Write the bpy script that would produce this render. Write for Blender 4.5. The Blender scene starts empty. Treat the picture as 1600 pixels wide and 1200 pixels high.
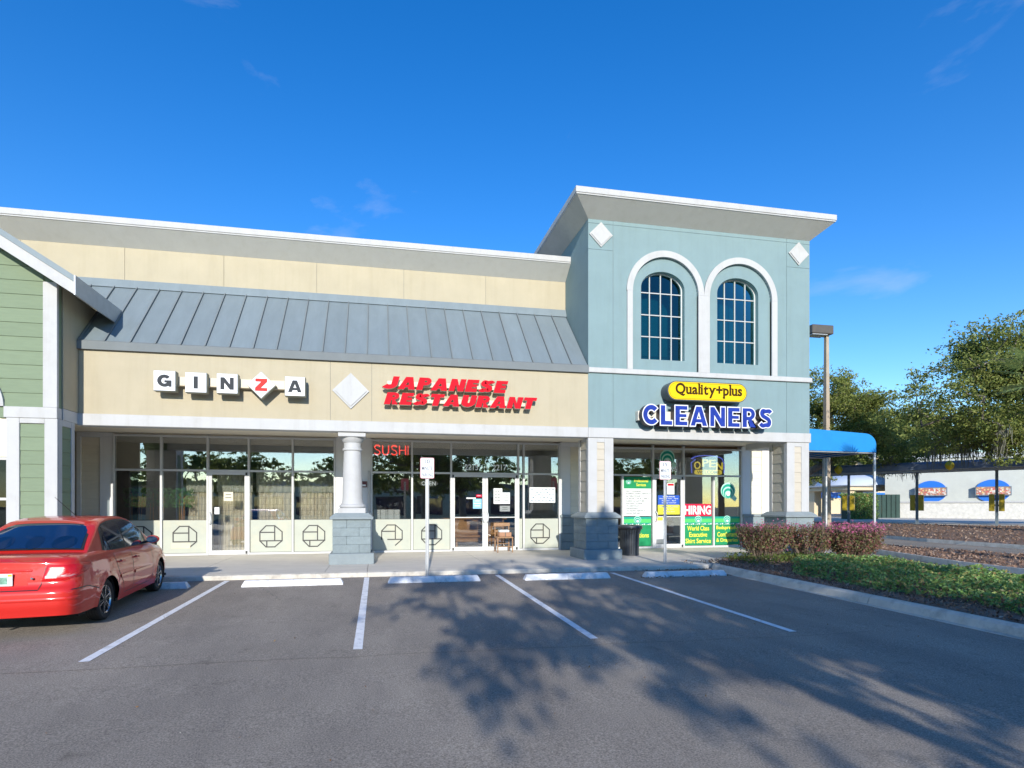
import bpy, bmesh, math, random
from mathutils import Vector, Matrix, noise
R = math.radians
PI = math.pi
scene = bpy.context.scene
COL = scene.collection

# ------------------------------------------------------------ camera
YAW = R(10.536)
cam_d = bpy.data.cameras.new('camera')
cam = bpy.data.objects.new('camera', cam_d)
COL.objects.link(cam)
cam.location = (0, 0, 1.565)
cam.rotation_euler = (PI / 2, 0, -YAW)
cam_d.sensor_fit = 'HORIZONTAL'
cam_d.sensor_width = 36.0
cam_d.lens = 19.09
cam_d.shift_x = 0.03325
cam_d.shift_y = 0.118125
cam_d.clip_start = 0.05
cam_d.clip_end = 3000
scene.camera = cam

# ------------------------------------------------------------ sun, sky, exposure
SUN_TO = Vector((-0.125, -1.0, 0.335)).normalized()      # direction towards the sun
SUN_EL = math.asin(SUN_TO.z)
SUN_AZ = math.atan2(SUN_TO.x, SUN_TO.y)
sun_d = bpy.data.lights.new('sun', 'SUN')
sun_d.energy = 2.75
sun_d.angle = R(0.53)
sun_d.color = (1.0, 0.94, 0.85)
sun = bpy.data.objects.new('sun', sun_d)
COL.objects.link(sun)
sun.rotation_euler = (-SUN_TO).to_track_quat('-Z', 'Y').to_euler()
sun.location = (0, 0, 30)

world = bpy.data.worlds.new('World')
scene.world = world
world.use_nodes = True
wn = world.node_tree.nodes
wl = world.node_tree.links
bg = wn['Background']
bg.inputs[1].default_value = 0.15
sky = wn.new('ShaderNodeTexSky')
sky.sky_type = 'NISHITA'
sky.sun_disc = False
sky.sun_elevation = SUN_EL
sky.sun_rotation = SUN_AZ
sky.air_density = 1.0
sky.dust_density = 0.05
sky.ozone_density = 2.5
tc = wn.new('ShaderNodeTexCoord')
mp = wn.new('ShaderNodeMapping')
mp.inputs['Scale'].default_value = (1.5, 1.5, 3.6)
mp.inputs['Location'].default_value = (24.3, 16.7, 8.1)
mp.inputs['Rotation'].default_value = (0.25, 0.35, 0.3)
nz = wn.new('ShaderNodeTexNoise')
nz.inputs['Scale'].default_value = 2.3
nz.inputs['Detail'].default_value = 9
nz.inputs['Roughness'].default_value = 0.56
nz.inputs['Distortion'].default_value = 0.35
cr = wn.new('ShaderNodeValToRGB')
cr.color_ramp.elements[0].position = 0.60
cr.color_ramp.elements[0].color = (0, 0, 0, 1)
cr.color_ramp.elements[1].position = 1.0
cr.color_ramp.elements[1].color = (0.75, 0.75, 0.75, 1)
hs = wn.new('ShaderNodeHueSaturation')
hs.inputs['Saturation'].default_value = 1.38
hs.inputs['Hue'].default_value = 0.512
hs.inputs['Value'].default_value = 0.78
mx = wn.new('ShaderNodeMixRGB')
mx.inputs['Color2'].default_value = (2.3, 2.5, 3.1, 1)
wl.new(tc.outputs['Generated'], mp.inputs['Vector'])
wl.new(mp.outputs['Vector'], nz.inputs['Vector'])
wl.new(nz.outputs['Fac'], cr.inputs['Fac'])
wl.new(sky.outputs['Color'], hs.inputs['Color'])
wl.new(hs.outputs['Color'], mx.inputs['Color1'])
wl.new(cr.outputs['Color'], mx.inputs['Fac'])
wl.new(mx.outputs['Color'], bg.inputs['Color'])

scene.view_settings.view_transform = 'Standard'
scene.view_settings.look = 'None'
scene.view_settings.exposure = 1.1
scene.view_settings.gamma = 1.0
scene.view_settings.use_curve_mapping = False

random.seed(7)

# ------------------------------------------------------------ materials
def mat(name, col, rough=0.6, var=0.08, scale=3.0, bump=0.0, bscale=60.0, metal=0.0, spec=0.5,
        coat=0.0, dirt=None, dirt_amt=0.0, dirt_scale=1.2, island=0.0, stretch=None, emit=0.0, streak=0.0, objrand=0.0):
    m = bpy.data.materials.new(name)
    m.use_nodes = True
    nt = m.node_tree
    b = nt.nodes['Principled BSDF']
    b.inputs['Roughness'].default_value = rough
    b.inputs['Metallic'].default_value = metal
    b.inputs['Specular IOR Level'].default_value = spec
    b.inputs['Coat Weight'].default_value = coat
    b.inputs['Coat Roughness'].default_value = 0.04
    tcn = nt.nodes.new('ShaderNodeTexCoord')
    vec = tcn.outputs['Object']
    if stretch:
        mpn = nt.nodes.new('ShaderNodeMapping')
        mpn.inputs['Scale'].default_value = stretch
        nt.links.new(vec, mpn.inputs['Vector'])
        vec = mpn.outputs['Vector']
    c4 = (col[0], col[1], col[2], 1)
    src = None
    if var > 0:
        n = nt.nodes.new('ShaderNodeTexNoise')
        n.inputs['Scale'].default_value = scale
        n.inputs['Detail'].default_value = 6
        n.inputs['Roughness'].default_value = 0.65
        nt.links.new(vec, n.inputs['Vector'])
        r = nt.nodes.new('ShaderNodeValToRGB')
        r.color_ramp.elements[0].position = 0.3
        r.color_ramp.elements[1].position = 0.7
        r.color_ramp.elements[0].color = tuple(max(0, v * (1 - var)) for v in col) + (1,)
        r.color_ramp.elements[1].color = tuple(min(1, v * (1 + var)) for v in col) + (1,)
        nt.links.new(n.outputs['Fac'], r.inputs['Fac'])
        src = r.outputs['Color']
    if dirt:
        n2 = nt.nodes.new('ShaderNodeTexNoise')
        n2.inputs['Scale'].default_value = dirt_scale
        n2.inputs['Detail'].default_value = 8
        n2.inputs['Roughness'].default_value = 0.7
        nt.links.new(vec, n2.inputs['Vector'])
        r2 = nt.nodes.new('ShaderNodeValToRGB')
        r2.color_ramp.elements[0].position = 0.5
        r2.color_ramp.elements[1].position = 0.72
        r2.color_ramp.elements[0].color = (0, 0, 0, 1)
        r2.color_ramp.elements[1].color = (dirt_amt, dirt_amt, dirt_amt, 1)
        nt.links.new(n2.outputs['Fac'], r2.inputs['Fac'])
        mm = nt.nodes.new('ShaderNodeMixRGB')
        mm.inputs['Color1'].default_value = c4
        if src: nt.links.new(src, mm.inputs['Color1'])
        mm.inputs['Color2'].default_value = tuple(dirt) + (1,)
        nt.links.new(r2.outputs['Color'], mm.inputs['Fac'])
        src = mm.outputs['Color']
    if island > 0:
        g = nt.nodes.new('ShaderNodeNewGeometry')
        hv = nt.nodes.new('ShaderNodeHueSaturation')
        mr = nt.nodes.new('ShaderNodeMapRange')
        mr.inputs['To Min'].default_value = 1 - island
        mr.inputs['To Max'].default_value = 1 + island
        nt.links.new(g.outputs['Random Per Island'], mr.inputs['Value'])
        nt.links.new(mr.outputs['Result'], hv.inputs['Value'])
        hv.inputs['Color'].default_value = c4
        if src: nt.links.new(src, hv.inputs['Color'])
        src = hv.outputs['Color']
    if streak > 0:                                  # rain streaks running down the face
        ms_ = nt.nodes.new('ShaderNodeMapping'); ms_.inputs['Scale'].default_value = (3.2, 3.2, 0.22)
        nt.links.new(tcn.outputs['Object'], ms_.inputs['Vector'])
        ns = nt.nodes.new('ShaderNodeTexNoise'); ns.inputs['Scale'].default_value = 1.6; ns.inputs['Detail'].default_value = 7; ns.inputs['Roughness'].default_value = 0.68
        nt.links.new(ms_.outputs['Vector'], ns.inputs['Vector'])
        rs = nt.nodes.new('ShaderNodeValToRGB'); rs.color_ramp.elements[0].position = 0.48; rs.color_ramp.elements[1].position = 0.78
        rs.color_ramp.elements[0].color = (1, 1, 1, 1); k = 1 - streak; rs.color_ramp.elements[1].color = (k, k * .99, k * .96, 1)
        nt.links.new(ns.outputs['Fac'], rs.inputs['Fac'])
        mu = nt.nodes.new('ShaderNodeMixRGB'); mu.blend_type = 'MULTIPLY'; mu.inputs['Fac'].default_value = 1; mu.inputs['Color1'].default_value = c4
        if src: nt.links.new(src, mu.inputs['Color1'])
        nt.links.new(rs.outputs['Color'], mu.inputs['Color2']); src = mu.outputs['Color']
    if objrand > 0:                                 # each piece a slightly different tone
        oi = nt.nodes.new('ShaderNodeObjectInfo'); ho = nt.nodes.new('ShaderNodeHueSaturation'); mo_ = nt.nodes.new('ShaderNodeMapRange')
        mo_.inputs['To Min'].default_value = 1 - objrand; mo_.inputs['To Max'].default_value = 1 + objrand
        nt.links.new(oi.outputs['Random'], mo_.inputs['Value']); nt.links.new(mo_.outputs['Result'], ho.inputs['Value'])
        ho.inputs['Color'].default_value = c4
        if src: nt.links.new(src, ho.inputs['Color'])
        src = ho.outputs['Color']
    if src: nt.links.new(src, b.inputs['Base Color'])
    else: b.inputs['Base Color'].default_value = c4
    if bump > 0:
        nb = nt.nodes.new('ShaderNodeTexNoise')
        nb.inputs['Scale'].default_value = bscale
        nb.inputs['Detail'].default_value = 5
        nt.links.new(vec, nb.inputs['Vector'])
        bp = nt.nodes.new('ShaderNodeBump')
        bp.inputs['Strength'].default_value = bump
        bp.inputs['Distance'].default_value = 0.02
        nt.links.new(nb.outputs['Fac'], bp.inputs['Height'])
        nt.links.new(bp.outputs['Normal'], b.inputs['Normal'])
    if emit > 0:
        b.inputs['Emission Color'].default_value = c4
        b.inputs['Emission Strength'].default_value = emit
    return m

def ramp_leaf(name, cols, trans=0.35, rough=0.5):
    m = bpy.data.materials.new(name)
    m.use_nodes = True
    nt = m.node_tree
    b = nt.nodes['Principled BSDF']
    b.inputs['Roughness'].default_value = rough
    b.inputs['Specular IOR Level'].default_value = 0.35
    g = nt.nodes.new('ShaderNodeNewGeometry')
    r = nt.nodes.new('ShaderNodeValToRGB')
    els = r.color_ramp.elements
    while len(els) < len(cols): els.new(0.5)
    for i, c in enumerate(cols):
        els[i].position = i / (len(cols) - 1)
        els[i].color = tuple(c) + (1,)
    nt.links.new(g.outputs['Random Per Island'], r.inputs['Fac'])
    nt.links.new(r.outputs['Color'], b.inputs['Base Color'])
    t = nt.nodes.new('ShaderNodeBsdfTranslucent')
    nt.links.new(r.outputs['Color'], t.inputs['Color'])
    ms = nt.nodes.new('ShaderNodeMixShader')
    ms.inputs['Fac'].default_value = trans
    nt.links.new(b.outputs['BSDF'], ms.inputs[1])
    nt.links.new(t.outputs['BSDF'], ms.inputs[2])
    nt.links.new(ms.outputs['Shader'], nt.nodes['Material Output'].inputs['Surface'])
    return m

def glass_mat(name, tint=(0.72, 0.78, 0.76), base=0.08, gain=1.5, ior=1.5, gcol=(0.95, 0.97, 1.0)):
    m = bpy.data.materials.new(name)
    m.use_nodes = True
    nt = m.node_tree
    nt.nodes.remove(nt.nodes['Principled BSDF'])
    tr = nt.nodes.new('ShaderNodeBsdfTransparent')
    tr.inputs['Color'].default_value = tuple(tint) + (1,)
    gl = nt.nodes.new('ShaderNodeBsdfGlossy')
    gl.inputs['Roughness'].default_value = 0.0
    gl.inputs['Color'].default_value = tuple(gcol) + (1,)
    tcn = nt.nodes.new('ShaderNodeTexCoord')
    nb = nt.nodes.new('ShaderNodeTexNoise')
    nb.inputs['Scale'].default_value = 0.9
    nt.links.new(tcn.outputs['Object'], nb.inputs['Vector'])
    bp = nt.nodes.new('ShaderNodeBump')
    bp.inputs['Strength'].default_value = 0.12
    bp.inputs['Distance'].default_value = 0.02
    nt.links.new(nb.outputs['Fac'], bp.inputs['Height'])
    nt.links.new(bp.outputs['Normal'], gl.inputs['Normal'])
    fr = nt.nodes.new('ShaderNodeFresnel')
    fr.inputs['IOR'].default_value = ior
    ma = nt.nodes.new('ShaderNodeMath')
    ma.operation = 'MULTIPLY_ADD'
    ma.inputs[1].default_value = gain
    ma.inputs[2].default_value = base
    ma.use_clamp = True
    nt.links.new(fr.outputs['Fac'], ma.inputs[0])
    ms = nt.nodes.new('ShaderNodeMixShader')
    nt.links.new(ma.outputs[0], ms.inputs['Fac'])
    nt.links.new(tr.outputs[0], ms.inputs[1])
    nt.links.new(gl.outputs[0], ms.inputs[2])
    nt.links.new(ms.outputs[0], nt.nodes['Material Output'].inputs['Surface'])
    return m

M = {}
M['yellow'] = mat('cream_stucco', (0.435, 0.385, 0.275), 0.9, 0.05, 1.5, 0.5, 110, streak=0.07, dirt=(0.40, 0.35, 0.24), dirt_amt=0.25, dirt_scale=0.7)
M['teal'] = mat('teal_stucco', (0.20, 0.29, 0.305), 0.9, 0.05, 1.3, 0.5, 110, streak=0.07, dirt=(0.17, 0.255, 0.27), dirt_amt=0.3, dirt_scale=0.8)
M['white'] = mat('white_trim_paint', (0.45, 0.455, 0.45), 0.75, 0.03, 2.0, 0.08, 90, streak=0.10, dirt=(0.34, 0.33, 0.31), dirt_amt=0.4, dirt_scale=1.6)
M['soffit'] = mat('beige_soffit', (0.76, 0.69, 0.55), 0.8, 0.05, 2.0)
M['white_shade_lift'] = mat('white_trim_shade_lift', (0.66, 0.665, 0.66), 0.75, 0.03, 2.0, 0.08, 90, streak=0.08)  # white trim paint, lightened in colour to offset the walkway shade
M['cream_shade_lift'] = mat('cream_siding_shade_lift', (0.70, 0.645, 0.52), 0.85, 0.05, 2.5, 0.12, 50, stretch=(1, 1, 9), objrand=0.035)  # lighter copy of the cream siding, brightened for the porch shade
M['cove'] = mat('grey_cornice_cove', (0.48, 0.485, 0.455), 0.8, 0.04, 2.0, 0.2, 100, streak=0.08)
M['roof'] = mat('blue_grey_metal_roof', (0.185, 0.228, 0.248), 0.6, 0.07, 1.2, 0.02, 8, metal=0.1, spec=0.3, dirt=(0.22, 0.265, 0.29), dirt_amt=0.5, dirt_scale=2.2, stretch=(3, 0.6, 1), objrand=0.06)
M['flash'] = mat('grey_flashing', (0.175, 0.195, 0.20), 0.8, 0.06, 2.0, spec=0.15)
M['green'] = mat('sage_siding', (0.175, 0.228, 0.145), 0.85, 0.06, 2.5, 0.12, 50, stretch=(1, 1, 9), objrand=0.035)
M['cream_board'] = mat('cream_siding', (0.47, 0.43, 0.35), 0.85, 0.05, 2.5, 0.12, 50, stretch=(1, 1, 9))
M['stone'] = mat('blue_grey_split_block', (0.205, 0.25, 0.26), 0.95, 0.10, 7.0, 0.9, 16, objrand=0.05, dirt=(0.165, 0.20, 0.21), dirt_amt=0.5, dirt_scale=3)
M['cap'] = mat('blue_grey_cap_stone', (0.225, 0.265, 0.275), 0.85, 0.08, 4.0, 0.3, 60)
M['alu'] = mat('aluminium_frame', (0.56, 0.57, 0.56), 0.7, 0.03, 4, spec=0.25)
M['glass'] = glass_mat('store_glass', (0.93, 0.95, 0.94), 0.17, 1.4, 1.5)
M['tower_glass'] = glass_mat('tower_glass', (0.22, 0.55, 0.60), 0.02, 1.1, 1.5, (0.30, 0.62, 0.60))
M['frost'] = mat('pale_green_panel', (0.42, 0.445, 0.385), 0.75, 0.05, 2.0, dirt=(0.60, 0.54, 0.36), dirt_amt=0.35, dirt_scale=1.4, spec=0.2)
M['black'] = mat('black_line', (0.03, 0.03, 0.03), 0.5, 0)
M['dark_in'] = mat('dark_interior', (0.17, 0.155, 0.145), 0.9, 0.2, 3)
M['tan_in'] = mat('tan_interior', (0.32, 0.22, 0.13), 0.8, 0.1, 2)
M['lattice'] = mat('curtain_cloth', (0.74, 0.65, 0.50), 0.9, 0.08, 5, stretch=(6, 1, 1))
M['valance'] = mat('valance_cloth', (0.48, 0.47, 0.40), 0.9, 0.08, 5)
M['wood_in'] = mat('orange_wood', (0.42, 0.19, 0.05), 0.45, 0.25, 4, stretch=(1, 1, 8))
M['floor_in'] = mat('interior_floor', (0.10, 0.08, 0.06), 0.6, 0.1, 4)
M['white_in'] = mat('white_interior', (0.6, 0.6, 0.58), 0.8, 0.03, 3)

def asphalt_mat():
    m = mat('asphalt', (0.315, 0.276, 0.232), 0.92, 0.10, 0.35, 0.7, 220, spec=0.3)
    nt = m.node_tree
    b = nt.nodes['Principled BSDF']
    old = b.inputs['Base Color'].links[0].from_socket
    tcn = nt.nodes.new('ShaderNodeTexCoord')
    n = nt.nodes.new('ShaderNodeTexNoise')
    n.inputs['Scale'].default_value = 75
    n.inputs['Detail'].default_value = 5
    n.inputs['Roughness'].default_value = 0.75
    nt.links.new(tcn.outputs['Object'], n.inputs['Vector'])
    r = nt.nodes.new('ShaderNodeValToRGB')
    r.color_ramp.elements[0].position = 0.36
    r.color_ramp.elements[0].color = (0.52, 0.52, 0.52, 1)
    r.color_ramp.elements[1].position = 0.66
    r.color_ramp.elements[1].color = (1.55, 1.55, 1.55, 1)
    nt.links.new(n.outputs['Fac'], r.inputs['Fac'])
    n3 = nt.nodes.new('ShaderNodeTexNoise')           # worn lighter and oily darker patches
    n3.inputs['Scale'].default_value = 0.8
    n3.inputs['Detail'].default_value = 7
    n3.inputs['Roughness'].default_value = 0.7
    mp3 = nt.nodes.new('ShaderNodeMapping')
    mp3.inputs['Scale'].default_value = (1.0, 0.35, 1.0)
    nt.links.new(tcn.outputs['Object'], mp3.inputs['Vector'])
    nt.links.new(mp3.outputs['Vector'], n3.inputs['Vector'])
    r3 = nt.nodes.new('ShaderNodeValToRGB')
    r3.color_ramp.elements[0].position = 0.32
    r3.color_ramp.elements[0].color = (0.80, 0.80, 0.81, 1)
    r3.color_ramp.elements[1].position = 0.68
    r3.color_ramp.elements[1].color = (1.18, 1.17, 1.14, 1)
    nt.links.new(n3.outputs['Fac'], r3.inputs['Fac'])
    a = nt.nodes.new('ShaderNodeMixRGB'); a.blend_type = 'MULTIPLY'; a.inputs['Fac'].default_value = 1
    nt.links.new(old, a.inputs['Color1']); nt.links.new(r.outputs['Color'], a.inputs['Color2'])
    a2 = nt.nodes.new('ShaderNodeMixRGB'); a2.blend_type = 'MULTIPLY'; a2.inputs['Fac'].default_value = 1
    nt.links.new(a.outputs['Color'], a2.inputs['Color1']); nt.links.new(r3.outputs['Color'], a2.inputs['Color2'])
    n4 = nt.nodes.new('ShaderNodeTexNoise')           # old oil spots
    n4.inputs['Scale'].default_value = 2.1; n4.inputs['Detail'].default_value = 5; n4.inputs['Roughness'].default_value = 0.6
    nt.links.new(tcn.outputs['Object'], n4.inputs['Vector'])
    r4 = nt.nodes.new('ShaderNodeValToRGB')
    r4.color_ramp.elements[0].position = 0.63; r4.color_ramp.elements[0].color = (1, 1, 1, 1)
    r4.color_ramp.elements[1].position = 0.74; r4.color_ramp.elements[1].color = (0.70, 0.70, 0.70, 1)
    nt.links.new(n4.outputs['Fac'], r4.inputs['Fac'])
    a3 = nt.nodes.new('ShaderNodeMixRGB'); a3.blend_type = 'MULTIPLY'; a3.inputs['Fac'].default_value = 1
    nt.links.new(a2.outputs['Color'], a3.inputs['Color1']); nt.links.new(r4.outputs['Color'], a3.inputs['Color2'])
    nt.links.new(a3.outputs['Color'], b.inputs['Base Color'])
    return m
M['asphalt'] = asphalt_mat()
M['concrete'] = mat('sidewalk_concrete', (0.60, 0.555, 0.475), 0.9, 0.08, 2.2, 0.35, 120, dirt=(0.44, 0.41, 0.36), dirt_amt=0.55, dirt_scale=0.9, stretch=(0.6, 1.6, 1))
M['kerb'] = mat('stained_kerb_concrete', (0.58, 0.545, 0.47), 0.9, 0.12, 4, 0.5, 90, dirt=(0.17, 0.155, 0.125), dirt_amt=0.7, dirt_scale=2.2)
M['kerb_light'] = mat('pale_kerb_concrete', (0.68, 0.66, 0.60), 0.9, 0.10, 4, 0.4, 90, dirt=(0.24, 0.22, 0.19), dirt_amt=0.6, dirt_scale=2.5)
M['line'] = mat('road_paint', (0.80, 0.80, 0.79), 0.8, 0.06, 6, 0.2, 160, dirt=(0.25, 0.24, 0.23), dirt_amt=0.6, dirt_scale=9)
M['stop'] = mat('painted_concrete_stop', (0.72, 0.73, 0.74), 0.8, 0.08, 5, 0.4, 90, dirt=(0.30, 0.29, 0.27), dirt_amt=0.7, dirt_scale=5.5)
M['mulch'] = mat('brown_mulch', (0.20, 0.13, 0.095), 0.95, 0.45, 14, 1.0, 60, dirt=(0.30, 0.19, 0.10), dirt_amt=0.7, dirt_scale=1.1)
M['far_ground'] = mat('far_ground', (0.09, 0.10, 0.06), 0.95, 0.3, 0.2)
M['galv'] = mat('galvanised_steel', (0.46, 0.48, 0.49), 0.45, 0.08, 6, metal=0.5)
M['chip'] = ramp_leaf('mulch_chips', [(0.09, 0.055, 0.04), (0.20, 0.12, 0.085), (0.31, 0.21, 0.15), (0.15, 0.09, 0.07), (0.42, 0.32, 0.25)], 0.05, 0.9)
M['litter'] = ramp_leaf('dry_leaves', [(0.20, 0.09, 0.03), (0.30, 0.17, 0.06), (0.13, 0.06, 0.03), (0.36, 0.24, 0.10)], 0.15, 0.8)
M['oak'] = ramp_leaf('oak_leaves', [(0.09, 0.125, 0.03), (0.22, 0.265, 0.06), (0.31, 0.35, 0.085), (0.14, 0.185, 0.045), (0.34, 0.335, 0.10)], 0.42, 0.6)
M['bark'] = mat('oak_bark', (0.19, 0.165, 0.135), 0.95, 0.3, 9, 0.9, 24, stretch=(1, 1, 0.25))
M['moss'] = ramp_leaf('hanging_moss', [(0.16, 0.165, 0.13), (0.24, 0.24, 0.19), (0.11, 0.11, 0.085)], 0.3, 0.9)
M['shrub'] = ramp_leaf('loropetalum_leaves', [(0.17, 0.20, 0.07), (0.24, 0.06, 0.07), (0.20, 0.23, 0.08), (0.15, 0.16, 0.06), (0.33, 0.08, 0.12), (0.24, 0.17, 0.11), (0.17, 0.20, 0.07), (0.22, 0.07, 0.08)], 0.3, 0.5)
M['flower'] = ramp_leaf('pink_blossoms', [(0.60, 0.10, 0.30), (0.48, 0.12, 0.22), (0.74, 0.25, 0.44)], 0.35, 0.6)
M['jasmine'] = ramp_leaf('jasmine_leaves', [(0.10, 0.20, 0.055), (0.16, 0.29, 0.075), (0.24, 0.39, 0.10), (0.12, 0.24, 0.09), (0.34, 0.42, 0.13), (0.36, 0.21, 0.09)], 0.3, 0.4)
M['twig'] = mat('twig', (0.15, 0.115, 0.085), 0.9, 0.2, 9)
M['palm'] = ramp_leaf('palm_leaflets', [(0.20, 0.29, 0.08), (0.30, 0.38, 0.12), (0.14, 0.22, 0.06)], 0.3, 0.5)

# ------------------------------------------------------------ object helpers
ORG = {}
def thing(name, label, cat, loc=(0, 0, 0), group=None, kind=None):
    o = bpy.data.objects.new(name, None)
    o.empty_display_size = 0.2
    COL.objects.link(o)
    o.location = loc
    ORG[o.name] = Vector(loc)
    tag(o, label, cat, group, kind)
    return o

def tag(o, label=None, cat=None, group=None, kind=None):
    if label: o['label'] = label
    if cat: o['category'] = cat
    if group: o['group'] = group
    if kind: o['kind'] = kind
    return o

def pempty(name, parent):
    o = bpy.data.objects.new(name, None)
    COL.objects.link(o)
    o.parent = parent
    ORG[o.name] = ORG[parent.name]
    return o

def dup(root, loc, label=None, rotz=None):
    r = root.copy()
    COL.objects.link(r)
    r.location = loc
    if rotz is not None: r.rotation_euler = (0, 0, rotz)
    if label: r['label'] = label
    for ch in root.children:
        cpy = ch.copy(); COL.objects.link(cpy); cpy.parent = r
        for g in ch.children:
            d = g.copy(); COL.objects.link(d); d.parent = cpy
    return r

class MB:
    def __init__(self):
        self.v = []; self.f = []
    def add(self, vs, fs):
        n = len(self.v)
        self.v.extend([tuple(p) for p in vs])
        self.f.extend([tuple(i + n for i in f) for f in fs])
        return self
    def box(self, x0, x1, y0, y1, z0, z1):
        return self.add([(x0, y0, z0), (x1, y0, z0), (x1, y1, z0), (x0, y1, z0), (x0, y0, z1), (x1, y0, z1), (x1, y1, z1), (x0, y1, z1)],
                        [(0, 3, 2, 1), (4, 5, 6, 7), (0, 1, 5, 4), (1, 2, 6, 5), (2, 3, 7, 6), (3, 0, 4, 7)])
    def cham(self, x0, x1, y0, y1, z0, z1, b=0.01):
        """box with all edges chamfered"""
        X = (x0, x1); Y = (y0, y1); Z = (z0, z1)
        vs = []; idx = {}
        for i in (0, 1):
            for j in (0, 1):
                for k in (0, 1):
                    sx = b if i == 0 else -b; sy = b if j == 0 else -b; sz = b if k == 0 else -b
                    for ax, p in ((0, (X[i], Y[j] + sy, Z[k] + sz)), (1, (X[i] + sx, Y[j], Z[k] + sz)), (2, (X[i] + sx, Y[j] + sy, Z[k]))):
                        idx[(i, j, k, ax)] = len(vs); vs.append(p)
        fs = []
        g = lambda i, j, k, a: idx[(i, j, k, a)]
        for s in (0, 1):
            q = [g(s, 0, 0, 0), g(s, 1, 0, 0), g(s, 1, 1, 0), g(s, 0, 1, 0)]; fs.append(q if s else q[::-1])
            q = [g(0, s, 0, 1), g(0, s, 1, 1), g(1, s, 1, 1), g(1, s, 0, 1)]; fs.append(q if s else q[::-1])
            q = [g(0, 0, s, 2), g(1, 0, s, 2), g(1, 1, s, 2), g(0, 1, s, 2)]; fs.append(q if s else q[::-1])
        for a in (0, 1):
            for c in (0, 1):
                f1 = [g(0, a, c, 1), g(1, a, c, 1), g(1, a, c, 2), g(0, a, c, 2)]
                f2 = [g(a, 0, c, 0), g(a, 1, c, 0), g(a, 1, c, 2), g(a, 0, c, 2)]
                f3 = [g(a, c, 0, 0), g(a, c, 1, 0), g(a, c, 1, 1), g(a, c, 0, 1)]
                fs += [f1, f2, f3]
        for i in (0, 1):
            for j in (0, 1):
                for k in (0, 1):
                    fs.append([g(i, j, k, 0), g(i, j, k, 1), g(i, j, k, 2)])
        return self.add(vs, fs)
    def quad(self, a, b, c, d):
        return self.add([a, b, c, d], [(0, 1, 2, 3)])
    def prism(self, poly, fn0, fn1, cap=True):
        """poly: 2d points, fn0/fn1 map a 2d point to the two 3d ends"""
        n = len(poly)
        vs = [fn0(p) for p in poly] + [fn1(p) for p in poly]
        fs = [(i, (i + 1) % n, n + (i + 1) % n, n + i) for i in range(n)]
        if cap: fs += [tuple(range(n))[::-1], tuple(range(n, 2 * n))]
        return self.add(vs, fs)
    def xprism(self, poly, x0, x1):      # poly in (y, z)
        return self.prism(poly, lambda p: (x0, p[0], p[1]), lambda p: (x1, p[0], p[1]))
    def yprism(self, poly, y0, y1):      # poly in (x, z)
        return self.prism(poly, lambda p: (p[0], y0, p[1]), lambda p: (p[0], y1, p[1]))
    def zprism(self, poly, z0, z1):
        return self.prism(poly, lambda p: (p[0], p[1], z0), lambda p: (p[0], p[1], z1))
    def tube(self, pts, rad, n=8, cap=True):
        pts = [Vector(p) for p in pts]
        if not hasattr(rad, '__len__'): rad = [rad] * len(pts)
        vs = []; fs = []
        pu = None
        for i, p in enumerate(pts):
            d = (pts[min(i + 1, len(pts) - 1)] - pts[max(i - 1, 0)])
            if d.length < 1e-9: d = Vector((0, 0, 1))
            d.normalize()
            if pu is None:
                pu = d.orthogonal().normalized()
            else:
                pu = (pu - d * pu.dot(d))
                pu = pu.normalized() if pu.length > 1e-6 else d.orthogonal().normalized()
            w = d.cross(pu)
            for k in range(n):
                a = 2 * PI * k / n
                vs.append(p + (pu * math.cos(a) + w * math.sin(a)) * rad[i])
        for i in range(len(pts) - 1):
            for k in range(n):
                fs.append((i * n + k, i * n + (k + 1) % n, (i + 1) * n + (k + 1) % n, (i + 1) * n + k))
        if cap:
            fs.append(tuple(range(n))[::-1]); fs.append(tuple((len(pts) - 1) * n + k for k in range(n)))
        return self.add(vs, fs)
    def lathe(self, prof, cx, cy, n=24, axis='z', cz=0):
        vs = []; fs = []
        for (r, h) in prof:
            for k in range(n):
                a = 2 * PI * k / n
                if axis == 'z': vs.append((cx + r * math.cos(a), cy + r * math.sin(a), h))
                elif axis == 'x': vs.append((h, cy + r * math.cos(a), cz + r * math.sin(a)))
                else: vs.append((cx + r * math.cos(a), h, cz + r * math.sin(a)))
        for i in range(len(prof) - 1):
            for k in range(n):
                fs.append((i * n + k, i * n + (k + 1) % n, (i + 1) * n + (k + 1) % n, (i + 1) * n + k))
        fs.append(tuple(range(n))[::-1]); fs.append(tuple((len(prof) - 1) * n + k for k in range(n)))
        return self.add(vs, fs)
    def build(self, name, m, parent=None, smooth=False, fix=False, label=None, kind=None):
        me = bpy.data.meshes.new(name)
        o0 = ORG[parent.name] if parent is not None else Vector((0, 0, 0))
        me.from_pydata([(x - o0.x, y - o0.y, z - o0.z) for (x, y, z) in self.v], [], self.f)
        if fix:
            bm = bmesh.new(); bm.from_mesh(me)
            bmesh.ops.remove_doubles(bm, verts=bm.verts, dist=1e-5)
            bmesh.ops.recalc_face_normals(bm, faces=bm.faces)
            bm.to_mesh(me); bm.free()
        me.update()
        if isinstance(m, str): m = M[m]
        me.materials.append(m)
        if smooth:
            me.polygons.foreach_set('use_smooth', [True] * len(me.polygons))
            if smooth != 'all': me.set_sharp_from_angle(angle=R(smooth if smooth is not True else 35))
        o = bpy.data.objects.new(name, me)
        COL.objects.link(o)
        if parent is not None:
            o.parent = parent
        ORG[o.name] = o0
        if label: o['label'] = label
        if kind: o['kind'] = kind
        return o

def struct(o, label=None):
    o['kind'] = 'structure'
    if label: o['label'] = label
    return o

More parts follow.
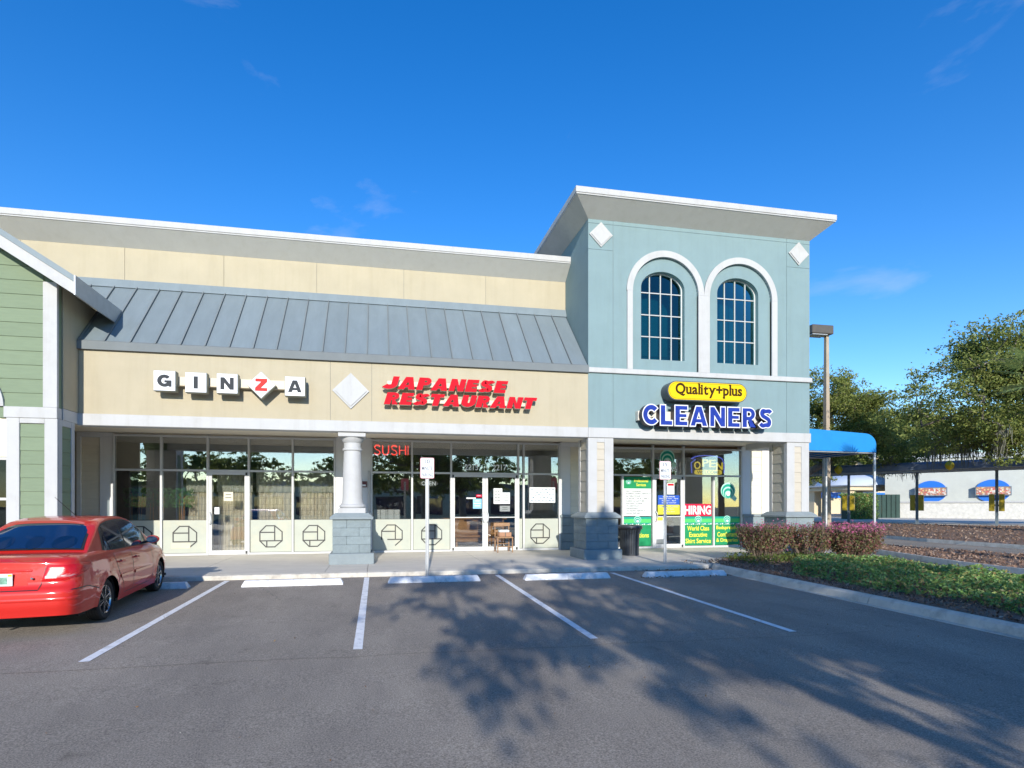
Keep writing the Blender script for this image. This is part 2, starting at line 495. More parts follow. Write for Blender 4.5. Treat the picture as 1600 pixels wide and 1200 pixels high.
# text helper: returns an MB in local 2d coordinates (x, z), extruded towards -y
_fc = bpy.data.collections.new('type_setting')
COL.children.link(_fc)
def text_verts(s, bold=0.0, extrude=0.0, shear=0.0, spacing=1.0, bevel=0.0, fill='BOTH', res=3, line=1.0):
    cu = bpy.data.curves.new('type', 'FONT')
    cu.body = s; cu.size = 1.0; cu.offset = bold; cu.extrude = extrude; cu.shear = shear
    cu.space_character = spacing; cu.bevel_depth = bevel; cu.resolution_u = res; cu.fill_mode = fill
    cu.align_x = 'CENTER'; cu.space_line = line
    if bevel: cu.bevel_resolution = 1
    o = bpy.data.objects.new('type', cu)
    _fc.objects.link(o)
    dg = bpy.context.evaluated_depsgraph_get()
    me = bpy.data.meshes.new_from_object(o.evaluated_get(dg))
    vs = [tuple(v.co) for v in me.vertices]
    fs = [tuple(p.vertices) for p in me.polygons]
    bpy.data.objects.remove(o); bpy.data.curves.remove(cu); bpy.data.meshes.remove(me)
    return vs, fs

def fit_text(s, x0, x1, z0, z1, yb, depth=0.004, **kw):
    """text filling the box x0..x1, z0..z1 on the plane y=yb, standing out 'depth' towards -y"""
    vs, fs = text_verts(s, extrude=0.5, **kw) if depth > 0 else text_verts(s, **kw)
    xs = [v[0] for v in vs]; ys = [v[1] for v in vs]; zs = [v[2] for v in vs]
    ax, bx, ay, by = min(xs), max(xs), min(ys), max(ys)
    az, bz = min(zs), max(zs)
    sx = (x1 - x0) / (bx - ax); sy = (z1 - z0) / (by - ay)
    sz = depth / (bz - az) if bz > az else 0
    mb = MB()
    mb.add([(x0 + (v[0] - ax) * sx, yb - (v[2] - az) * sz, z0 + (v[1] - ay) * sy) for v in vs], fs)
    return mb

# heavy sans capitals drawn as outlines (loops: outer first, then counters), height 1
def thick(path, t, n=1):
    """outline of a stroke of width t along a polyline"""
    P = [Vector((a, b, 0)) for a, b in path]; L = []; Rr = []; t = t + 2 * GO
    if GO:
        P[0] = P[0] + (P[0] - P[1]).normalized() * GO; P[-1] = P[-1] + (P[-1] - P[-2]).normalized() * GO
    for i, p in enumerate(P):
        d0 = (P[i] - P[i - 1]).normalized() if i > 0 else (P[1] - P[0]).normalized()
        d1 = (P[i + 1] - P[i]).normalized() if i < len(P) - 1 else d0
        d = (d0 + d1).normalized(); nn = Vector((-d.y, d.x, 0)); k = t / 2 / max(.5, nn.dot(Vector((-d0.y, d0.x, 0))))
        L.append((p.x + nn.x * k, p.y + nn.y * k)); Rr.append((p.x - nn.x * k, p.y - nn.y * k))
    return L + Rr[::-1]
def arc(cx, cy, rx, ry, a0, a1, n=12):
    return [(cx + rx * math.cos(R(a0 + (a1 - a0) * k / n)), cy + ry * math.sin(R(a0 + (a1 - a0) * k / n))) for k in range(n + 1)]
def glyph(ch, s=.30, h=.22):
    if ch == 'I': return [[(0, 0), (s, 0), (s, 1), (0, 1)]]
    if ch == 'L': return [[(0, 0), (.66, 0), (.66, h * 1.05), (s, h * 1.05), (s, 1), (0, 1)]]
    if ch == 'T': return [[(.40 - s / 2, 0), (.40 + s / 2, 0), (.40 + s / 2, 1 - h), (.80, 1 - h), (.80, 1), (0, 1), (0, 1 - h), (.40 - s / 2, 1 - h)]]
    if ch == 'E':
        w = .70
        return [[(0, 0), (w, 0), (w, h), (s, h), (s, .5 - h * .42), (w * .93, .5 - h * .42), (w * .93, .5 + h * .42), (s, .5 + h * .42), (s, 1 - h), (w, 1 - h), (w, 1), (0, 1)]]
    if ch == 'N':
        w = .88
        return [[(0, 0), (s * .92, 0), (s * .92, .56), (w - s * .92, 0), (w, 0), (w, 1), (w - s * .92, 1), (w - s * .92, .44), (s * .92, 1), (0, 1)]]
    if ch == 'Z':
        w = .78
        return [[(0, 0), (w, 0), (w, h), (w * .48, h), (w, 1 - h), (w, 1), (.02, 1), (.02, 1 - h), (w * .50, 1 - h), (0, h)]]
    if ch == 'A':
        w = .98; c = w / 2
        return [[(0, 0), (s * 1.02, 0), (s * 1.02 + .045, .17), (w - s * 1.02 - .045, .17), (w - s * 1.02, 0), (w, 0), (c + s * .58, 1), (c - s * .58, 1)],
                [(c - .105 * (1.35 - s), .36), (c + .105 * (1.35 - s), .36), (c, .36 + .95 * (.62 - s))]]
    if ch == 'U':
        w = .86; r = w / 2 - s / 2
        return [thick([(s / 2, 1), (s / 2, .42)] + arc(w / 2, .38, r, .38 - h / 2, 180, 360) + [(w - s / 2, .42), (w - s / 2, 1)], s)]
    if ch == 'J':
        return [thick([(.52, 1), (.52, .36)] + arc(.24, .34, .28, .34 - h / 2, 0, -150), s)]
    if ch in 'PR':
        w = .74; m = .38
        outer = [(0, 0), (s, 0), (s, m)] + ([(w * .62, 0), (w * 1.08, 0), (w * .76, m + .03)] if ch == 'R' else []) 
        if ch == 'R': outer = [(0, 0), (s, 0), (s, m - .02), (s + .06, m - .02), (w * .62, 0), (w * 1.10, 0), (w * .74, m + .03)]
        outer += [(w * .62, m)] if ch == 'P' else []
        outer += arc(w * .60, (1 + m) / 2, w * .42, (1 - m) / 2, -70 if ch == 'R' else -80, 90) + [(0, 1)]
        k = max(.04, (1 - m) / 2 - h * .86)
        hole = [(s, (1 + m) / 2 - k)] + arc(w * .54, (1 + m) / 2, .12, k, -90, 90, 8) + [(s, (1 + m) / 2 + k)]
        return [outer, hole]
    if ch in 'CG':
        w = .90; t = (s + h) / 2 * 1.06
        p = thick(arc(w / 2, .5, w / 2 - t / 2 + .01, .5 - t / 2, 40, 322 if ch == 'C' else 335, 26), t)
        if ch == 'C': return [p]
        return [p, 'U', [(w * .50, .54), (w * 1.0, .54), (w * 1.0, .02), (w * .80, .02), (w * .74, .36), (w * .50, .36)]]
    if ch == 'S':
        w = .74; t = (s + h) / 2 * .98
        c = [(w * .93, .80), (w * .78, .90), (w * .5, 1 - t / 2), (w * .27, .905), (w * .19, .77), (w * .27, .63), (w * .5, .53), (w * .72, .43), (w * .81, .28), (w * .73, .12), (w * .5, t / 2), (w * .24, .08), (w * .05, .20)]
        q = []
        for i in range(len(c) - 1):                       # smooth by Catmull-Rom
            p0, p1, p2, p3 = c[max(0, i - 1)], c[i], c[i + 1], c[min(len(c) - 1, i + 2)]
            for k in range(4):
                u = k / 4
                q.append(tuple(.5 * (2 * p1[d] + (p2[d] - p0[d]) * u + (2 * p0[d] - 5 * p1[d] + 4 * p2[d] - p3[d]) * u * u + (3 * p1[d] - p0[d] - 3 * p2[d] + p3[d]) * u ** 3) for d in (0, 1)))
        q.append(c[-1])
        return [thick(q, t)]
    return [[(0, 0), (.1, 0), (.1, 1), (0, 1)]]
def strip_mesh(outline, zs=1.0):
    n = len(outline) // 2; L = outline[:n]; Rr = outline[n:][::-1]; V = []; Fc = []
    for z in (.5 * zs, -.5 * zs):
        V += [(p[0], p[1], z) for p in L] + [(p[0], p[1], z) for p in Rr]
    for i in range(n - 1):
        Fc.append((i, n + i, n + i + 1, i + 1)); Fc.append((2 * n + i, 2 * n + i + 1, 3 * n + i + 1, 3 * n + i))
        Fc.append((i, i + 1, 2 * n + i + 1, 2 * n + i)); Fc.append((n + i, 3 * n + i, 3 * n + i + 1, n + i + 1))
    Fc.append((0, 2 * n, 3 * n, n)); Fc.append((n - 1, 2 * n - 1, 4 * n - 1, 3 * n - 1))
    return V, Fc
GO = 0.0
def glyph_mesh(ch, s=.30, h=.22, offset=0.0):
    """(verts, faces) of a letter in x, y with thickness 1 along z"""
    cu = bpy.data.curves.new('type', 'CURVE'); cu.dimensions = '2D'; cu.fill_mode = 'BOTH'; cu.extrude = .5; cu.offset = offset
    V, Fc = [], []
    groups = [[]]
    for lp in glyph(ch, s, h):
        if lp == 'U': groups.append([]); continue
        groups[-1].append(lp)
    global GO
    for gi, gr in enumerate(groups):
        if ch in 'SCUJ' or (ch == 'G' and gi == 0):
            GO = offset
            a, b = strip_mesh(glyph(ch, s, h)[0]); GO = 0.0
            n = len(V); V += a; Fc += [tuple(i + n for i in f) for f in b]; continue
        cu.splines.clear()
        for lp in gr:
            sp = cu.splines.new('POLY'); sp.points.add(len(lp) - 1); sp.use_cyclic_u = True
            for p, c in zip(sp.points, lp): p.co = (c[0], c[1], 0, 1)
        o = bpy.data.objects.new('type', cu); _fc.objects.link(o)
        dg = bpy.context.evaluated_depsgraph_get()
        me = bpy.data.meshes.new_from_object(o.evaluated_get(dg))
        n = len(V)
        V += [(v.co.x, v.co.y, v.co.z * (1 - .004 * gi)) for v in me.vertices]; Fc += [tuple(i + n for i in p.vertices) for p in me.polygons]
        bpy.data.objects.remove(o); bpy.data.meshes.remove(me)
    bpy.data.curves.remove(cu)
    return V, Fc
def place_glyph(ch, x0, x1, z0, z1, yb, depth, s=.30, h=.22, offset=0.0, ref=None):
    """letter scaled so that its un-offset outline fills the box"""
    lp = [p for l in glyph(ch, s, h) if l != 'U' for p in l]
    ax, bx = min(p[0] for p in lp), max(p[0] for p in lp); ay, by = min(p[1] for p in lp), max(p[1] for p in lp)
    V, Fc = glyph_mesh(ch, s, h, offset)
    sx = (x1 - x0) / (bx - ax); sy = (z1 - z0) / (by - ay)
    mb = MB(); mb.add([(x0 + (v[0] - ax) * sx, yb - (v[2] + .5) * depth, z0 + (v[1] - ay) * sy) for v in V], Fc)
    return mb
# ------------------------------------------------------------ ground and paving
YK = 12.05                      # kerb line of the walkway
def gz(y): return -0.015 * max(0.0, min(YK - y, 45.0))   # the lot falls gently away from the shops

g = MB(); g.quad((-900, -900, -0.85), (900, -900, -0.85), (900, 1500, -0.85), (-900, 1500, -0.85))
struct(g.build('ground', 'far_ground'))

lot = MB()
ys = [-60, -33, -20, -10, -4, 0, 3, 6, 9, 11, YK + 0.02]
for a, b in zip(ys[:-1], ys[1:]):
    lot.quad((-60, a, gz(a)), (60 if b <= 5.0 else 8.02, a, gz(a)), (60 if b <= 5.0 else 8.02, b, gz(b)), (-60, b, gz(b)))
LOT = struct(lot.build('parking_lot', 'asphalt'))
ORG[LOT.name] = Vector((0, 0, 0))
def line_strip(x, y0, y1, w=0.1):
    m = MB()
    n = 8
    for i in range(n):
        a = y0 + (y1 - y0) * i / n; b = y0 + (y1 - y0) * (i + 1) / n
        m.quad((x - w / 2, a, gz(a) + 0.005), (x + w / 2, a, gz(a) + 0.005), (x + w / 2, b, gz(b) + 0.005), (x - w / 2, b, gz(b) + 0.005))
    return m.build('parking_line', 'line', LOT)
for x, y0, y1 in ((-3.03, 6.36, 11.93), (-0.215, 6.34, 11.95), (2.635, 6.32, 11.86), (5.33, 6.2, 11.76), (-5.85, 6.36, 11.93)):
    line_strip(x, y0, y1, 0.105)
# crack joint and tar smears in the asphalt
ck = MB()
random.seed(3)
for (xa, ya, xb, yb) in ((-14, 6.15, 6.3, 6.02), (1.2, 10.9, 1.9, 11.8), (-2.4, 11.5, -1.6, 9.6)):
    pts = []
    n = 40
    for i in range(n + 1):
        t = i / n
        pts.append((xa + (xb - xa) * t + random.uniform(-.03, .03), ya + (yb - ya) * t + random.uniform(-.03, .03)))
    for p, q in zip(pts[:-1], pts[1:]):
        d = Vector((q[0] - p[0], q[1] - p[1], 0)).normalized(); nx, ny = -d.y * 0.004, d.x * 0.004
        ck.quad((p[0] - nx, p[1] - ny, gz(p[1]) + 0.003), (p[0] + nx, p[1] + ny, gz(p[1]) + 0.003), (q[0] + nx, q[1] + ny, gz(q[1]) + 0.003), (q[0] - nx, q[1] - ny, gz(q[1]) + 0.003))
ck.build('asphalt_crack', 'black', LOT)

# walkway: slabs of concrete between tooled joints, edged by a rounded kerb
SW = thing('sidewalk', None, None, (0, YK, 0), kind='structure')
jx = [-14.0, -9.6, -6.7, -3.93, -1.12, -0.21, 2.66, 5.6, 8.35, 11.2, 13.9]
for a, b in zip(jx[:-1], jx[1:]):
    y0 = YK + 0.17 if a < 8.3 else 12.95
    m = MB()
    m.xprism([(y0, -0.3), (16.9, -0.3), (16.9, 0.118), (y0 + 0.008, 0.1), (y0, 0.094)], a + 0.005, b - 0.005)
    m.build('slab', 'concrete', SW)
prof = [(YK + 0.165, -0.3), (YK + 0.165, 0.098), (YK + 0.05, 0.098), (YK + 0.022, 0.09), (YK + 0.006, 0.07), (YK - 0.006, -0.2)]
jk = [-14, -10, -7, -3.93, -0.21, 2.66, 5.6, 8.0]
for a, b in zip(jk[:-1], jk[1:]):
    m = MB(); m.xprism([(p[0], p[1]) for p in prof][::-1], a + 0.003, b - 0.003)
    m.build('kerb_stone', 'kerb', SW)

# ------------------------------------------------------------ pieces shared by the buildings
YF = 13.82; YS = 16.78; YP = 15.6
def board(P, L, h, parent, m, nrm='front', t0=0.022, t1=0.007, name='siding_board'):
    """one lap board: P lower left corner on the wall face, L length, h exposed height"""
    prof = [(0, 0), (t0, 0), (t0, 0.006), (t1, h - 0.003), (0, h - 0.003)]
    mb = MB()
    if nrm == 'front':
        mb.prism(prof, lambda p: (P[0], P[1] - p[0], P[2] + p[1]), lambda p: (P[0] + L, P[1] - p[0], P[2] + p[1]))
    elif nrm == 'left':
        mb.prism(prof, lambda p: (P[0] - p[0], P[1], P[2] + p[1]), lambda p: (P[0] - p[0], P[1] + L, P[2] + p[1]))
    else:
        mb.prism(prof, lambda p: (P[0] + p[0], P[1], P[2] + p[1]), lambda p: (P[0] + p[0], P[1] + L, P[2] + p[1]))
    return mb.build(name, m, parent, fix=True)

def siding(x0, x1, z0, z1, y, parent, m, h=0.30, nrm='front', x=None):
    z = z0
    while z < z1 - 0.02:
        hh = min(h, z1 - z)
        if nrm == 'front': board((x0, y, z), x1 - x0, hh, parent, m)
        else: board((x, x0, z), x1 - x0, hh, parent, m, nrm)
        z += h

Z_SILL, Z_LOW, Z_TR, Z_HEAD = 0.13, 1.14, 2.555, 3.515
def octagon(parent, cx, cz, r=0.30, broken=0, filled=False):
    """line emblem: an octagon crossed by four strokes"""
    y = YS - 0.002; w = 0.016
    mb = MB()
    def seg(ax, az, bx, bz):
        d = Vector((bx - ax, bz - az)); L = d.length; d /= L; n = Vector((-d.y, d.x)) * w
        a = Vector((ax, az)) - d * w * 0.8; b = Vector((bx, bz)) + d * w * 0.8
        mb.yprism([(a.x + n.x, a.y + n.y), (a.x - n.x, a.y - n.y), (b.x - n.x, b.y - n.y), (b.x + n.x, b.y + n.y)][::-1], y - 0.004 - 0.0006 * len(mb.f) / 6, y)
    k = 0.45
    P = [(-k, 1), (k * .75, 1), (1, .42), (1, -.42), (k * .75, -1), (-k, -1), (-1, -.42), (-1, .42)]
    P = [(cx + a * r, cz + b * r) for a, b in P]
    for i in range(8):
        if broken == 1 and i in (4, 5): continue
        if broken == 2 and i in (4, 5): continue
        seg(*P[i], *P[(i + 1) % 8])
    seg(cx - r, cz + .38 * r, cx + .33 * r, cz + .38 * r)
    seg(cx + .33 * r, cz + r, cx + .33 * r, cz - .42 * r)
    seg(cx - r if broken != 2 else cx - .4 * r, cz - .42 * r, cx + r, cz - .42 * r)
    if not broken: seg(cx - .38 * r, cz - .42 * r, cx - .38 * r, cz - r)
    mb.build('octagon_emblem', 'black', parent)
    if filled:
        f = MB(); f.box(cx - .28 * r, cx + .31 * r, y - 0.003, y - 0.0005, cz - .38 * r, cz + .95 * r)
        f.build('sign_shadow_patch', M['poster_and_shadow_grey'], parent)  # cast shadow of the parking sign, painted on as a grey patch
M['poster_and_shadow_grey'] = mat('grey_print_and_shadow', (0.22, 0.24, 0.24), 0.6, 0.1, 6)  # grey for poster print and for the painted sign shadow

def mullion(parent, x, w=0.055, z0=0.12, z1=3.56):
    m = MB(); m.cham(x - w / 2, x + w / 2, YS - 0.055, YS + 0.06, z0, z1, 0.004)
    m.build('mullion', 'alu', parent)
def rail(parent, x0, x1, z, h=0.055, name='rail', m='alu'):
    mb = MB(); mb.cham(x0, x1, YS - 0.048, YS + 0.05, z - h / 2, z + h / 2, 0.004)
    mb.build(name, m, parent)
def pane(parent, x0, x1, z0, z1, y=None):
    y = YS + 0.012 if y is None else y
    mb = MB(); mb.box(x0, x1, y, y + 0.008, z0, z1)
    return mb.build('pane', 'glass', parent)
def panel(parent, x0, x1, z0, z1, m='frost'):
    mb = MB(); mb.cham(x0 + 0.012, x1 - 0.012, YS + 0.0, YS + 0.02, z0 + 0.008, z1 - 0.012, 0.003)
    mb.build('lower_panel', m, parent)
    b = MB(); b.box(x0, x1, YS + 0.006, YS + 0.03, z0, z1)
    b.build('panel_gasket', 'black', parent)

def shop_door(parent, x0, x1, hinge='right', handle_side='left', z1=2.50, midrail=True, name='door'):
    """aluminium framed glass door leaf"""
    z0 = 0.125; s = 0.085
    f = MB()
    f.cham(x0, x0 + s, YS - 0.04, YS + 0.01, z0, z1, 0.004)
    f.cham(x1 - s, x1, YS - 0.04, YS + 0.01, z0, z1, 0.004)
    f.cham(x0 + s, x1 - s, YS - 0.038, YS + 0.008, z0, z0 + 0.13, 0.004)
    f.cham(x0 + s, x1 - s, YS - 0.038, YS + 0.008, z1 - s, z1, 0.004)
    if midrail: f.cham(x0 + s, x1 - s, YS - 0.036, YS + 0.006, 1.16, 1.19, 0.003)
    d = f.build(name, 'alu', parent)
    p = MB(); p.box(x0 + s, x1 - s, YS - 0.018, YS - 0.010, z0 + 0.13, z1 - s)
    p.build('pane', 'glass', d)
    hx = x0 + s / 2 if handle_side == 'left' else x1 - s / 2
    sg = 1 if handle_side == 'left' else -1
    h = MB(); h.tube([(hx, YS - 0.04, 1.0), (hx, YS - 0.10, 1.02), (hx + sg * .03, YS - 0.115, 1.06), (hx + sg * .05, YS - 0.115, 1.18), (hx + sg * .03, YS - 0.115, 1.30), (hx, YS - 0.10, 1.34), (hx, YS - 0.04, 1.36)], 0.013, 8)
    h.build('handle', 'galv', d, smooth=True)
    hg = MB()
    hx2 = x1 - 0.03 if hinge == 'right' else x0 + 0.03
    for z in (0.19, z1 - 0.06): hg.cham(hx2 - .025, hx2 + .025, YS - 0.06, YS - 0.036, z - .04, z + .04, 0.004)
    hg.build('hinge', M['black'], d)
    return d

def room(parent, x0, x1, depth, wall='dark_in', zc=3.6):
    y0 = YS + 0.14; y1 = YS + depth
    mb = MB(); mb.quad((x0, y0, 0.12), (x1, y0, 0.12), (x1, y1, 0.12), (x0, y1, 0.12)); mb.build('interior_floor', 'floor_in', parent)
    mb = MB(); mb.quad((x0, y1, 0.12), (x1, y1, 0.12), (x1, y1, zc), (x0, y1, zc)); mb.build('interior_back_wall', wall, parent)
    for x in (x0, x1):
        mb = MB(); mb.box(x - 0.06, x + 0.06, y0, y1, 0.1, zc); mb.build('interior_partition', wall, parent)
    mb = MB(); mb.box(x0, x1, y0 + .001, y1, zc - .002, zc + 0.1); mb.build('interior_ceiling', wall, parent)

def pilaster(parent, x0, x1, sx0, sx1, stone=True, y=None):
    """flat wall piece beside a storefront: white trims either side of lap boards"""
    y = YS - 0.01 if y is None else y
    zb = 1.25 if stone else 0.12
    p = pempty('pilaster', parent)
    b = MB(); b.box(x0, x1, y + 0.03, y + 0.25, 0.1, 3.6); b.build('backing_wall', 'cream_shade_lift', p)
    t = MB(); t.cham(x0, sx0, y - 0.025, y + 0.029, zb, 3.45, 0.005); t.build('trim_board', 'white_shade_lift', p)
    t = MB(); t.cham(sx1, x1, y - 0.025, y + 0.029, zb, 3.45, 0.005); t.build('trim_board', 'white_shade_lift', p)
    t = MB(); t.cham(x0, x1, y - 0.027, y + 0.029, 3.452, 3.59, 0.005); t.build('trim_board', 'white_shade_lift', p)
    siding(sx0 + .002, sx1 - .002, zb + .01, 3.45, y + 0.029, p, 'cream_shade_lift', 0.245)
    if stone:
        c = MB(); c.cham(x0 - 0.03, x1 + 0.0, y - 0.12, y + 0.029, 1.16, 1.245, 0.015); c.build('ledge_stone', 'cap', p)
        n = 4
        for i in range(n):
            h = (1.16 - 0.12) / n
            s = MB(); s.cham(x0, x1, y - 0.085, y + 0.029, 0.12 + i * h, 0.12 + (i + 1) * h - 0.004, 0.012); s.build('stone_block', 'stone', p)
    return p

def pillar_base(parent, cx, hw, y0, y1):
    """stone-faced pedestal: plinth, courses of split blocks and an overhanging cap"""
    m = MB(); m.cham(cx - hw, cx + hw, y0, y1, 0.09, 0.375, 0.02); m.build('plinth', 'cap', parent)
    n = 4; z = 0.376; h = (1.205 - z) / n; i0 = hw - 0.085
    for i in range(n):
        zz = z + i * h
        cut = [-i0, (-0.12 if i % 2 else 0.18), i0]
        for a, b in zip(cut[:-1], cut[1:]):
            s = MB(); s.cham(cx + a + (0.0015 if a > -i0 else 0), cx + b - (0.0015 if b < i0 else 0), y0 + 0.085, y1 - 0.085, zz + 0.0015, zz + h - 0.001, 0.007)
            s.build('stone_block', 'stone', parent)
    c = MB()
    c.cham(cx - hw + 0.02, cx + hw - 0.02, y0 + 0.02, y1 - 0.02, 1.206, 1.27, 0.012)
    o = hw - 0.02
    vs = [(cx - o + .01, y0 + .03, 1.27), (cx + o - .01, y0 + .03, 1.27), (cx + o - .01, y1 - .03, 1.27), (cx - o + .01, y1 - .03, 1.27),
          (cx - o + .12, y0 + .14, 1.365), (cx + o - .12, y0 + .14, 1.365), (cx + o - .12, y1 - .14, 1.365), (cx - o + .12, y1 - .14, 1.365)]
    c.add(vs, [(4, 5, 6, 7), (0, 1, 5, 4), (1, 2, 6, 5), (2, 3, 7, 6), (3, 0, 4, 7)])
    c.build('cap_stone', 'cap', parent)

def square_pillar(parent, x0, x1, nm='square_pillar'):
    p = pempty(nm, parent)
    cx = (x0 + x1) / 2; hw = 0.545; y0 = 13.65; y1 = y0 + 2 * hw; yf = YF; yb = YF + (x1 - x0)
    pillar_base(p, cx, hw, y0, y1)
    core = MB(); core.box(x0 + 0.03, x1 - 0.03, yf + 0.03, yb - 0.03, 1.3, 3.385); core.build('core', 'white', p)
    s0, s1 = x0 + 0.255, x1 - 0.255
    for a, b in ((x0, s0), (s1, x1)):
        m = MB(); m.cham(a, b, yf, yf + 0.045, 1.366, 3.38, 0.006); m.build('trim_board', 'white', p)
    m = MB(); m.cham(s0, s1, yf + 0.003, yf + 0.045, 3.26, 3.38, 0.004); m.build('trim_board', 'white', p)
    siding(s0 + .002, s1 - .002, 1.37, 3.26, yf + 0.03, p, 'cream_board', 0.285)
    # left side face, seen obliquely
    for a, b in ((yf + 0.047, yf + 0.13), (yb - 0.13, yb)):
        m = MB(); m.cham(x0, x0 + 0.045, a, b, 1.366, 3.38, 0.005); m.build('trim_board', 'white', p)
    siding(yf + 0.132, yb - 0.132, 1.37, 3.30, None, p, 'cream_board', 0.285, 'left', x0 + 0.03)
    return p

def cornice(parent, x0, x1, y, z0, z1, o, back, left=False, right=False, zf=None):
    """sloping cove with a white fascia: wall line y, cove foot z0, top z1, projection o"""
    zf = zf or (z1 - 0.19)
    xl = x0 - (o if left else 0); xr = x1 + (o - .15 if right else 0)
    c = MB()
    a = [(x0, y, z0), (x1, y, z0), (xr, y - o, zf), (xl, y - o, zf)]
    c.add(a, [(0, 1, 2, 3)])
    if left: c.add([(x0, back, z0), (x0, y, z0), (xl, y - o, zf), (xl, back, zf)], [(0, 1, 2, 3)])
    if right: c.add([(x1, y, z0), (x1, back, z0), (xr, back, zf), (xr, y - o, zf)], [(0, 1, 2, 3)])
    c.build('cornice_cove', 'cove', parent)
    f = MB(); e = 0.03
    f.cham(xl - (e if left else 0), xr + (e if right else 0), y - o - e, back, zf + 0.035, z1, 0.008)
    f.cham(xl - (0.012 if left else 0), xr + (0.012 if right else 0), y - o - 0.012, back - .02, zf - 0.002, zf + 0.033, 0.004)
    f.build('cornice_fascia', 'white', parent)

def wall_holes(parent, name, m, x0, x1, z0, z1, y, depth, holes):
    """front wall with arched holes. hole = (cx, hw, zb, zs, rise): straight sides to zs, elliptic head"""
    def top(h, x):
        t = max(0.0, 1 - ((x - h[0]) / h[1]) ** 2)
        return h[3] + h[4] * math.sqrt(t)
    xs = {x0, x1}
    for h in holes:
        for i in range(33):
            xs.add(h[0] - h[1] * math.cos(PI * i / 32))
    xs = sorted(xs)
    mb = MB()
    for a, b in zip(xs[:-1], xs[1:]):
        if b - a < 1e-6: continue
        mid = (a + b) / 2
        hh = [h for h in holes if abs(mid - h[0]) < h[1]]
        if not hh:
            mb.quad((a, y, z0), (b, y, z0), (b, y, z1), (a, y, z1)); continue
        h = hh[0]
        mb.quad((a, y, z0), (b, y, z0), (b, y, h[2]), (a, y, h[2]))
        ta, tb = top(h, a), top(h, b)
        mb.quad((a, y, ta), (b, y, tb), (b, y, z1), (a, y, z1))
        mb.quad((a, y, ta), (a, y + depth, ta), (b, y + depth, tb), (b, y, tb))
        mb.quad((a, y, h[2]), (b, y, h[2]), (b, y + depth, h[2]), (a, y + depth, h[2]))
    for h in holes:
        for s in (-1, 1):
            x = h[0] + s * h[1]
            q = [(x, y, h[2]), (x, y + depth, h[2]), (x, y + depth, h[3]), (x, y, h[3])]
            mb.quad(*(q if s < 0 else q[::-1]))
    return mb.build(name, m, parent)

def diamond(parent, cx, cz, y, r, name='diamond_ornament', t=0.05):
    mb = MB()
    P = [(0, -1), (1, 0), (0, 1), (-1, 0)]
    mb.yprism([(cx + a * r, cz + b * r) for a, b in P], y - t * 0.6, y)
    k = 0.86
    mb.yprism([(cx + a * r * k, cz + b * r * k) for a, b in P], y - t, y - t * 0.6 - 0.0015)
    return mb.build(name, 'white', parent)

# ------------------------------------------------------------ restaurant building (cream stucco, metal roof)
RB = thing('restaurant_building', 'long cream stucco shop building with sloping grey metal roof and round white column', 'building', (-0.5, YF, 0.1))
XL, XR = -6.68, 5.585
for a, b in ((XL + .003, -1.134), (-1.126, -0.132), (-0.124, XR)):
    m = MB(); m.box(a, b, YF, YF + 0.3, 3.652, 5.13); m.build('stucco_panel', 'yellow', RB)
m = MB(); m.box(XL + .003, XR, YF + 0.02, YF + 0.28, 3.66, 5.1); m.build('joint_backing', 'flash', RB)
m = MB(); m.cham(XL - 0.03, XR - .003, YF - 0.03, YF + 0.28, 3.382, 3.65, 0.01); m.build('white_beam', 'white', RB)
m = MB(); m.box(-14, XR - .002, YF + 0.282, YS + 0.3, 3.595, 3.66); m.build('soffit', 'soffit', RB)
m = MB(); m.box(-8.2, XR - .002, YS + 0.02, YS + 0.2, 3.56, 3.594); m.build('soffit_trim', 'soffit', RB)
# roof
rf = pempty('metal_roof', RB)
ye, ze, yr, zr = YF - 0.045, 5.285, YP - 0.02, 7.26
sl = math.atan2(zr - ze, yr - ye)
x = -6.66 - .535 * 2; k = 0
nx, nz = -math.sin(sl), math.cos(sl)
while x < XR - 0.02:
    x1 = min(x + 0.535, XR - 0.01)
    m = MB()
    t = 0.02
    u0 = 0.0 if x > -6.67 else max(0.0, (6.30 + 0.637 * (-6.195 - x - .27) - ze) / (zr - ze))
    def pt(xx, u, h):
        u = max(u, u0)
        return (xx, ye + (yr - ye) * u + nx * h, ze + (zr - ze) * u + nz * h)
    m.add([pt(x + .012, 0, 0), pt(x1 - .012, 0, 0), pt(x1 - .012, 1, 0), pt(x + .012, 1, 0), pt(x + .012, 0, -t), pt(x1 - .012, 0, -t), pt(x1 - .012, 1, -t), pt(x + .012, 1, -t)],
          [(0, 1, 2, 3), (7, 6, 5, 4), (0, 4, 5, 1), (1, 5, 6, 2), (2, 6, 7, 3), (3, 7, 4, 0)])
    m.build('roof_panel', 'roof', rf)
    if k > 0:
        s = MB(); w = 0.011; h = 0.045
        s.add([pt(x - w, 0, -t), pt(x + w, 0, -t), pt(x + w, 1, -t), pt(x - w, 1, -t), pt(x - w, 0, h), pt(x + w, 0, h), pt(x + w, 1, h), pt(x - w, 1, h)],
              [(4, 5, 6, 7), (0, 1, 5, 4), (1, 2, 6, 5), (2, 3, 7, 6), (3, 0, 4, 7)])
        s.build('roof_seam', 'flash', rf)
    x += 0.535; k += 1
m = MB(); m.xprism([(ye - 0.03, ze - 0.175), (ye - 0.03, ze + 0.012), (ye + 0.02, ze + 0.045), (ye + 0.02, ze + 0.03), (ye - 0.0, ze - 0.02), (ye, ze - 0.175)][::-1], -6.76, XR - .005); m.build('eave_fascia', 'flash', rf)
m = MB(); m.box(-6.66, XR - .005, ye + .003, YF + .1, ze - 0.16, ze - 0.1); m.build('eave_soffit', 'flash', rf)
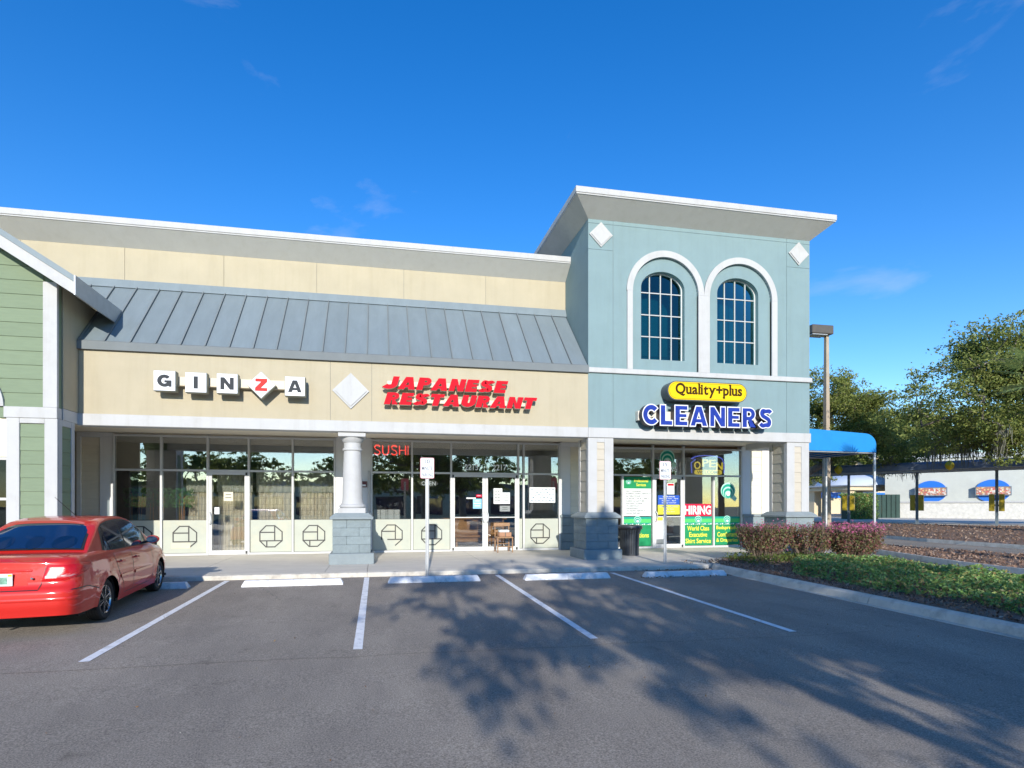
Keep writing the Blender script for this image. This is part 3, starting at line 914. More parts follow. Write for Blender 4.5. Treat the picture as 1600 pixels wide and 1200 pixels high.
m = MB(); m.xprism([(yr - 0.10, zr - 0.07), (yr - 0.085, zr - 0.02), (yr - 0.02, zr + 0.16), (YP + 0.0, zr + 0.16), (YP, zr - 0.07)][::-1], -8.6, XR - .005); m.build('ridge_flashing', 'roof', rf)
# parapet wall above the roof, in stucco panels
sx = [-13, -10.6, -8.85, -6.465, -4.045, -1.64, 0.753, 3.134, XR]
for a, b in zip(sx[:-1], sx[1:]):
    m = MB(); m.box(a + 0.004, b - 0.004, YP, YP + 0.25, 5.0, 8.32); m.build('parapet_panel', 'yellow', RB)
m = MB(); m.box(-13, XR, YP + .02, YP + .23, 5.0, 8.3); m.build('joint_backing', 'flash', RB)
cornice(RB, -13, XR - 0.004, YP - .002, 8.27, 8.825, 0.45, YP + 1.2, zf=8.635)
m = MB(); m.box(-13, XR - .01, YP + .26, 26, 8.2, 8.35); m.build('flat_roof', 'flash', RB)
m = MB(); m.box(-13, 13.4, 26, 26.3, 0, 8.3); m.build('rear_wall', 'cream_board', RB)
m = MB(); m.box(-13.3, -13, 14, 26.3, 0, 8.3); m.build('end_wall', 'cream_board', RB)

# round column on its stone pedestal
rc = pempty('round_column', RB)
ccx, ccy = -0.613, 14.19
pillar_base(rc, ccx, 0.545, 13.65, 14.74)
m = MB(); m.cham(ccx - .335, ccx + .335, ccy - .335, ccy + .335, 1.35, 1.49, 0.012); m.build('column_foot', 'white', rc)
prof = [(0.30, 1.49), (0.325, 1.51), (0.33, 1.54), (0.315, 1.57), (0.285, 1.585), (0.27, 1.62), (0.255, 1.68), (0.25, 1.75)]
for i in range(9):
    t = i / 8; prof.append((0.25 - 0.035 * t ** 1.6, 1.75 + (2.93 - 1.75) * t))
prof += [(0.235, 2.935), (0.25, 2.955), (0.25, 2.985), (0.235, 3.0), (0.215, 3.005), (0.215, 3.13), (0.225, 3.14), (0.26, 3.18), (0.30, 3.25), (0.305, 3.27)]
m = MB(); m.lathe(prof, ccx, ccy, 40); m.build('shaft', 'white', rc, smooth=True)
m = MB(); m.cham(ccx - .335, ccx + .335, ccy - .335, ccy + .335, 3.27, 3.381, 0.008); m.build('capital_block', 'white', rc)

# left storefront of the restaurant
def storefront(parent, cols, x_end, emblems):
    s = pempty('storefront', parent)
    edges = [c[0] for c in cols] + [x_end]
    for e in edges: mullion(s, e)
    for i, (x0, kind) in enumerate(cols):
        a, b = edges[i] + 0.0285, edges[i + 1] - 0.0285
        rail(s, a, b, Z_HEAD + .01); rail(s, a, b, Z_TR)
        pane(s, a, b, Z_TR + .0275, Z_HEAD - .0175)
        if kind == 'w':
            rail(s, a, b, Z_SILL + .02, 0.06, 'sill')
            pane(s, a, b, Z_LOW, Z_TR - .0275)
            panel(s, a, b, 0.181, Z_LOW - 0.002)
            em = emblems.get(i)
            if em: octagon(s, (a + b) / 2 + em[0], 0.645, 0.31, em[1], em[2])
        elif kind == 'd':
            shop_door(s, a, b, 'right', 'left', Z_TR - .03, False)
        elif kind == 'dd':
            mid = (a + b) / 2
            shop_door(s, a, mid - .003, 'left', 'right', Z_TR - .03)
            shop_door(s, mid + .003, b, 'right', 'left', Z_TR - .03)
        elif kind == 'n':
            rail(s, a, b, Z_SILL + .02, 0.06, 'sill')
            pane(s, a, b, Z_LOW, Z_TR - .0275); panel(s, a, b, 0.181, Z_LOW - 0.002)
    return s
SF1 = storefront(RB, [(-7.23, 'w'), (-6.005, 'w'), (-4.78, 'd'), (-3.668, 'w'), (-2.444, 'w')], -1.243, {0: (.05, 0, False), 1: (0, 1, False), 3: (0, 0, False), 4: (0, 0, False)})
SF2 = storefront(RB, [(-0.162, 'w'), (1.06, 'w'), (2.27, 'dd'), (4.424, 'n'), (4.60, 'w')], 5.80, {0: (0, 2, False), 1: (0, 0, True), 4: (-.05, 0, False)})
pilaster(RB, -8.15, -7.26, -8.04, -7.57, stone=True)
# pier between the two restaurant storefronts
m = MB(); m.box(-1.21, -0.19, YS - 0.03, YS + 0.3, 0.1, 3.594); m.build('pier_wall', 'white_shade_lift', RB)
m = MB(); m.box(-14, -8.151, YS + 0.02, YS + 0.2, 0.1, 3.594); m.build('pier_wall', 'cream_board', RB)
m = MB(); m.box(5.83, 7.05, YS + .24, YS + 0.3, 0.1, 3.594); m.build('pier_wall', 'cream_board', RB)
pilaster(RB, 5.83, 7.05, 6.16, 6.80)
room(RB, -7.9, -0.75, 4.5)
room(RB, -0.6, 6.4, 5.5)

# ------------------------------------------------------------ corner tower (teal stucco)
TB = thing('corner_tower_building', 'tall teal stucco corner building with two arched windows and overhanging white cornice', 'building', (9.0, YF, 0.1))
TX0, TX1 = 5.588, 12.42
acx, aw, az, ar = (7.845, 10.165), 0.985, 7.42, 0.985
RB_ = 0.004
# corner panels beside a central field, split by joints
for a, b in ((TX0, 6.296), (11.662, TX1)):
    for z0, z1 in ((3.652, 5.13), (5.27, 8.458), (8.466, 9.16), (9.168, 9.32)):
        m = MB(); m.box(a, b, YF, YF + 0.25, z0, z1); m.build('stucco_panel', 'teal', TB)
m = MB(); m.box(6.304, 11.654, YF, YF + .25, 3.652, 5.13); m.build('stucco_panel', 'teal', TB)
m = MB(); m.box(6.304, 11.654, YF, YF + .25, 9.168, 9.32); m.build('stucco_panel', 'teal', TB)
wall_holes(TB, 'arcade_wall', 'teal', 6.304, 11.654, 5.27, 9.16, YF, 0.055, [(c, aw, 5.27, az, ar) for c in acx])
wcx = (7.80, 10.12)
for c, w in zip(acx, wcx):
    wall_holes(TB, 'recessed_panel', 'teal', c - aw - .02, c + aw + .02, 5.25, 8.45, YF + 0.05, 0.17, [(w, 0.655, 5.585, 7.56, 0.47)])
m = MB(); m.box(6.29, 11.66, YF + .24, YF + .3, 5.0, 5.55); m.box(6.29, 6.75, YF + .24, YF + .3, 5.55, 9.3); m.box(11.2, 11.66, YF + .24, YF + .3, 5.55, 9.3); m.box(6.75, 11.2, YF + .24, YF + .3, 8.25, 9.3)
m.build('wall_core', 'flash', TB)
for x in (6.30, 11.658):
    m = MB(); m.box(x - .02, x + .02, YF + .012, YF + .24, 3.66, 9.3); m.build('joint_backing', 'flash', TB)
for z in (8.462, 9.164):
    for a, b in ((TX0 + .01, 6.27), (11.69, TX1 - .01)):
        m = MB(); m.box(a, b, YF + .012, YF + .24, z - .03, z + .03); m.build('joint_backing', 'flash', TB)
m = MB(); m.box(6.33, 11.62, YF + .012, YF + .2, 9.14, 9.19); m.build('joint_backing', 'flash', TB)
# white trim: string course, the three posts, two arches
m = MB(); m.cham(TX0 - 0.02, TX1 + 0.05, YF - 0.06, YF + 0.2, 5.13, 5.265, 0.01); m.build('string_course', 'white', TB)
tr = pempty('arch_trim', TB)
yo = YF - 0.045
for a, b in ((6.70, acx[0] - aw), (acx[0] + aw, acx[1] - aw), (acx[1] + aw, 11.33)):
    m = MB(); m.cham(a, b, yo, YF + 0.06, 5.266, az, 0.006); m.build('trim_post', 'white', tr)
mid = (acx[0] + acx[1]) / 2
ro = 1.16
for i, c in enumerate(acx):
    m = MB(); n = 40
    ring = []
    for k in range(n + 1):
        a = PI * k / n
        ci, si = math.cos(a), math.sin(a)
        inner = (c + aw * ci, az + ar * si); outer = (c + ro * ci, az + ro * si)
        if i == 0 and outer[0] > mid: outer = (mid, az + math.sqrt(max(0, ro * ro - (mid - c) ** 2)) * (1 if si > 0.02 else si / 0.02)) if inner[0] < mid else inner
        if i == 1 and outer[0] < mid: outer = (mid, az + math.sqrt(max(0, ro * ro - (mid - c) ** 2)) * (1 if si > 0.02 else si / 0.02)) if inner[0] > mid else inner
        ring.append((inner, outer))
    for (i0, o0), (i1, o1) in zip(ring[:-1], ring[1:]):
        m.prism([i0, o0, o1, i1], lambda p: (p[0], yo, p[1]), lambda p: (p[0], YF + 0.05, p[1]), True)
    m.build('trim_arch', 'white', tr, fix=False)
# arched windows
for w in wcx:
    wd = pempty('arched_window', TB)
    y = YF + 0.20
    hw, zs, ri = 0.66, 7.56, 0.475
    def ztop(xx, k=1.0): return zs + ri * math.sqrt(max(0, 1 - ((xx - w) / hw) ** 2))
    xsn = [w - hw + 2 * hw * i / 4 for i in range(5)]
    zr = [5.585, 6.255, 6.86, 7.475]
    for i in range(4):
        for j in range(4):
            a, b = xsn[i] + .011, xsn[i + 1] - .011
            z0 = zr[j] + .011
            if j < 3: poly = [(a, z0), (b, z0), (b, zr[j + 1] - .011), (a, zr[j + 1] - .011)]
            else:
                poly = [(a, z0), (b, z0)] + [(b + (a - b) * q / 8, max(z0 + .01, ztop(b + (a - b) * q / 8) - .01)) for q in range(9)]
            m = MB(); m.yprism(poly, y + .012, y + .02); m.build('pane', 'tower_glass', wd)
    m = MB()
    for xx in xsn[1:4]: m.box(xx - .014, xx + .014, y - .012, y + .024, 5.60, ztop(xx) - .02)
    m.build('muntin', 'white', wd)
    m = MB()
    for zz in zr[1:]: m.box(w - hw + .03, w + hw - .03, y - .009, y + .026, zz - .014, zz + .014)
    m.build('muntin', 'white', wd)
    m = MB(); f = 0.035
    m.box(w - hw, w - hw + f, y - .02, y + .03, 5.585, zs); m.box(w + hw - f, w + hw, y - .02, y + .03, 5.585, zs); m.box(w - hw + f, w + hw - f, y - .018, y + .03, 5.586, 5.62)
    for k in range(24):
        xa = w - hw * math.cos(PI * k / 24); xb = w - hw * math.cos(PI * (k + 1) / 24)
        ka = 1 - f / hw
        m.prism([(xa, ztop(xa)), (xb, ztop(xb)), (w + (xb - w) * ka, zs + (ztop(xb) - zs) * .93), (w + (xa - w) * ka, zs + (ztop(xa) - zs) * .93)], lambda p: (p[0], y - .02, p[1]), lambda p: (p[0], y + .03, p[1]))
    m.build('window_frame', 'alu', wd)
m = MB(); m.box(6.35, 11.6, YF + 1.1, YF + 1.2, 5.06, 9.3); m.build('attic_wall', mat('attic_blue_grey', (.20, .28, .30), .9, .3, .8), TB)
m = MB(); m.box(6.3, 11.7, YF + .3, YF + 1.6, 5.0, 5.05); m.build('attic_floor', 'dark_in', TB)
for dx in (5.945, 12.04): diamond(TB, dx, 8.86, YF - .001, 0.335)
# side walls
m = MB(); m.box(TX0, TX0 + .25, YF + .251, 21, 3.66, 9.32); m.build('side_wall', 'teal', TB)
m = MB(); m.box(TX1 - .25, TX1, YF + .251, 21, 3.66, 9.32); m.build('side_wall', 'teal', TB)
m = MB(); m.box(TX0 + .26, TX1 - .26, 20.7, 20.95, 3.7, 9.3); m.build('rear_wall', 'teal', TB)
m = MB(); m.box(TX0 + .02, TX1 - .02, YF + .1, 20.98, 9.325, 9.4); m.build('flat_roof', 'flash', TB)
cornice(TB, TX0 - .002, TX1 + .002, YF - .002, 9.27, 9.79, 0.52, 21.3, True, True, zf=9.60)
m = MB(); m.cham(XR, TX1 + 0.03, YF - 0.03, YF + 0.28, 3.382, 3.65, 0.01); m.build('white_beam', 'white', TB)
m = MB(); m.box(XR + .0, 12.40, YF + 0.282, YS + 0.3, 3.595, 3.655); m.build('soffit', 'soffit', TB)
m = MB(); m.box(12.401, 13.49, YS - .45, YS + 0.3, 3.595, 3.655); m.build('soffit', 'soffit', TB)
m = MB(); m.box(TX1 - .25, TX1 - .01, YF + .285, YS - .5, 3.40, 3.593); m.build('side_beam', 'white', TB)
m = MB(); m.box(12.43, 13.49, YS - .45, 26, 3.66, 4.2); m.build('rear_wing_wall', 'teal', TB)
m = MB(); m.box(13.30, 13.49, YS + .26, 26, 0, 3.59); m.build('rear_wing_wall', 'teal', TB)
square_pillar(TB, 5.588, 6.312)
square_pillar(TB, 11.672, 12.408)
pilaster(TB, 12.40, 13.48, 12.69, 13.17)
# cleaners storefront
S3 = pempty('storefront', TB)
e3 = [7.10, 9.062, 10.18, 12.37]
for e in e3: mullion(S3, e)
for i in range(3):
    a, b = e3[i] + .0285, e3[i + 1] - .0285
    rail(S3, a, b, 3.45); rail(S3, a, b, Z_TR); pane(S3, a, b, Z_TR + .0275, 3.42)
mullion(S3, 7.98, 0.05, 0.12, Z_TR - .029); mullion(S3, 11.30, 0.05, 0.12, Z_TR - .029)
for a, b in ((7.10, 7.98), (7.98, 9.062), (10.18, 11.30), (11.30, 12.37)):
    rail(S3, a + .029, b - .029, Z_SILL + .02, 0.06, 'sill')
    pane(S3, a + .029, b - .029, 0.185, Z_TR - .0275)
shop_door(S3, 9.062 + .0285, 10.18 - .0285, 'right', 'left', Z_TR - .03, True)
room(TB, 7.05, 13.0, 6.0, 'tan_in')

# ------------------------------------------------------------ green gabled building at the left
GB = thing('green_gable_building', 'sage green clapboard building front with white arch and steep gable roof', 'building', (-8.6, 13.0, 0.1))
YG = 13.0; GX = -6.68; gcx = -8.58
p1 = GX - gcx                        # half width
def rz(xx): return 5.87 + 0.637 * ((-6.195) - xx) if xx > gcx else 5.87 + 0.637 * ((-6.195) - (2 * gcx - xx))   # underside of the rake
# upper siding
z = 3.632; h = 0.297
while z < 7.2:
    lim = -6.195 - (z - 5.87 - 0.06) / 0.637
    xr = min(-6.951, lim)
    if xr > gcx + .05 and z < 6.9:
        # arch cut
        xa = gcx - 0.9
        zc = 3.62
        if z < zc + 0.9:
            xa = gcx + math.sqrt(max(0, 0.93 ** 2 - max(0, z - zc) ** 2)) - .02
            if z < zc: xa = gcx + .91
        for (a, b) in ((xa, xr), (2 * gcx - xr, 2 * gcx - xa)):
            if z >= zc + .9 and a < gcx < b and a == xa: a, b = 2 * gcx - xr, xr
            elif z >= zc + .9: continue
            board((a, YG + .02, z), b - a, h, GB, 'green')
    z += h
m = MB()
poly = [(2 * gcx - GX + .03, 3.40), (GX - .03, 3.40), (GX - .03, rz(GX) - .05), (gcx, rz(gcx) - .05), (2 * gcx - GX + .03, rz(GX) - .05)]
# wall behind the boards with the arch left open
wb = MB()
n = 40
for k in range(n):
    xa = 2 * gcx - GX + .03 + (2 * (GX - gcx) - .06) * k / n; xb = xa + (2 * (GX - gcx) - .06) / n
    def zb(xx): 
        d = abs(xx - gcx)
        return 3.62 + math.sqrt(0.72 ** 2 - d * d) if d < 0.72 else 3.4
    def zt(xx): return rz(xx) + .12
    wb.prism([(xa, zb(xa)), (xb, zb(xb)), (xb, zt(xb)), (xa, zt(xa))], lambda p: (p[0], YG + .021, p[1]), lambda p: (p[0], YG + .2, p[1]))
wb.build('gable_wall', 'green', GB)
for s in (0, 1):
    f = (lambda xx: xx) if s == 0 else (lambda xx: 2 * gcx - xx)
    def bx(mb, a, b, *r): 
        a, b = sorted((f(a), f(b))); mb.cham(a, b, *r, 0.006); return mb
    zt = rz(-6.70) + 0.10
    bx(MB(), -6.949, GX, YG - .03, YG + .05, 3.634, zt).build('corner_trim', 'white', GB)
    bx(MB(), -7.675, GX, YG - .034, YG + .15, 3.402, 3.632).build('white_band', 'white', GB)
    # pillar below the band
    pl = pempty('gable_pillar', GB)
    bx(MB(), -7.62, -6.71, YG + .03, YG + .62, 0.1, 3.40).build('core', 'white', pl)
    bx(MB(), -7.634, -7.392, YG - .02, YG + .029, 0.1, 3.40).build('trim_board', 'white', pl)
    bx(MB(), -6.925, GX, YG - .02, YG + .029, 0.1, 3.40).build('trim_board', 'white', pl)
    bx(MB(), -7.390, -6.927, YG - .017, YG + .029, 3.29, 3.40).build('trim_board', 'white', pl)
    a, b = sorted((f(-7.388), f(-6.929)))
    siding(a, b, 0.42, 3.288, YG + .028, pl, 'green', 0.287)
    if s == 0:
        for a, b in ((YG + .03, YG + .17), (YG + .53, YG + .66)):
            m = MB(); m.cham(GX - .03, GX, a, b, 0.1, 3.40, .004); m.build('trim_board', 'white', pl)
        m = MB(); m.cham(GX - .03, GX - .002, YG + .172, YG + .528, 3.27, 3.40, .004); m.build('trim_board', 'white', pl)
        siding(YG + .173, YG + .527, 0.42, 3.268, None, pl, 'green', 0.287, 'right', GX - .03)
    # arch trim half
m = MB(); n = 36
for k in range(n):
    a0, a1 = PI * k / n, PI * (k + 1) / n
    P = []
    for r_, a in ((0.66, a0), (0.905, a0), (0.905, a1), (0.66, a1)): P.append((gcx + r_ * math.cos(a), 3.633 + r_ * math.sin(a)))
    m.prism(P, lambda p: (p[0], YG - .035, p[1]), lambda p: (p[0], YG + .15, p[1]))
m.build('white_arch', 'white', GB)
# side return joining the cream building
m = MB(); m.box(GX - .2, GX - .003, YG + .21, YF + 1.3, 3.66, 6.27); m.build('return_wall', 'yellow', GB)
m = MB(); m.cham(GX - .2, GX, YG + .2, YF + .05, 3.402, 3.652, .006); m.build('white_band', 'white', GB)
# roof: two slabs, white rake boards, grey eave
def roof_slab(sgn):
    f = (lambda xx: xx) if sgn > 0 else (lambda xx: 2 * gcx - xx)
    e = -6.17; ridge_x = gcx
    zo = lambda xx: 5.87 + 0.637 * (-6.195 - xx)
    yb = 14.87
    ye_ = lambda xx: 14.87 - 1.4 * (e - xx) / (e - ridge_x)
    m = MB()
    P = [(e, zo(e) + .34), (ridge_x, zo(ridge_x) + .34), (ridge_x, zo(ridge_x) + .47), (e, zo(e) + .47)]
    m.prism(P, lambda p: (f(p[0]), YG - .42, p[1]), lambda p: (f(p[0]), ye_(p[0]), p[1])); m.build('gable_roof_slab', 'roof', GB, fix=True)
    m = MB()
    P = [(e + .0, zo(e) + .08), (ridge_x, zo(ridge_x) + .08), (ridge_x, zo(ridge_x) + .335), (e, zo(e) + .335)]
    m.prism(P, lambda p: (f(p[0]), YG - .40, p[1]), lambda p: (f(p[0]), YG - .33, p[1])); m.build('rake_board', 'white', GB, fix=True)
    m = MB()
    P = [(e - .02, zo(e) + .10), (ridge_x, zo(ridge_x) + .12), (ridge_x, zo(ridge_x) + .18), (e - .02, zo(e) + .16)]
    m.prism(P, lambda p: (f(p[0]), YG - .328, p[1]), lambda p: (f(p[0]), ye_(p[0]) - .01, p[1])); m.build('rake_soffit', 'cove', GB, fix=True)
    m = MB()
    a, b = sorted((f(e), f(e + .035)))
    m.cham(a, b, YG - .425, yb, zo(e) + .06, zo(e) + .47, .006); m.build('eave_gutter', 'galv', GB)
roof_slab(1); roof_slab(-1)
# shop window behind the arch
gs = pempty('storefront', GB)
for x in (-9.5, -8.0):
    m = MB(); m.cham(x - .03, x + .03, YG + 1.0, YG + 1.1, .12, 3.4, .004); m.build('mullion', 'alu', gs)
for z in (.16, 1.7, 2.62):
    m = MB(); m.cham(-10.3, -7.64, YG + 1.105, YG + 1.16, z - .03, z + .03, .004); m.build('rail', 'alu', gs)
m = MB(); m.box(-10.3, -7.64, YG + 1.17, YG + 1.18, .12, 2.63); m.build('pane', glass_mat('dim_glass', (.5, .55, .55), 0.0, .7, 1.45), gs)
m = MB(); m.box(-11, -7.62, YG + 1.1, YG + 1.2, 2.66, 4.8); m.build('back_wall', 'soffit', GB)
m = MB(); m.box(-11, -7.62, YG + 1.8, YG + 1.9, .1, 2.66); m.build('interior_back_wall', 'dark_in', GB)
m = MB(); m.box(-16, -10.6, YG, YG + .3, 0.1, 5.5); m.build('side_wall', 'green', GB)
# ------------------------------------------------------------ shop signs
M['sign_white'] = mat('sign_face_white', (0.78, 0.80, 0.82), 0.8, 0.02, 3, spec=.15)
M['sign_grey'] = mat('letter_grey', (0.05, 0.055, 0.06), 0.8, 0, spec=.1)
M['sign_red'] = mat('letter_red', (0.56, 0.008, 0.02), 0.75, 0.06, 5, spec=0.15)
M['z_red'] = mat('letter_z_red', (0.56, 0.05, 0.045), 0.8, 0, spec=.1)
M['can'] = mat('sign_can_olive', (0.22, 0.23, 0.18), 0.5, 0.05, 4)
M['raceway'] = mat('raceway_cream', (0.62, 0.55, 0.42), 0.6, 0.04, 4)
M['sign_yellow'] = mat('sign_yellow', (0.74, 0.52, 0.012), 0.8, 0.03, 4, spec=.12)
M['sign_brown'] = mat('letter_brown', (0.045, 0.022, 0.008), 0.8, 0, spec=.1)
M['sign_can'] = mat('sign_can_dark', (0.075, 0.08, 0.085), 0.35, 0.05, 4)
M['blue'] = mat('letter_blue', (0.015, 0.04, 0.27), 0.7, 0.25, 9, spec=.15)
M['letter_side'] = mat('letter_return_dark', (0.035, 0.02, 0.025), 0.4, 0)

GS = thing('shop_sign', 'sign of four white boxes and a white diamond spelling GINZA on the cream wall', 'sign', (-3.3, YF, 4.4))
m = MB(); m.cham(-4.75, -1.85, YF - 0.16, YF - 0.002, 4.335, 4.545, 0.008); m.build('raceway', 'raceway', GS)
gy = YF - 0.36
boxes = [('G', -4.758, 4.395, -.012), ('I', -4.095, 4.382, -.005), ('N', -3.42, 4.385, -.004), ('A', -1.915, 4.38, .0)]
for ch, cx, cz, tilt in boxes:
    r = 0.236
    m = MB(); m.cham(cx - r, cx + r, gy + .02, YF - .162, cz - r, cz + r, 0.01); b = m.build('sign_box', 'can', GS)
    m = MB(); m.cham(cx - r + .012, cx + r - .012, gy, gy + .019, cz - r + .012, cz + r - .012, 0.004); m.build('sign_face', 'sign_white', b)
    w = {'G': .15, 'I': .045, 'N': .145, 'A': .155}[ch]
    place_glyph(ch, cx - w, cx + w, cz - .14, cz + .14, gy - .0008, 0.006, .28, .22).build('letter', 'sign_grey', b)
r = 0.327; cx, cz = -2.672, 4.385
P = [(0, -1), (1, 0), (0, 1), (-1, 0)]
m = MB(); m.yprism([(cx + a * r, cz + b_ * r) for a, b_ in P], gy + .02, YF - .162); b = m.build('sign_box', 'can', GS, label='white diamond box with a red letter Z')
m = MB(); m.yprism([(cx + a * (r - .02), cz + b_ * (r - .02)) for a, b_ in P], gy, gy + .019); m.build('sign_face', 'sign_white', b)
place_glyph('Z', cx - .135, cx + .135, cz - .145, cz + .145, gy - .0008, 0.006, .28, .25).build('letter', 'z_red', b)

diamond(RB, -0.637, 4.39, YF - .001, 0.445, t=0.06)

JS = thing('shop_sign', 'slanting red letters JAPANESE RESTAURANT in two rows on the cream wall', 'sign', (2.1, YF, 4.2))
m = MB(); m.cham(0.25, 3.2, YF - 0.11, YF - .002, 4.535, 4.66, .006); m.build('raceway', 'raceway', JS)
m = MB(); m.cham(0.3, 3.9, YF - 0.11, YF - .002, 4.135, 4.26, .006); m.build('raceway', 'raceway', JS)
M['sign_red_side'] = mat('letter_return_white', (0.62, 0.58, 0.50), 0.5, 0.03)
def letter_row(parent, s, x0, x1, z0, z1, yf, yb, gap, face, side, sw, sh_, shear=0.0, trim=None, trim_o=0.0):
    """separate channel letters: a deep return in one colour and a proud face in another"""
    gl = []
    for ch in s:
        xs = [p[0] for l in glyph(ch, sw, sh_) if l != 'U' for p in l]
        gl.append((ch, max(xs) - min(xs)))
    hgt = z1 - z0; sl_ = shear * hgt; n = len(s)
    sc = ((x1 - x0) - sl_ - gap * (n - 1)) / sum(g_[1] for g_ in gl)
    x = x0
    def shearmb(mb):
        mb.v = [(v[0] + shear * (v[2] - z0), v[1], v[2]) for v in mb.v]; return mb
    for ch, w0 in gl:
        w = w0 * sc
        L = shearmb(place_glyph(ch, x, x + w, z0, z1, yb, yb - yf - .006, sw, sh_, trim_o)).build('letter', side, parent)
        if trim:
            shearmb(place_glyph(ch, x, x + w, z0, z1, yf + .0055, .004, sw, sh_, trim_o)).build('letter_trim', trim, L)
            shearmb(place_glyph(ch, x, x + w, z0, z1, yf + .001, .006, sw, sh_, -.012)).build('letter_face', face, L)
        else:
            shearmb(place_glyph(ch, x, x + w, z0, z1, yf + .0055, .006, sw, sh_, 0)).build('letter_face', face, L)
        x += w + gap
letter_row(JS, 'JAPANESE', 0.11, 3.32, 4.435, 4.745, YF - .25, YF - .12, .035, 'sign_red', 'sign_red_side', .36, .27, 0.30)
letter_row(JS, 'RESTAURANT', 0.165, 4.09, 4.05, 4.345, YF - .25, YF - .12, .03, 'sign_red', 'sign_red_side', .36, .27, 0.30)

QS = thing('shop_sign', 'rounded yellow sign Quality+plus in a dark case on the teal wall', 'sign', (8.9, YF, 4.6))
def stadium(x0, x1, z0, z1, n=14):
    r = (z1 - z0) / 2; zc = (z0 + z1) / 2; P = []
    for k in range(n + 1):
        a = -PI / 2 + PI * k / n; P.append((x1 - r + r * math.cos(a), zc + r * math.sin(a)))
    for k in range(n + 1):
        a = PI / 2 + PI * k / n; P.append((x0 + r + r * math.cos(a), zc + r * math.sin(a)))
    return P
qx0, qx1, qz0, qz1 = 7.70, 10.10, 4.40, 4.925
m = MB(); m.yprism(stadium(qx0, qx1, qz0, qz1), YF - .36, YF - .002); m.build('sign_case', 'sign_can', QS, smooth=30)
m = MB(); m.yprism(stadium(qx0 + .025, qx1 - .025, qz0 + .025, qz1 - .025), YF - .372, YF - .3605); m.build('sign_face', 'sign_yellow', QS)
mo = MB(); A_ = stadium(qx0 + .055, qx1 - .055, qz0 + .05, qz1 - .05); B_ = stadium(qx0 + .062, qx1 - .062, qz0 + .057, qz1 - .057)
for i in range(len(A_)):
    j = (i + 1) % len(A_)
    mo.add([(A_[i][0], YF - .3735, A_[i][1]), (A_[j][0], YF - .3735, A_[j][1]), (B_[j][0], YF - .3735, B_[j][1]), (B_[i][0], YF - .3735, B_[i][1])], [(0, 1, 2, 3)])
mo.build('border_line', 'sign_brown', QS)
t = MB()
gl = []
for ch in 'Quality+plus':
    vs, fs = text_verts(ch, bold=.028, extrude=.5, res=4)
    gl.append((ch, vs, fs, min(v[0] for v in vs), max(v[0] for v in vs)))
gap = .055; tot = sum(q[4] - q[3] for q in gl) + gap * 11; k = (9.94 - 7.93) / tot; kz = k * 1.06
x = 7.93; zb_ = 4.585
for ch, vs, fs, a, b in gl:
    t.add([(x + (v[0] - a) * k, YF - .373 - (v[2] + .5) * .005, zb_ + v[1] * kz) for v in vs], fs)
    w = (b - a) * k; st = .030
    ser = {'u': [(0, .43), (.72, .43), (1.0, .0)], 'l': [(.3, .70), (.5, 0)], 'i': [(.3, .43), (.5, 0)], 'p': [(0.05, .43), (.12, -.20)], 'y': [(.08, .43), (.92, .43)]}.get(ch, [])
    for u, zz in ser: t.box(x + u * w - .036, x + u * w + .036, YF - .3788, YF - .3733, zb_ + zz * kz - .004, zb_ + zz * kz + .022)
    x += w + gap * k
t.build('lettering', 'sign_brown', QS)

CS = thing('shop_sign', 'blue and white channel letters CLEANERS on the teal wall', 'sign', (8.9, YF, 4.0))
m = MB(); m.cham(6.95, 10.6, YF - .16, YF - .002, 3.86, 4.12, .008); m.build('raceway', M['sign_red_side'], CS)
M['cl_trim'] = mat('letter_trim_white', (0.66, 0.67, 0.70), 0.8, 0, spec=.15)
letter_row(CS, 'CLEANERS', 6.99, 10.90, 3.72, 4.255, YF - .36, YF - .165, .085, 'blue', 'letter_side', .27, .21, 0.0, 'cl_trim', .045)

# neon and window lettering
M['neon_red'] = mat('neon_red', (1.0, 0.05, 0.03), 0.4, 0, emit=0.9)
M['neon_yellow'] = mat('neon_yellow', (0.95, 0.72, 0.05), 0.4, 0, emit=0.35)
M['neon_blue'] = mat('neon_blue', (0.12, 0.16, 0.75), 0.4, 0, emit=0.5)
SU = thing('neon_sign', 'red neon tubing SUSHI hanging in the upper window', 'sign', (0.43, YS + .1, 3.2))
letters = {'S': [(.9, .85), (.7, 1), (.3, 1), (.08, .8), (.3, .55), (.7, .45), (.92, .2), (.7, 0), (.3, 0), (.08, .15)], 'U': [(.05, 1), (.05, .25), (.25, 0), (.7, 0), (.92, .25), (.92, 1)],
           'H': None, 'I': [(.5, 1), (.5, 0)]}
x = -0.10
for ch in 'SUSHI':
    w = 0.22 if ch != 'I' else 0.05
    m = MB()
    paths = [letters[ch]] if letters[ch] else [[(.05, 1), (.05, 0)], [(.95, 1), (.95, 0)], [(.05, .5), (.95, .5)]]
    for dy in (0, 0.03):
        for p in paths:
            k = .85 if dy else 1
            m.tube([(x + w * (.5 + (a - .5) * k), YS + .10 + dy, 3.10 + .30 * (.5 + (b - .5) * k)) for a, b in p], 0.010, 6)
    m.build('neon_letter', 'neon_red', SU)
    x += w + 0.035
m = MB(); m.box(-.1, 1.0, YS + .15, YS + .155, 3.07, 3.08); m.box(-.1, 1.0, YS + .15, YS + .155, 3.40, 3.41); m.build('frame', 'black', SU)

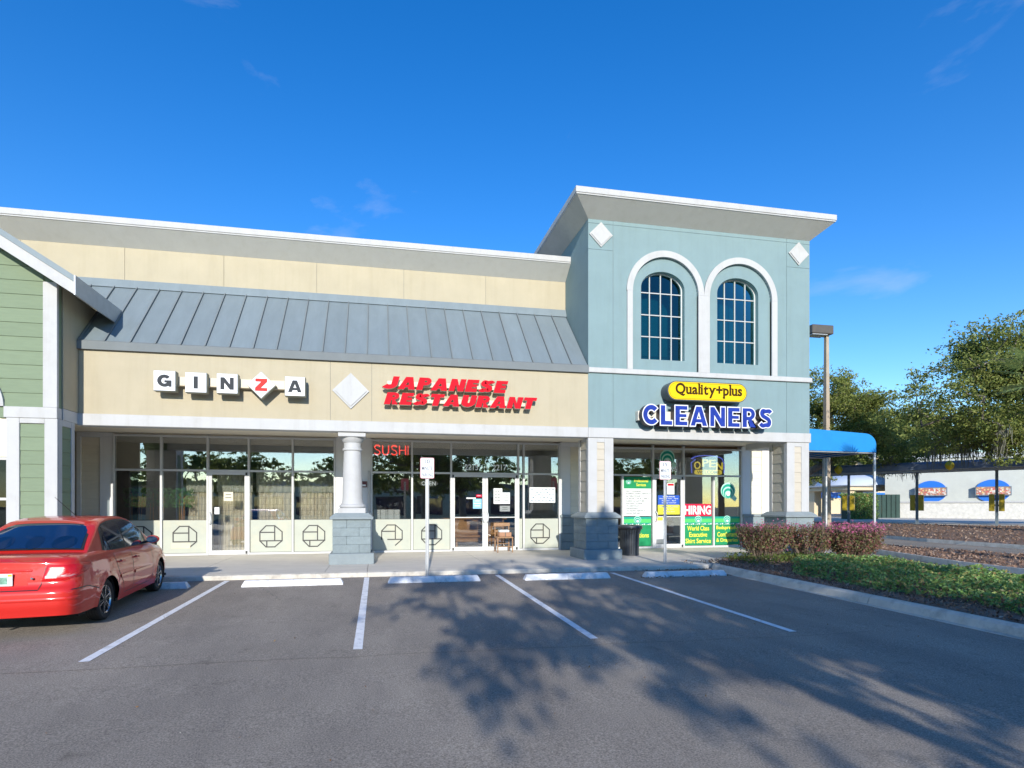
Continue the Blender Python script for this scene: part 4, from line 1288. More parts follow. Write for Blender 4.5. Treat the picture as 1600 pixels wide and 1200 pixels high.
M['digit_white'] = mat('digit_white', (0.88, 0.88, 0.86), 0.6, 0)  # brighter copy of the sign white, lifted for the shaded pane
NUM = thing('window_numbers', 'white street numbers 2215 - 2217 on the pane above the double door', 'numbers', (3.35, YS, 2.7))
for s, a, b in (('2215', 2.70, 3.13), ('-', 3.32, 3.42), ('2217', 3.60, 4.05)):
    z0, z1 = (2.655, 2.845) if s != '-' else (2.735, 2.76)
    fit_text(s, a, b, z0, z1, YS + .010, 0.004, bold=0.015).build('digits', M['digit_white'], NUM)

OP = thing('open_sign', 'dark oval sign with pale lettering OPEN behind the window', 'sign', (1.5, YS + .15, 2.1))
m = MB(); m.yprism([(1.58 + .30 * math.cos(2 * PI * k / 24), 2.24 + .11 * math.sin(2 * PI * k / 24)) for k in range(24)], YS + .12, YS + .135); m.build('board', 'black', OP)
fit_text('OPEN', 1.36, 1.80, 2.175, 2.30, YS + .118, .004, bold=.01).build('lettering', 'sign_white', OP)

# ------------------------------------------------------------ posters and decals of the cleaners
M['p_green'] = mat('poster_green', (0.02, 0.25, 0.10), 0.85, 0.12, spec=0.12, scale=2.5)
M['p_green2'] = mat('poster_bright_green', (0.09, 0.50, 0.14), 0.85, 0.05, spec=0.12, scale=2.5)
M['p_teal'] = mat('poster_teal', (0.02, 0.30, 0.22), 0.85, 0.05, spec=0.12, scale=2.5)
M['p_mint'] = mat('poster_mint', (0.42, 0.70, 0.58), 0.85, 0.03, spec=0.12)
M['p_white'] = mat('poster_white', (0.70, 0.74, 0.74), 0.85, 0.02, spec=0.12)
M['p_yellow'] = mat('poster_yellow', (0.83, 0.75, 0.06), 0.85, 0.03, spec=0.12)
M['p_blue'] = mat('poster_blue', (0.03, 0.10, 0.46), 0.85, 0.05, spec=0.12)
M['p_red'] = mat('poster_red', (0.68, 0.02, 0.06), 0.85, 0.04, spec=0.12)
M['p_ink'] = mat('poster_ink', (0.05, 0.07, 0.06), 0.5, 0)
YD = YS + 0.010                      # outer face of the panes
def sheet(parent, name, m, x0, x1, z0, z1, k=1, y=None):
    y = YD if y is None else y
    mb = MB(); mb.box(x0, x1, y - 0.0015 * k - .001, y - 0.0015 * (k - 1) - .0012, z0, z1)
    return mb.build(name, m, parent)
def ptext(parent, s, x0, x1, z0, z1, m, k=2, y=None, bold=0.012, name='lettering', **kw):
    y = YD if y is None else y
    return fit_text(s, x0, x1, z0, z1, y - 0.0015 * (k - 1) - .0013, 0.0015, bold=bold, **kw).build(name, m, parent)
def logo(parent, cx, cz, r, k=1, y=None):
    """emblem of nested crescents with a white dot and a tail"""
    y = YD if y is None else y
    def disc(x, z, rr, m, kk, name='emblem_ring'):
        mb = MB(); mb.yprism([(x + rr * math.cos(2 * PI * q / 28), z + rr * math.sin(2 * PI * q / 28)) for q in range(28)], y - 0.0014 * kk - .001, y - 0.0014 * (kk - 1) - .0011); mb.build(name, m, parent)
    mb = MB(); mb.yprism([(cx + .1 * r, cz - .75 * r), (cx + 1.0 * r, cz - 1.35 * r), (cx + 1.25 * r, cz - 0.95 * r), (cx + .75 * r, cz - .45 * r)], y - .0024, y - .0012); mb.build('emblem_tail', 'p_mint', parent)
    rr = r; z = cz
    for i, mm in enumerate(('p_mint', 'p_teal', 'p_mint', 'p_teal', 'p_mint', 'p_teal')):
        disc(cx, z, rr, mm, k + 1 + i); d = r * (.10 if i % 2 == 0 else .17); rr -= d; z -= d * .9
    disc(cx, cz - .42 * r, r * .26, 'p_white', k + 8)

PS = thing('poster', 'tall white and green poster headed Professional Services in the cleaners window', 'poster', (8.5, YS, 1.2))
sheet(PS, 'sheet', 'p_white', 8.03, 9.01, 1.20, 2.50)
sheet(PS, 'header', 'p_green', 8.031, 9.009, 2.11, 2.499, 2)
ptext(PS, 'Professional\nServices', 8.40, 8.90, 2.19, 2.42, 'p_yellow', 3)
logo(PS, 8.2, 2.33, .09, 2)
rows = ['DRY CLEANING', 'EXPERT SHIRT SERVICE', 'ALTERATIONS', 'SUEDE - SILK - FELT', 'SUEDE & LEATHER', 'WEDDING GOWNS', 'HOUSEHOLDS', 'DRAPERIES', 'LAUNDRY SERVICE', 'SHOE REPAIR']
for i, s in enumerate(rows):
    z = 2.02 - i * .081
    ptext(PS, '· ' + s, 8.07, 8.07 + .042 * (len(s) + 2), z - .028, z + .028, 'p_ink', 2, bold=.02)

def green_panel(label, x0, x1, lines):
    t = thing('window_decal', label, 'decal', ((x0 + x1) / 2, YS, 0.2))
    sheet(t, 'panel', 'p_green', x0, x1, .20, 0.93)
    sheet(t, 'dark_band', 'p_teal', x0, x1, .932, 1.17)
    sheet(t, 'bright_band', 'p_green2', x0 + .001, x1 - .001, .97, 1.10, 2)
    logo(t, (x0 + x1) / 2, 1.07, .13, 2)
    n = 14; w = (x1 - x0) / n
    for i in range(n):
        mb = MB(); mb.box(x0 + i * w + .012, x0 + i * w + w - .015, YD - .0055, YD - .003, .90, .925 + .02 * math.sin(i * 2.1)); mb.build('tag_row', 'p_white', t)
    for i, s in enumerate(lines):
        if not s: continue
        c = (x0 + x1) / 2; hw = min((x1 - x0) / 2 - .04, .037 * len(s))
        z = .77 - i * .215
        ptext(t, s, c - hw, c + hw, z - .075, z + .085, 'p_yellow', 2, bold=.012)
    return t
green_panel('green window decal reading World Class Executive Shirt Service', 10.23, 11.255, ['World Class', 'Executive', 'Shirt Service'])
green_panel('green window decal reading Bedspreads, Comforters & Draperies', 11.345, 12.32, ['Bedspreads,', 'Comforters', '& Draperies'])
green_panel('green window decal reading Alterations behind the black litter bin', 8.03, 9.01, ['', 'Alterations', ''])
HI = thing('hiring_sign', 'red sign with white capitals HIRING inside the cleaners window', 'sign', (10.75, YS, 1.2))
sheet(HI, 'board', 'p_red', 10.215, 11.24, 1.19, 1.60)
ptext(HI, 'HIRING', 10.24, 11.22, 1.235, 1.545, 'p_white', 2, bold=.035)
LD = thing('emblem_decal', 'round green striped emblem on the right hand window pane of the cleaners', 'decal', (11.87, YS, 1.9))
logo(LD, 11.87, 2.06, .275, 1)
LD2 = thing('emblem_decal', 'round green striped emblem on the pane over the cleaners door', 'decal', (9.63, YS, 3.1))
logo(LD2, 9.60, 3.16, .27, 1)
fit_text('03', 9.70, 9.92, 2.72, 2.86, YD - .002, .003, bold=.02).build('digits', 'sign_white', thing('window_numbers', 'white number on the pane over the cleaners door beside the parking sign', 'numbers', (9.8, YS, 2.7)))
ON = thing('neon_sign', 'yellow neon OPEN WELCOME under a blue arch in the cleaners window', 'sign', (11.3, YS + .1, 2.7))
pts = [(10.56, 2.66), (10.54, 3.0), (10.7, 3.12)] + [(11.13 + .62 * math.cos(PI * (1 - k / 10) * .8 + PI * .1), 3.10 + .16 * math.sin(PI * (1 - k / 10) * .8 + PI * .1)) for k in range(11)] + [(11.78, 2.98), (11.78, 2.66)]
m = MB(); m.tube([(a, YS + .10, b) for a, b in pts], .018, 6); m.build('neon_arch', 'neon_blue', ON)
for i, (ch, cx, cz) in enumerate((('O', 10.76, 2.92), ('P', 11.06, 3.0), ('E', 11.33, 2.99), ('N', 11.60, 2.90))):
    fit_text(ch, cx - .12, cx + .12, cz - .13, cz + .13, YS + .10, .03, bold=0.01).build('neon_letter', 'neon_yellow', ON)
m = MB(); m.yprism(stadium(10.66, 11.70, 2.605, 2.77), YS + .09, YS + .11); m.build('welcome_bar', 'neon_yellow', ON)
fit_text('WELCOME', 10.75, 11.62, 2.635, 2.745, YS + .0885, .003, bold=.012).build('lettering', 'p_ink', ON)
DN = thing('door_notice', 'blue and yellow opening hours notice on the cleaners door', 'notice', (9.6, YS, 1.2))
yd = YS - .018
sheet(DN, 'blue_half', 'p_blue', 9.24, 10.03, 1.57, 1.89, 1, yd); sheet(DN, 'yellow_half', 'p_yellow', 9.24, 10.03, 1.25, 1.568, 1, yd)
for i, s in enumerate(('STORE HOURS', 'Mon-Fri 7am - 7pm', 'Sat 8am - 5pm', 'Sunday Closed')):
    z = 1.845 - i * .07; ptext(DN, s, 9.64 - .02 * len(s), 9.64 + .02 * len(s), z - .02, z + .02, 'p_white', 2, yd, .02)
for i, s in enumerate(('SAME DAY SERVICE', 'In By 9am', 'Out By 5pm')):
    z = 1.51 - i * .085; ptext(DN, s, 9.64 - .021 * len(s), 9.64 + .021 * len(s), z - .022, z + .022, 'p_blue', 2, yd, .02)
DL = thing('door_notice', 'white list with pink heading taped at the top of the cleaners door', 'notice', (9.7, YS, 1.9))
sheet(DL, 'sheet', 'p_white', 9.58, 9.84, 1.92, 2.30, 1, yd)
sheet(DL, 'heading', M['sign_red'], 9.60, 9.82, 2.21, 2.28, 2, yd)
for i in range(7): sheet(DL, 'print_line', 'poster_and_shadow_grey', 9.61, 9.80 - .02 * (i % 3), 2.16 - i * .032, 2.17 - i * .032, 2, yd)
DP = thing('door_panel_decal', 'white kick panel covering the lower left of the cleaners door glass', 'decal', (9.35, YS, .4))
sheet(DP, 'sheet', 'p_white', 9.18, 9.55, .42, 1.15, 1, yd); sheet(DP, 'dark_strip', 'poster_and_shadow_grey', 9.18, 9.56, .27, .418, 1, yd)
YN = thing('door_notice', 'small yellow sticker below the opening hours notice', 'notice', (9.3, YS, 1.0))
sheet(YN, 'sheet', 'p_yellow', 9.20, 9.42, 1.04, 1.15, 3, yd); sheet(YN, 'red_mark', 'p_red', 9.17, 9.199, .98, 1.08, 3, yd)

# notices of the restaurant
def notice(label, x0, x1, z0, z1, m, lines=5, y=None, ink='p_ink', name='door_notice', cat='notice', heavy=False):
    t = thing(name, label, cat, ((x0 + x1) / 2, YS, z0))
    sheet(t, 'sheet', m, x0, x1, z0, z1, 1, y)
    random.seed(int(x0 * 100))
    for i in range(lines):
        h = (z1 - z0) / (lines + 1); z = z1 - h * (i + .8)
        w = (x1 - x0) * random.uniform(.5, .85)
        a = x0 + (x1 - x0 - w) / 2
        if heavy:
            for q in range(4):
                sheet(t, 'print_mark', ink, a + q * w / 4, a + q * w / 4 + w / 7, z - h * .3, z + h * .1, 2, y)
        else: sheet(t, 'print_line', ink, a, a + w, z - h * .22, z + h * .05, 2, y)
    return t
notice('white paper menu with black print on the right door leaf, the upper sheet', 3.62, 3.90, 1.60, 2.09, 'p_white', 4, yd, heavy=True)
notice('white paper menu with black print on the right door leaf, the lower sheet', 3.905, 4.15, 1.60, 1.96, 'p_white', 3, yd, heavy=True)
notice('small dark printed slip below the white menus', 3.82, 4.15, 1.36, 1.54, 'poster_and_shadow_grey', 2, yd)
notice('pale blue flyer on the left door leaf', 2.96, 3.235, 1.45, 1.76, mat('flyer_blue', (0.22, 0.50, 0.68), .5, .1, 6), 3, yd, 'p_white')
notice('red sticker above the blue flyer', 3.06, 3.235, 1.81, 1.89, 'p_red', 1, yd, 'p_white')
notice('narrow white strip beside the red sticker', 2.75, 3.05, 1.755, 1.80, 'p_white', 1, yd)
FC = thing('fish_chart', 'white chart of many small fishes on the restaurant window', 'poster', (5.2, YS, 1.7))
sheet(FC, 'sheet', 'p_white', 4.80, 5.66, 1.64, 2.13)
random.seed(5)
fm = MB()
for i in range(5):
    for j in range(7):
        cx = 4.88 + j * .118 + (.05 if i % 2 else 0); cz = 2.07 - i * .092 + random.uniform(-.01, .01)
        if cx > 5.62: continue
        a, b = random.uniform(.034, .052), random.uniform(.011, .022)
        s = random.choice((-1, 1))
        P = [(cx - s * a, cz), (cx - s * a * .3, cz + b), (cx + s * a * .5, cz + b * .4), (cx + s * a, cz + b), (cx + s * a, cz - b), (cx + s * a * .5, cz - b * .4), (cx - s * a * .3, cz - b)]
        if s < 0: P = P[::-1]
        fm.yprism(P, YD - .0042, YD - .0027)
fm.build('fish_print', mat('fish_ink', (0.06, 0.13, 0.20), .5, .4, 30), FC)
notice('cream notice card on the left restaurant door', -4.35, -4.10, 1.68, 1.94, mat('card_cream', (.68, .62, .45), .6, .03), 2, yd, heavy=False)
notice('small white card by the handle of the left restaurant door', -4.60, -4.47, 1.30, 1.50, 'p_white', 0, yd)
notice('peeling tan sticker over the broken octagon emblem left of the door', -5.75, -5.25, .32, .48, mat('sticker_tan', (.62, .55, .40), .7, .1, 9), 0, YS - .007, name='window_sticker', cat='sticker')

# ------------------------------------------------------------ parking signs
M['sign_print'] = mat('sign_print_dark', (0.05, 0.05, 0.10), 0.5, 0)
M['sign_border'] = mat('sign_border_red', (0.50, 0.12, 0.16), 0.5, 0.1, 8)
def parking_sign(label, x, y, zb, zp, num, w=.305, h=.457):
    t = thing('parking_sign', label, 'parking sign', (x, y, zb))
    p = MB()
    # U-channel post
    P = [(-.038, 0), (-.038, .012), (-.024, .012), (-.018, .036), (.018, .036), (.024, .012), (.038, .012), (.038, 0), (.030, 0), (.012, .026), (-.012, .026), (-.030, 0)]
    p.zprism([(x + a, y + b) for a, b in P], zb - .3, zp + .1)
    p.build('post', 'galv', t, fix=True)
    def rr(x0, x1, z0, z1, r=.03):
        Q = []
        for cx, cz, a0 in ((x1 - r, z0 + r, -PI / 2), (x1 - r, z1 - r, 0), (x0 + r, z1 - r, PI / 2), (x0 + r, z0 + r, PI)):
            for k in range(5): Q.append((cx + r * math.cos(a0 + PI / 2 * k / 4), cz + r * math.sin(a0 + PI / 2 * k / 4)))
        return Q
    z0 = zp - h / 2; z1 = zp + h / 2
    m = MB(); m.yprism(rr(x - w / 2, x + w / 2, z0, z1), y - .006, y - .002); m.build('plate', 'sign_border', t)
    m = MB(); m.yprism(rr(x - w / 2 + .008, x + w / 2 - .008, z0 + .008, z1 - .008), y - .0075, y - .0061); m.build('plate_face', 'p_white', t)
    for s, a, b, hw in ((num, .10, .19, .055), ('MINUTE', -.045, .035, .115), ('PARKING', -.19, -.11, .125)):
        fit_text(s, x - hw, x + hw, zp + a, zp + b, y - .0076, .0012, bold=.012).build('lettering', 'sign_print', t)
    m = MB()
    for dz in (h / 2 - .03, -h / 2 + .03): m.lathe([(.009, y - .011), (.009, y - .0077)], x, 0, 8, 'y', zp + dz)
    m.build('bolt', 'galv', t)
parking_sign('white 10 MINUTE PARKING sign on a steel post by the kerb', 1.085, 11.93, 0.0, 2.375, '10')
parking_sign('white 15 MINUTE PARKING sign on a steel post before the cleaners door', 7.06, 12.45, 0.1, 2.425, '15', .31, .46)

# ------------------------------------------------------------ wheel stops
def wheel_stop(label, x0, x1, y):
    t = thing('wheel_stop', label, 'wheel stop', ((x0 + x1) / 2, y, gz(y)), 'wheel stops along the kerb')
    z = gz(y)
    xm = (x0 + x1) / 2
    for a, b, ea, eb in ((x0, xm - .003, .05, 0), (xm + .003, x1, 0, .05)):
        m = MB()
        lo = [(y - .095, z - .05), (y + .095, z - .05), (y + .095, z + .02), (y + .06, z + .115), (y - .05, z + .115), (y - .095, z + .02)]
        n = len(lo)
        A = [(a + (ea if q[1] > z + .05 else 0), q[0], q[1]) for q in lo]; B = [(b - (eb if q[1] > z + .05 else 0), q[0], q[1]) for q in lo]
        m.add(A + B, [(i, (i + 1) % n, n + (i + 1) % n, n + i) for i in range(n)] + [tuple(range(n))[::-1], tuple(range(n, 2 * n))])
        m.build('concrete_block', 'stop', t, fix=True)
wheel_stop('white wheel stop before the round column between the two left stall lines', -2.56, -0.66, 11.16)
wheel_stop('white wheel stop in front of the 10 minute parking sign', 0.22, 2.11, 11.16)
wheel_stop('white wheel stop in front of the square pillar', 3.05, 4.95, 11.08)
wheel_stop('white wheel stop nearest the planted island', 5.75, 7.70, 11.02)
wheel_stop('white wheel stop under the nose of the red car', -5.38, -3.52, 11.16)

# ------------------------------------------------------------ litter bin, chair, alarm box
M['bin'] = mat('black_powder_coat', (0.04, 0.048, 0.058), 0.4, 0.15, 8)
LB = thing('litter_bin', 'black slatted steel litter bin with a bag beside the square pillar', 'litter bin', (7.22, 14.72, 0.11))
bx, by = 7.22, 14.72
for k in range(26):
    a = 2 * PI * k / 26
    m = MB(); ca, sa = math.cos(a), math.sin(a)
    def sl_(r, z, t, w=.026): return [(bx + ca * (r + tt) - sa * ww, by + sa * (r + tt) + ca * ww, z) for tt, ww in ((0, -w), (t, -w), (t, w), (0, w))]
    secs = [(.255, .14), (.262, .50), (.275, .72), (.305, .82), (.335, .90)]
    vs = []
    for r, z in secs: vs += sl_(r, z, .009)
    fs = []
    for i in range(len(secs) - 1):
        for q in range(4): fs.append((i * 4 + q, i * 4 + (q + 1) % 4, i * 4 + 4 + (q + 1) % 4, i * 4 + 4 + q))
    m.add(vs, fs + [(3, 2, 1, 0), tuple(len(vs) - 4 + q for q in range(4))]); m.build('slat', 'bin', LB)
def ring(r, z0, z1, t, nm, mm='bin'):
    m = MB(); m.lathe([(r, z0), (r + t, z0), (r + t, z1), (r, z1), (r, z0)], bx, by, 32); m.build(nm, mm, LB, smooth=30)
ring(.25, .115, .16, .02, 'base_ring'); ring(.245, .48, .51, .012, 'hoop'); ring(.33, .885, .905, .018, 'top_hoop')
m = MB(); m.lathe([(.24, .13), (.245, .5), (.25, .88), (.2, .885), (.19, .3), (.01, .29)], bx, by, 24); m.build('liner', 'black', LB, smooth=True)
m = MB()
prof = [(.262, .80), (.345, .885), (.365, .93), (.355, .965), (.30, .985), (.21, .97), (.18, .93), (.17, .85)]
m.lathe(prof, bx, by, 32); m.build('lid_rim', 'bin', LB, smooth=True)
M['bag'] = mat('bin_bag', (0.02, 0.02, 0.022), 0.25, 0.2, 5, 0.8, 14)
m = MB(); m.lathe([(.352, .86), (.37, .90), (.352, .945), (.34, .93)], bx, by, 40); m.build('bin_bag', 'bag', LB, smooth=True)

M['chair'] = mat('worn_brown_wood', (0.30, 0.17, 0.085), 0.5, 0.3, 10, 0.1, 30, stretch=(1, 1, 5))
CH = thing('chair', 'brown wooden chair standing against the restaurant double door', 'chair', (3.83, 16.30, 0.12))
cx0, cx1, cy0, cy1 = 3.60, 4.06, 16.06, 16.48
for x, y in ((cx0, cy0), (cx1, cy0)):
    m = MB(); m.tube([(x, y, .12), (x, y, .56)], [.017, .02], 8); m.build('leg', 'chair', CH, smooth=True)
for x in (cx0 + .01, cx1 - .01):
    m = MB(); m.tube([(x, cy1 + .03, .12), (x, cy1, .56), (x, cy1 + .05, 1.0)], [.017, .02, .016], 8); m.build('leg', 'chair', CH, smooth=True)
m = MB(); m.cham(cx0 - .02, cx1 + .02, cy0 - .02, cy1 + .0, .555, .595, .01); m.build('seat', 'chair', CH)
m = MB(); m.cham(cx0 - .03, cx1 + .03, cy1 + .025, cy1 + .06, .90, 1.01, .012); m.build('backrest', 'chair', CH)
m = MB(); m.cham(cx0 + .025, cx1 - .025, cy1 + .01, cy1 + .035, .72, .78, .008); m.build('back_slat', 'chair', CH)
for z, yy in ((.30, cy0), (.36, cy1 + .018)):
    m = MB(); m.tube([(cx0, yy, z), (cx1, yy, z)], .011, 6); m.build('stretcher', 'chair', CH)
for x in (cx0, cx1):
    m = MB(); m.tube([(x, cy0, .25), (x, cy1 + .02, .25)], .011, 6); m.build('stretcher', 'chair', CH)
M['card'] = mat('brown_cardboard', (0.36, 0.19, 0.11), 0.7, 0.1, 7)
BX = thing('cardboard_box', 'small brown box lying on the seat of the wooden chair', 'box', (3.87, 16.25, 0.597))
m = MB(); m.cham(3.66, 4.04, 16.12, 16.40, .597, .73, .008); m.build('carton', 'card', BX)
m = MB(); m.box(3.84, 3.86, 16.115, 16.119, .60, .728); m.build('flap_seam', 'p_ink', BX)
PP = thing('paper_stack', 'white papers lying on top of the brown box', 'paper', (3.8, 16.25, .731))
m = MB(); m.cham(3.68, 3.98, 16.16, 16.38, .732, .80, .006); m.build('paper', 'p_white', PP)
AB = thing('alarm_box', 'small dark red fire alarm box on the white pier', 'alarm box', (-0.36, YS - .06, 2.15))
m = MB(); m.cham(-.46, -.30, YS - .10, YS - .031, 2.10, 2.28, .01); m.build('case', mat('alarm_case', (.10, .025, .03), .4, 0), AB)
m = MB(); m.box(-.43, -.33, YS - .106, YS - .1005, 2.13, 2.18); m.build('label_plate', 'p_white', AB)
CD = thing('conduit_pipe', 'white vertical pipe on the pier next to the restaurant window', 'pipe', (-0.235, YS - .06, 1.3))
m = MB(); m.tube([(-.235, YS - .07, 1.35), (-.235, YS - .07, 2.60)], .03, 10); m.build('pipe', 'white', CD, smooth=True)
m = MB(); m.cham(-.30, -.18, YS - .12, YS - .031, 1.26, 1.34, .01); m.build('outlet_box', 'galv', CD)

# ------------------------------------------------------------ things behind the glass
def curtain(label, x0, x1, z0, z1, y, m='lattice', amp=.03, folds=9):
    t = thing('curtain', label, 'curtain', ((x0 + x1) / 2, y, z0))
    mb = MB(); n = folds * 8
    def row(z, k): return [(x0 + (x1 - x0) * i / n, y + k * amp * math.sin(2 * PI * folds * i / n + .6 * math.sin(i * .37)), z) for i in range(n + 1)]
    a = row(z0, 1.2); b = row(z1, .7)
    mb.add(a + b, [(i, i + 1, n + 2 + i, n + 1 + i) for i in range(n)])
    mb.build('cloth', m, t, smooth=60)
    return t
for i, (a, b, lab) in enumerate(((-5.55, -4.85, 'beige curtain behind the pane left of the left restaurant door'), (-4.70, -3.74, 'beige curtain behind the glass of the left restaurant door'),
                  (-3.58, -2.52, 'beige curtain behind the first pane right of the left restaurant door'), (-2.36, -1.35, 'beige curtain behind the pane beside the round column'))):
    curtain(lab, a, b, .2, 2.05, YS + .75, 'lattice')
    curtain(lab.replace('beige curtain', 'grey green valance above the curtain'), a - .03, b + .03, 1.95, 2.62, YS + .70, 'valance', .02, 6)
# lattice screen standing behind the left panes
LS = thing('lattice_screen', 'thin dark lattice screen behind the left restaurant windows', 'screen', (-4.2, YS + .3, .2))
m = MB(); random.seed(11)
z = 1.2
for k in range(8):
    z = 1.22 + k * .18
    x = -7.1
    while x < -1.35:
        w = .18; o = .09 if k % 2 else 0
        m.box(x + o, x + o + .006, YS + .30, YS + .303, z, z + .18)
        m.box(x, x + w, YS + .30, YS + .303, z, z + .005)
        x += w
m.build('lattice', 'p_ink', LS)
CT = thing('counter', 'orange brown wooden counter inside the double door', 'counter', (3.3, YS + 2.2, .12))
m = MB(); m.cham(2.4, 4.5, YS + 2.3, YS + 2.8, .12, 1.05, .01); m.build('front_panel', 'wood_in', CT)
m = MB(); m.cham(2.3, 4.6, YS + 2.2, YS + 2.9, 1.051, 1.10, .01); m.build('counter_top', 'wood_in', CT)
BN = thing('bench', 'orange brown bench inside the restaurant lit by the sun', 'bench', (3.0, YS + 1.2, .12))
m = MB(); m.cham(2.5, 4.3, YS + 1.0, YS + 1.4, .48, .56, .01); m.build('seat', 'wood_in', BN)
for x in (2.6, 4.2):
    m = MB(); m.cham(x - .03, x + .03, YS + 1.05, YS + 1.35, .12, .479, .006); m.build('leg', 'wood_in', BN)
SC = thing('paper_screen', 'low cream panel divider behind the left window of the right restaurant', 'screen', (.3, YS + .6, .9))
m = MB(); m.cham(-.1, .72, YS + .5, YS + .53, .9, 1.42, .006); m.build('panel', 'card_cream' if 'card_cream' in M else 'white_in', SC)
m = MB()
for x in (-.1, .1, .27, .33, .52, .70): m.box(x, x + .014, YS + .488, YS + .4985, .9, 1.42)
m.build('slat', 'p_ink', SC)
CC = thing('doorway', 'white doorway frame inside the cleaners shop', 'doorway', (11.0, YS + 4, .12))
m = MB(); m.cham(11.3, 11.42, YS + 4.0, YS + 4.1, .12, 2.4, .01); m.cham(12.3, 12.42, YS + 4.0, YS + 4.1, .12, 2.4, .01); m.cham(11.42, 12.3, YS + 4.0, YS + 4.1, 2.3, 2.4, .01); m.build('door_frame', 'white_in', CC)
CN = thing('shop_counter', 'white service counter inside the cleaners shop', 'counter', (9.8, YS + 2.5, .12))
m = MB(); m.cham(8.2, 12.6, YS + 2.5, YS + 3.1, .12, 1.1, .01); m.build('counter_body', 'white_in', CN)
# ------------------------------------------------------------ red saloon car
M['car_red'] = mat('car_paint_red', (0.55, 0.018, 0.012), 0.5, 0.05, 1.5, metal=0.1, spec=0.25, coat=0.9)
M['car_glass'] = mat('car_glass', (0.006, 0.016, 0.05), 0.02, 0, spec=1.0, coat=1.0)
M['rubber'] = mat('tyre_rubber', (0.022, 0.022, 0.023), 0.85, 0.1, 20, 0.2, 90)
M['rim_dark'] = mat('wheel_dark_grey', (0.05, 0.053, 0.058), 0.35, 0.05, 6, metal=0.6)
M['rim_edge'] = mat('wheel_machined_edge', (0.50, 0.51, 0.53), 0.25, 0.03, 6, metal=0.9)
M['lamp_red'] = mat('lamp_red', (0.50, 0.008, 0.012), 0.25, 0.05, 30, coat=0.25, spec=0.4)
M['lamp_clear'] = mat('lamp_clear', (0.60, 0.50, 0.50), 0.3, 0.12, 40, coat=0.3)
M['lamp_pink'] = mat('lamp_pink', (0.46, 0.16, 0.17), 0.3, 0.2, 60, coat=0.3)
M['plastic'] = mat('black_plastic', (0.018, 0.018, 0.02), 0.5, 0.05, 9)
M['under'] = mat('car_underside', (0.012, 0.012, 0.012), 0.9, 0)

def sst(a, b, x):
    t = max(0.0, min(1.0, (x - a) / (b - a))); return t * t * (3 - 2 * t)
def lerp_tab(tab, x):
    if x <= tab[0][0]: return tab[0][1]
    for (a, va), (b, vb) in zip(tab[:-1], tab[1:]):
        if x <= b:
            t = (x - a) / (b - a); t = t * t * (3 - 2 * t) * .5 + t * .5
            return va + (vb - va) * t
    return tab[-1][1]
L0, L1 = -2.10, 2.13
AX_R, AX_F, WZ, WR, AR = -1.10, 1.31, 0.287, 0.287, 0.335
DECK = [(-2.10, 0.93), (-2.0, 0.975), (-1.7, 0.995), (-1.2, 1.0), (-0.6, 0.97), (0.4, 0.955), (1.0, 0.93), (1.5, 0.86), (1.9, 0.76), (2.13, 0.62)]
SHO = [(-2.10, 0.885), (-1.9, 0.91), (-1.2, 0.905), (0, 0.885), (1.0, 0.855), (1.6, 0.78), (2.0, 0.66), (2.13, 0.58)]
BOT = [(-2.10, 0.27), (-1.9, 0.25), (-1.5, 0.25), (-1.0, 0.20), (1.0, 0.20), (1.7, 0.22), (2.13, 0.26)]
WID = [(-2.10, 0.86), (-2.02, 0.925), (-1.9, 0.96), (-1.6, 0.985), (-1.0, 1.0), (0.8, 1.0), (1.4, 0.975), (1.8, 0.915), (2.0, 0.83), (2.13, 0.66)]
def bottom(y):
    z = lerp_tab(BOT, y)
    for ax in (AX_R, AX_F):
        d = abs(y - ax)
        if d < AR: z = max(z, WZ + math.sqrt(AR * AR - d * d))
    return z
PROF = [(0.0, 0.955), (0.10, 0.975), (0.25, 0.995), (0.42, 1.0), (0.50, 1.0), (0.535, 0.994), (0.56, 0.997), (0.72, 0.99), (0.86, 0.972), (0.95, 0.955), (1.0, 0.93)]
HW = 0.838
def side_x(y, z):
    zb = lerp_tab(BOT, y); zs = lerp_tab(SHO, y)
    t = max(0, min(1, (z - zb) / (zs - zb)))
    w = lerp_tab(WID, y)
    f = PROF[0][1]
    for (a, va), (b, vb) in zip(PROF[:-1], PROF[1:]):
        if t >= a: f = va + (vb - va) * min(1, (t - a) / (b - a))
    x = HW * w * f
    for ax in (AX_R, AX_F):                      # slight flare round the arches
        d = math.hypot(y - ax, z - WZ)
        if d < AR + .09: x += .014 * (1 - sst(AR, AR + .09, d))
    return x
def yshift(y, z):
    """the tail: bumper stands out beyond the boot lid"""
    if y < -1.7:
        k = sst(-1.7, -2.10, y)
        return k * (0.085 * sst(0.56, 0.66, z) + 0.03 * sst(0.66, 0.92, z) + .03 * (1 - sst(.26, .42, z)))
    return 0.0
YSTA = sorted(set([round(L0 + i * (L1 - L0) / 64, 4) for i in range(65)] + [round(ax + AR * math.cos(PI * k / 16), 4) for ax in (AX_R, AX_F) for k in range(17)]))
NR = 16
def half(y):
    zb = bottom(y); zs = lerp_tab(SHO, y); zd = lerp_tab(DECK, y)
    P = []
    for i in range(NR + 1):
        z = zb + (zs - zb) * i / NR
        P.append((side_x(y, z), z))
    xs = P[-1][0]
    for k, (fx, fz) in enumerate(((0.985, .35), (0.955, .62), (0.90, .80), (0.78, .92), (0.5, .985), (0.0, 1.0))):
        P.append((xs * fx, zs + (zd - zs) * fz))
    return P
body = MB(); cols = []
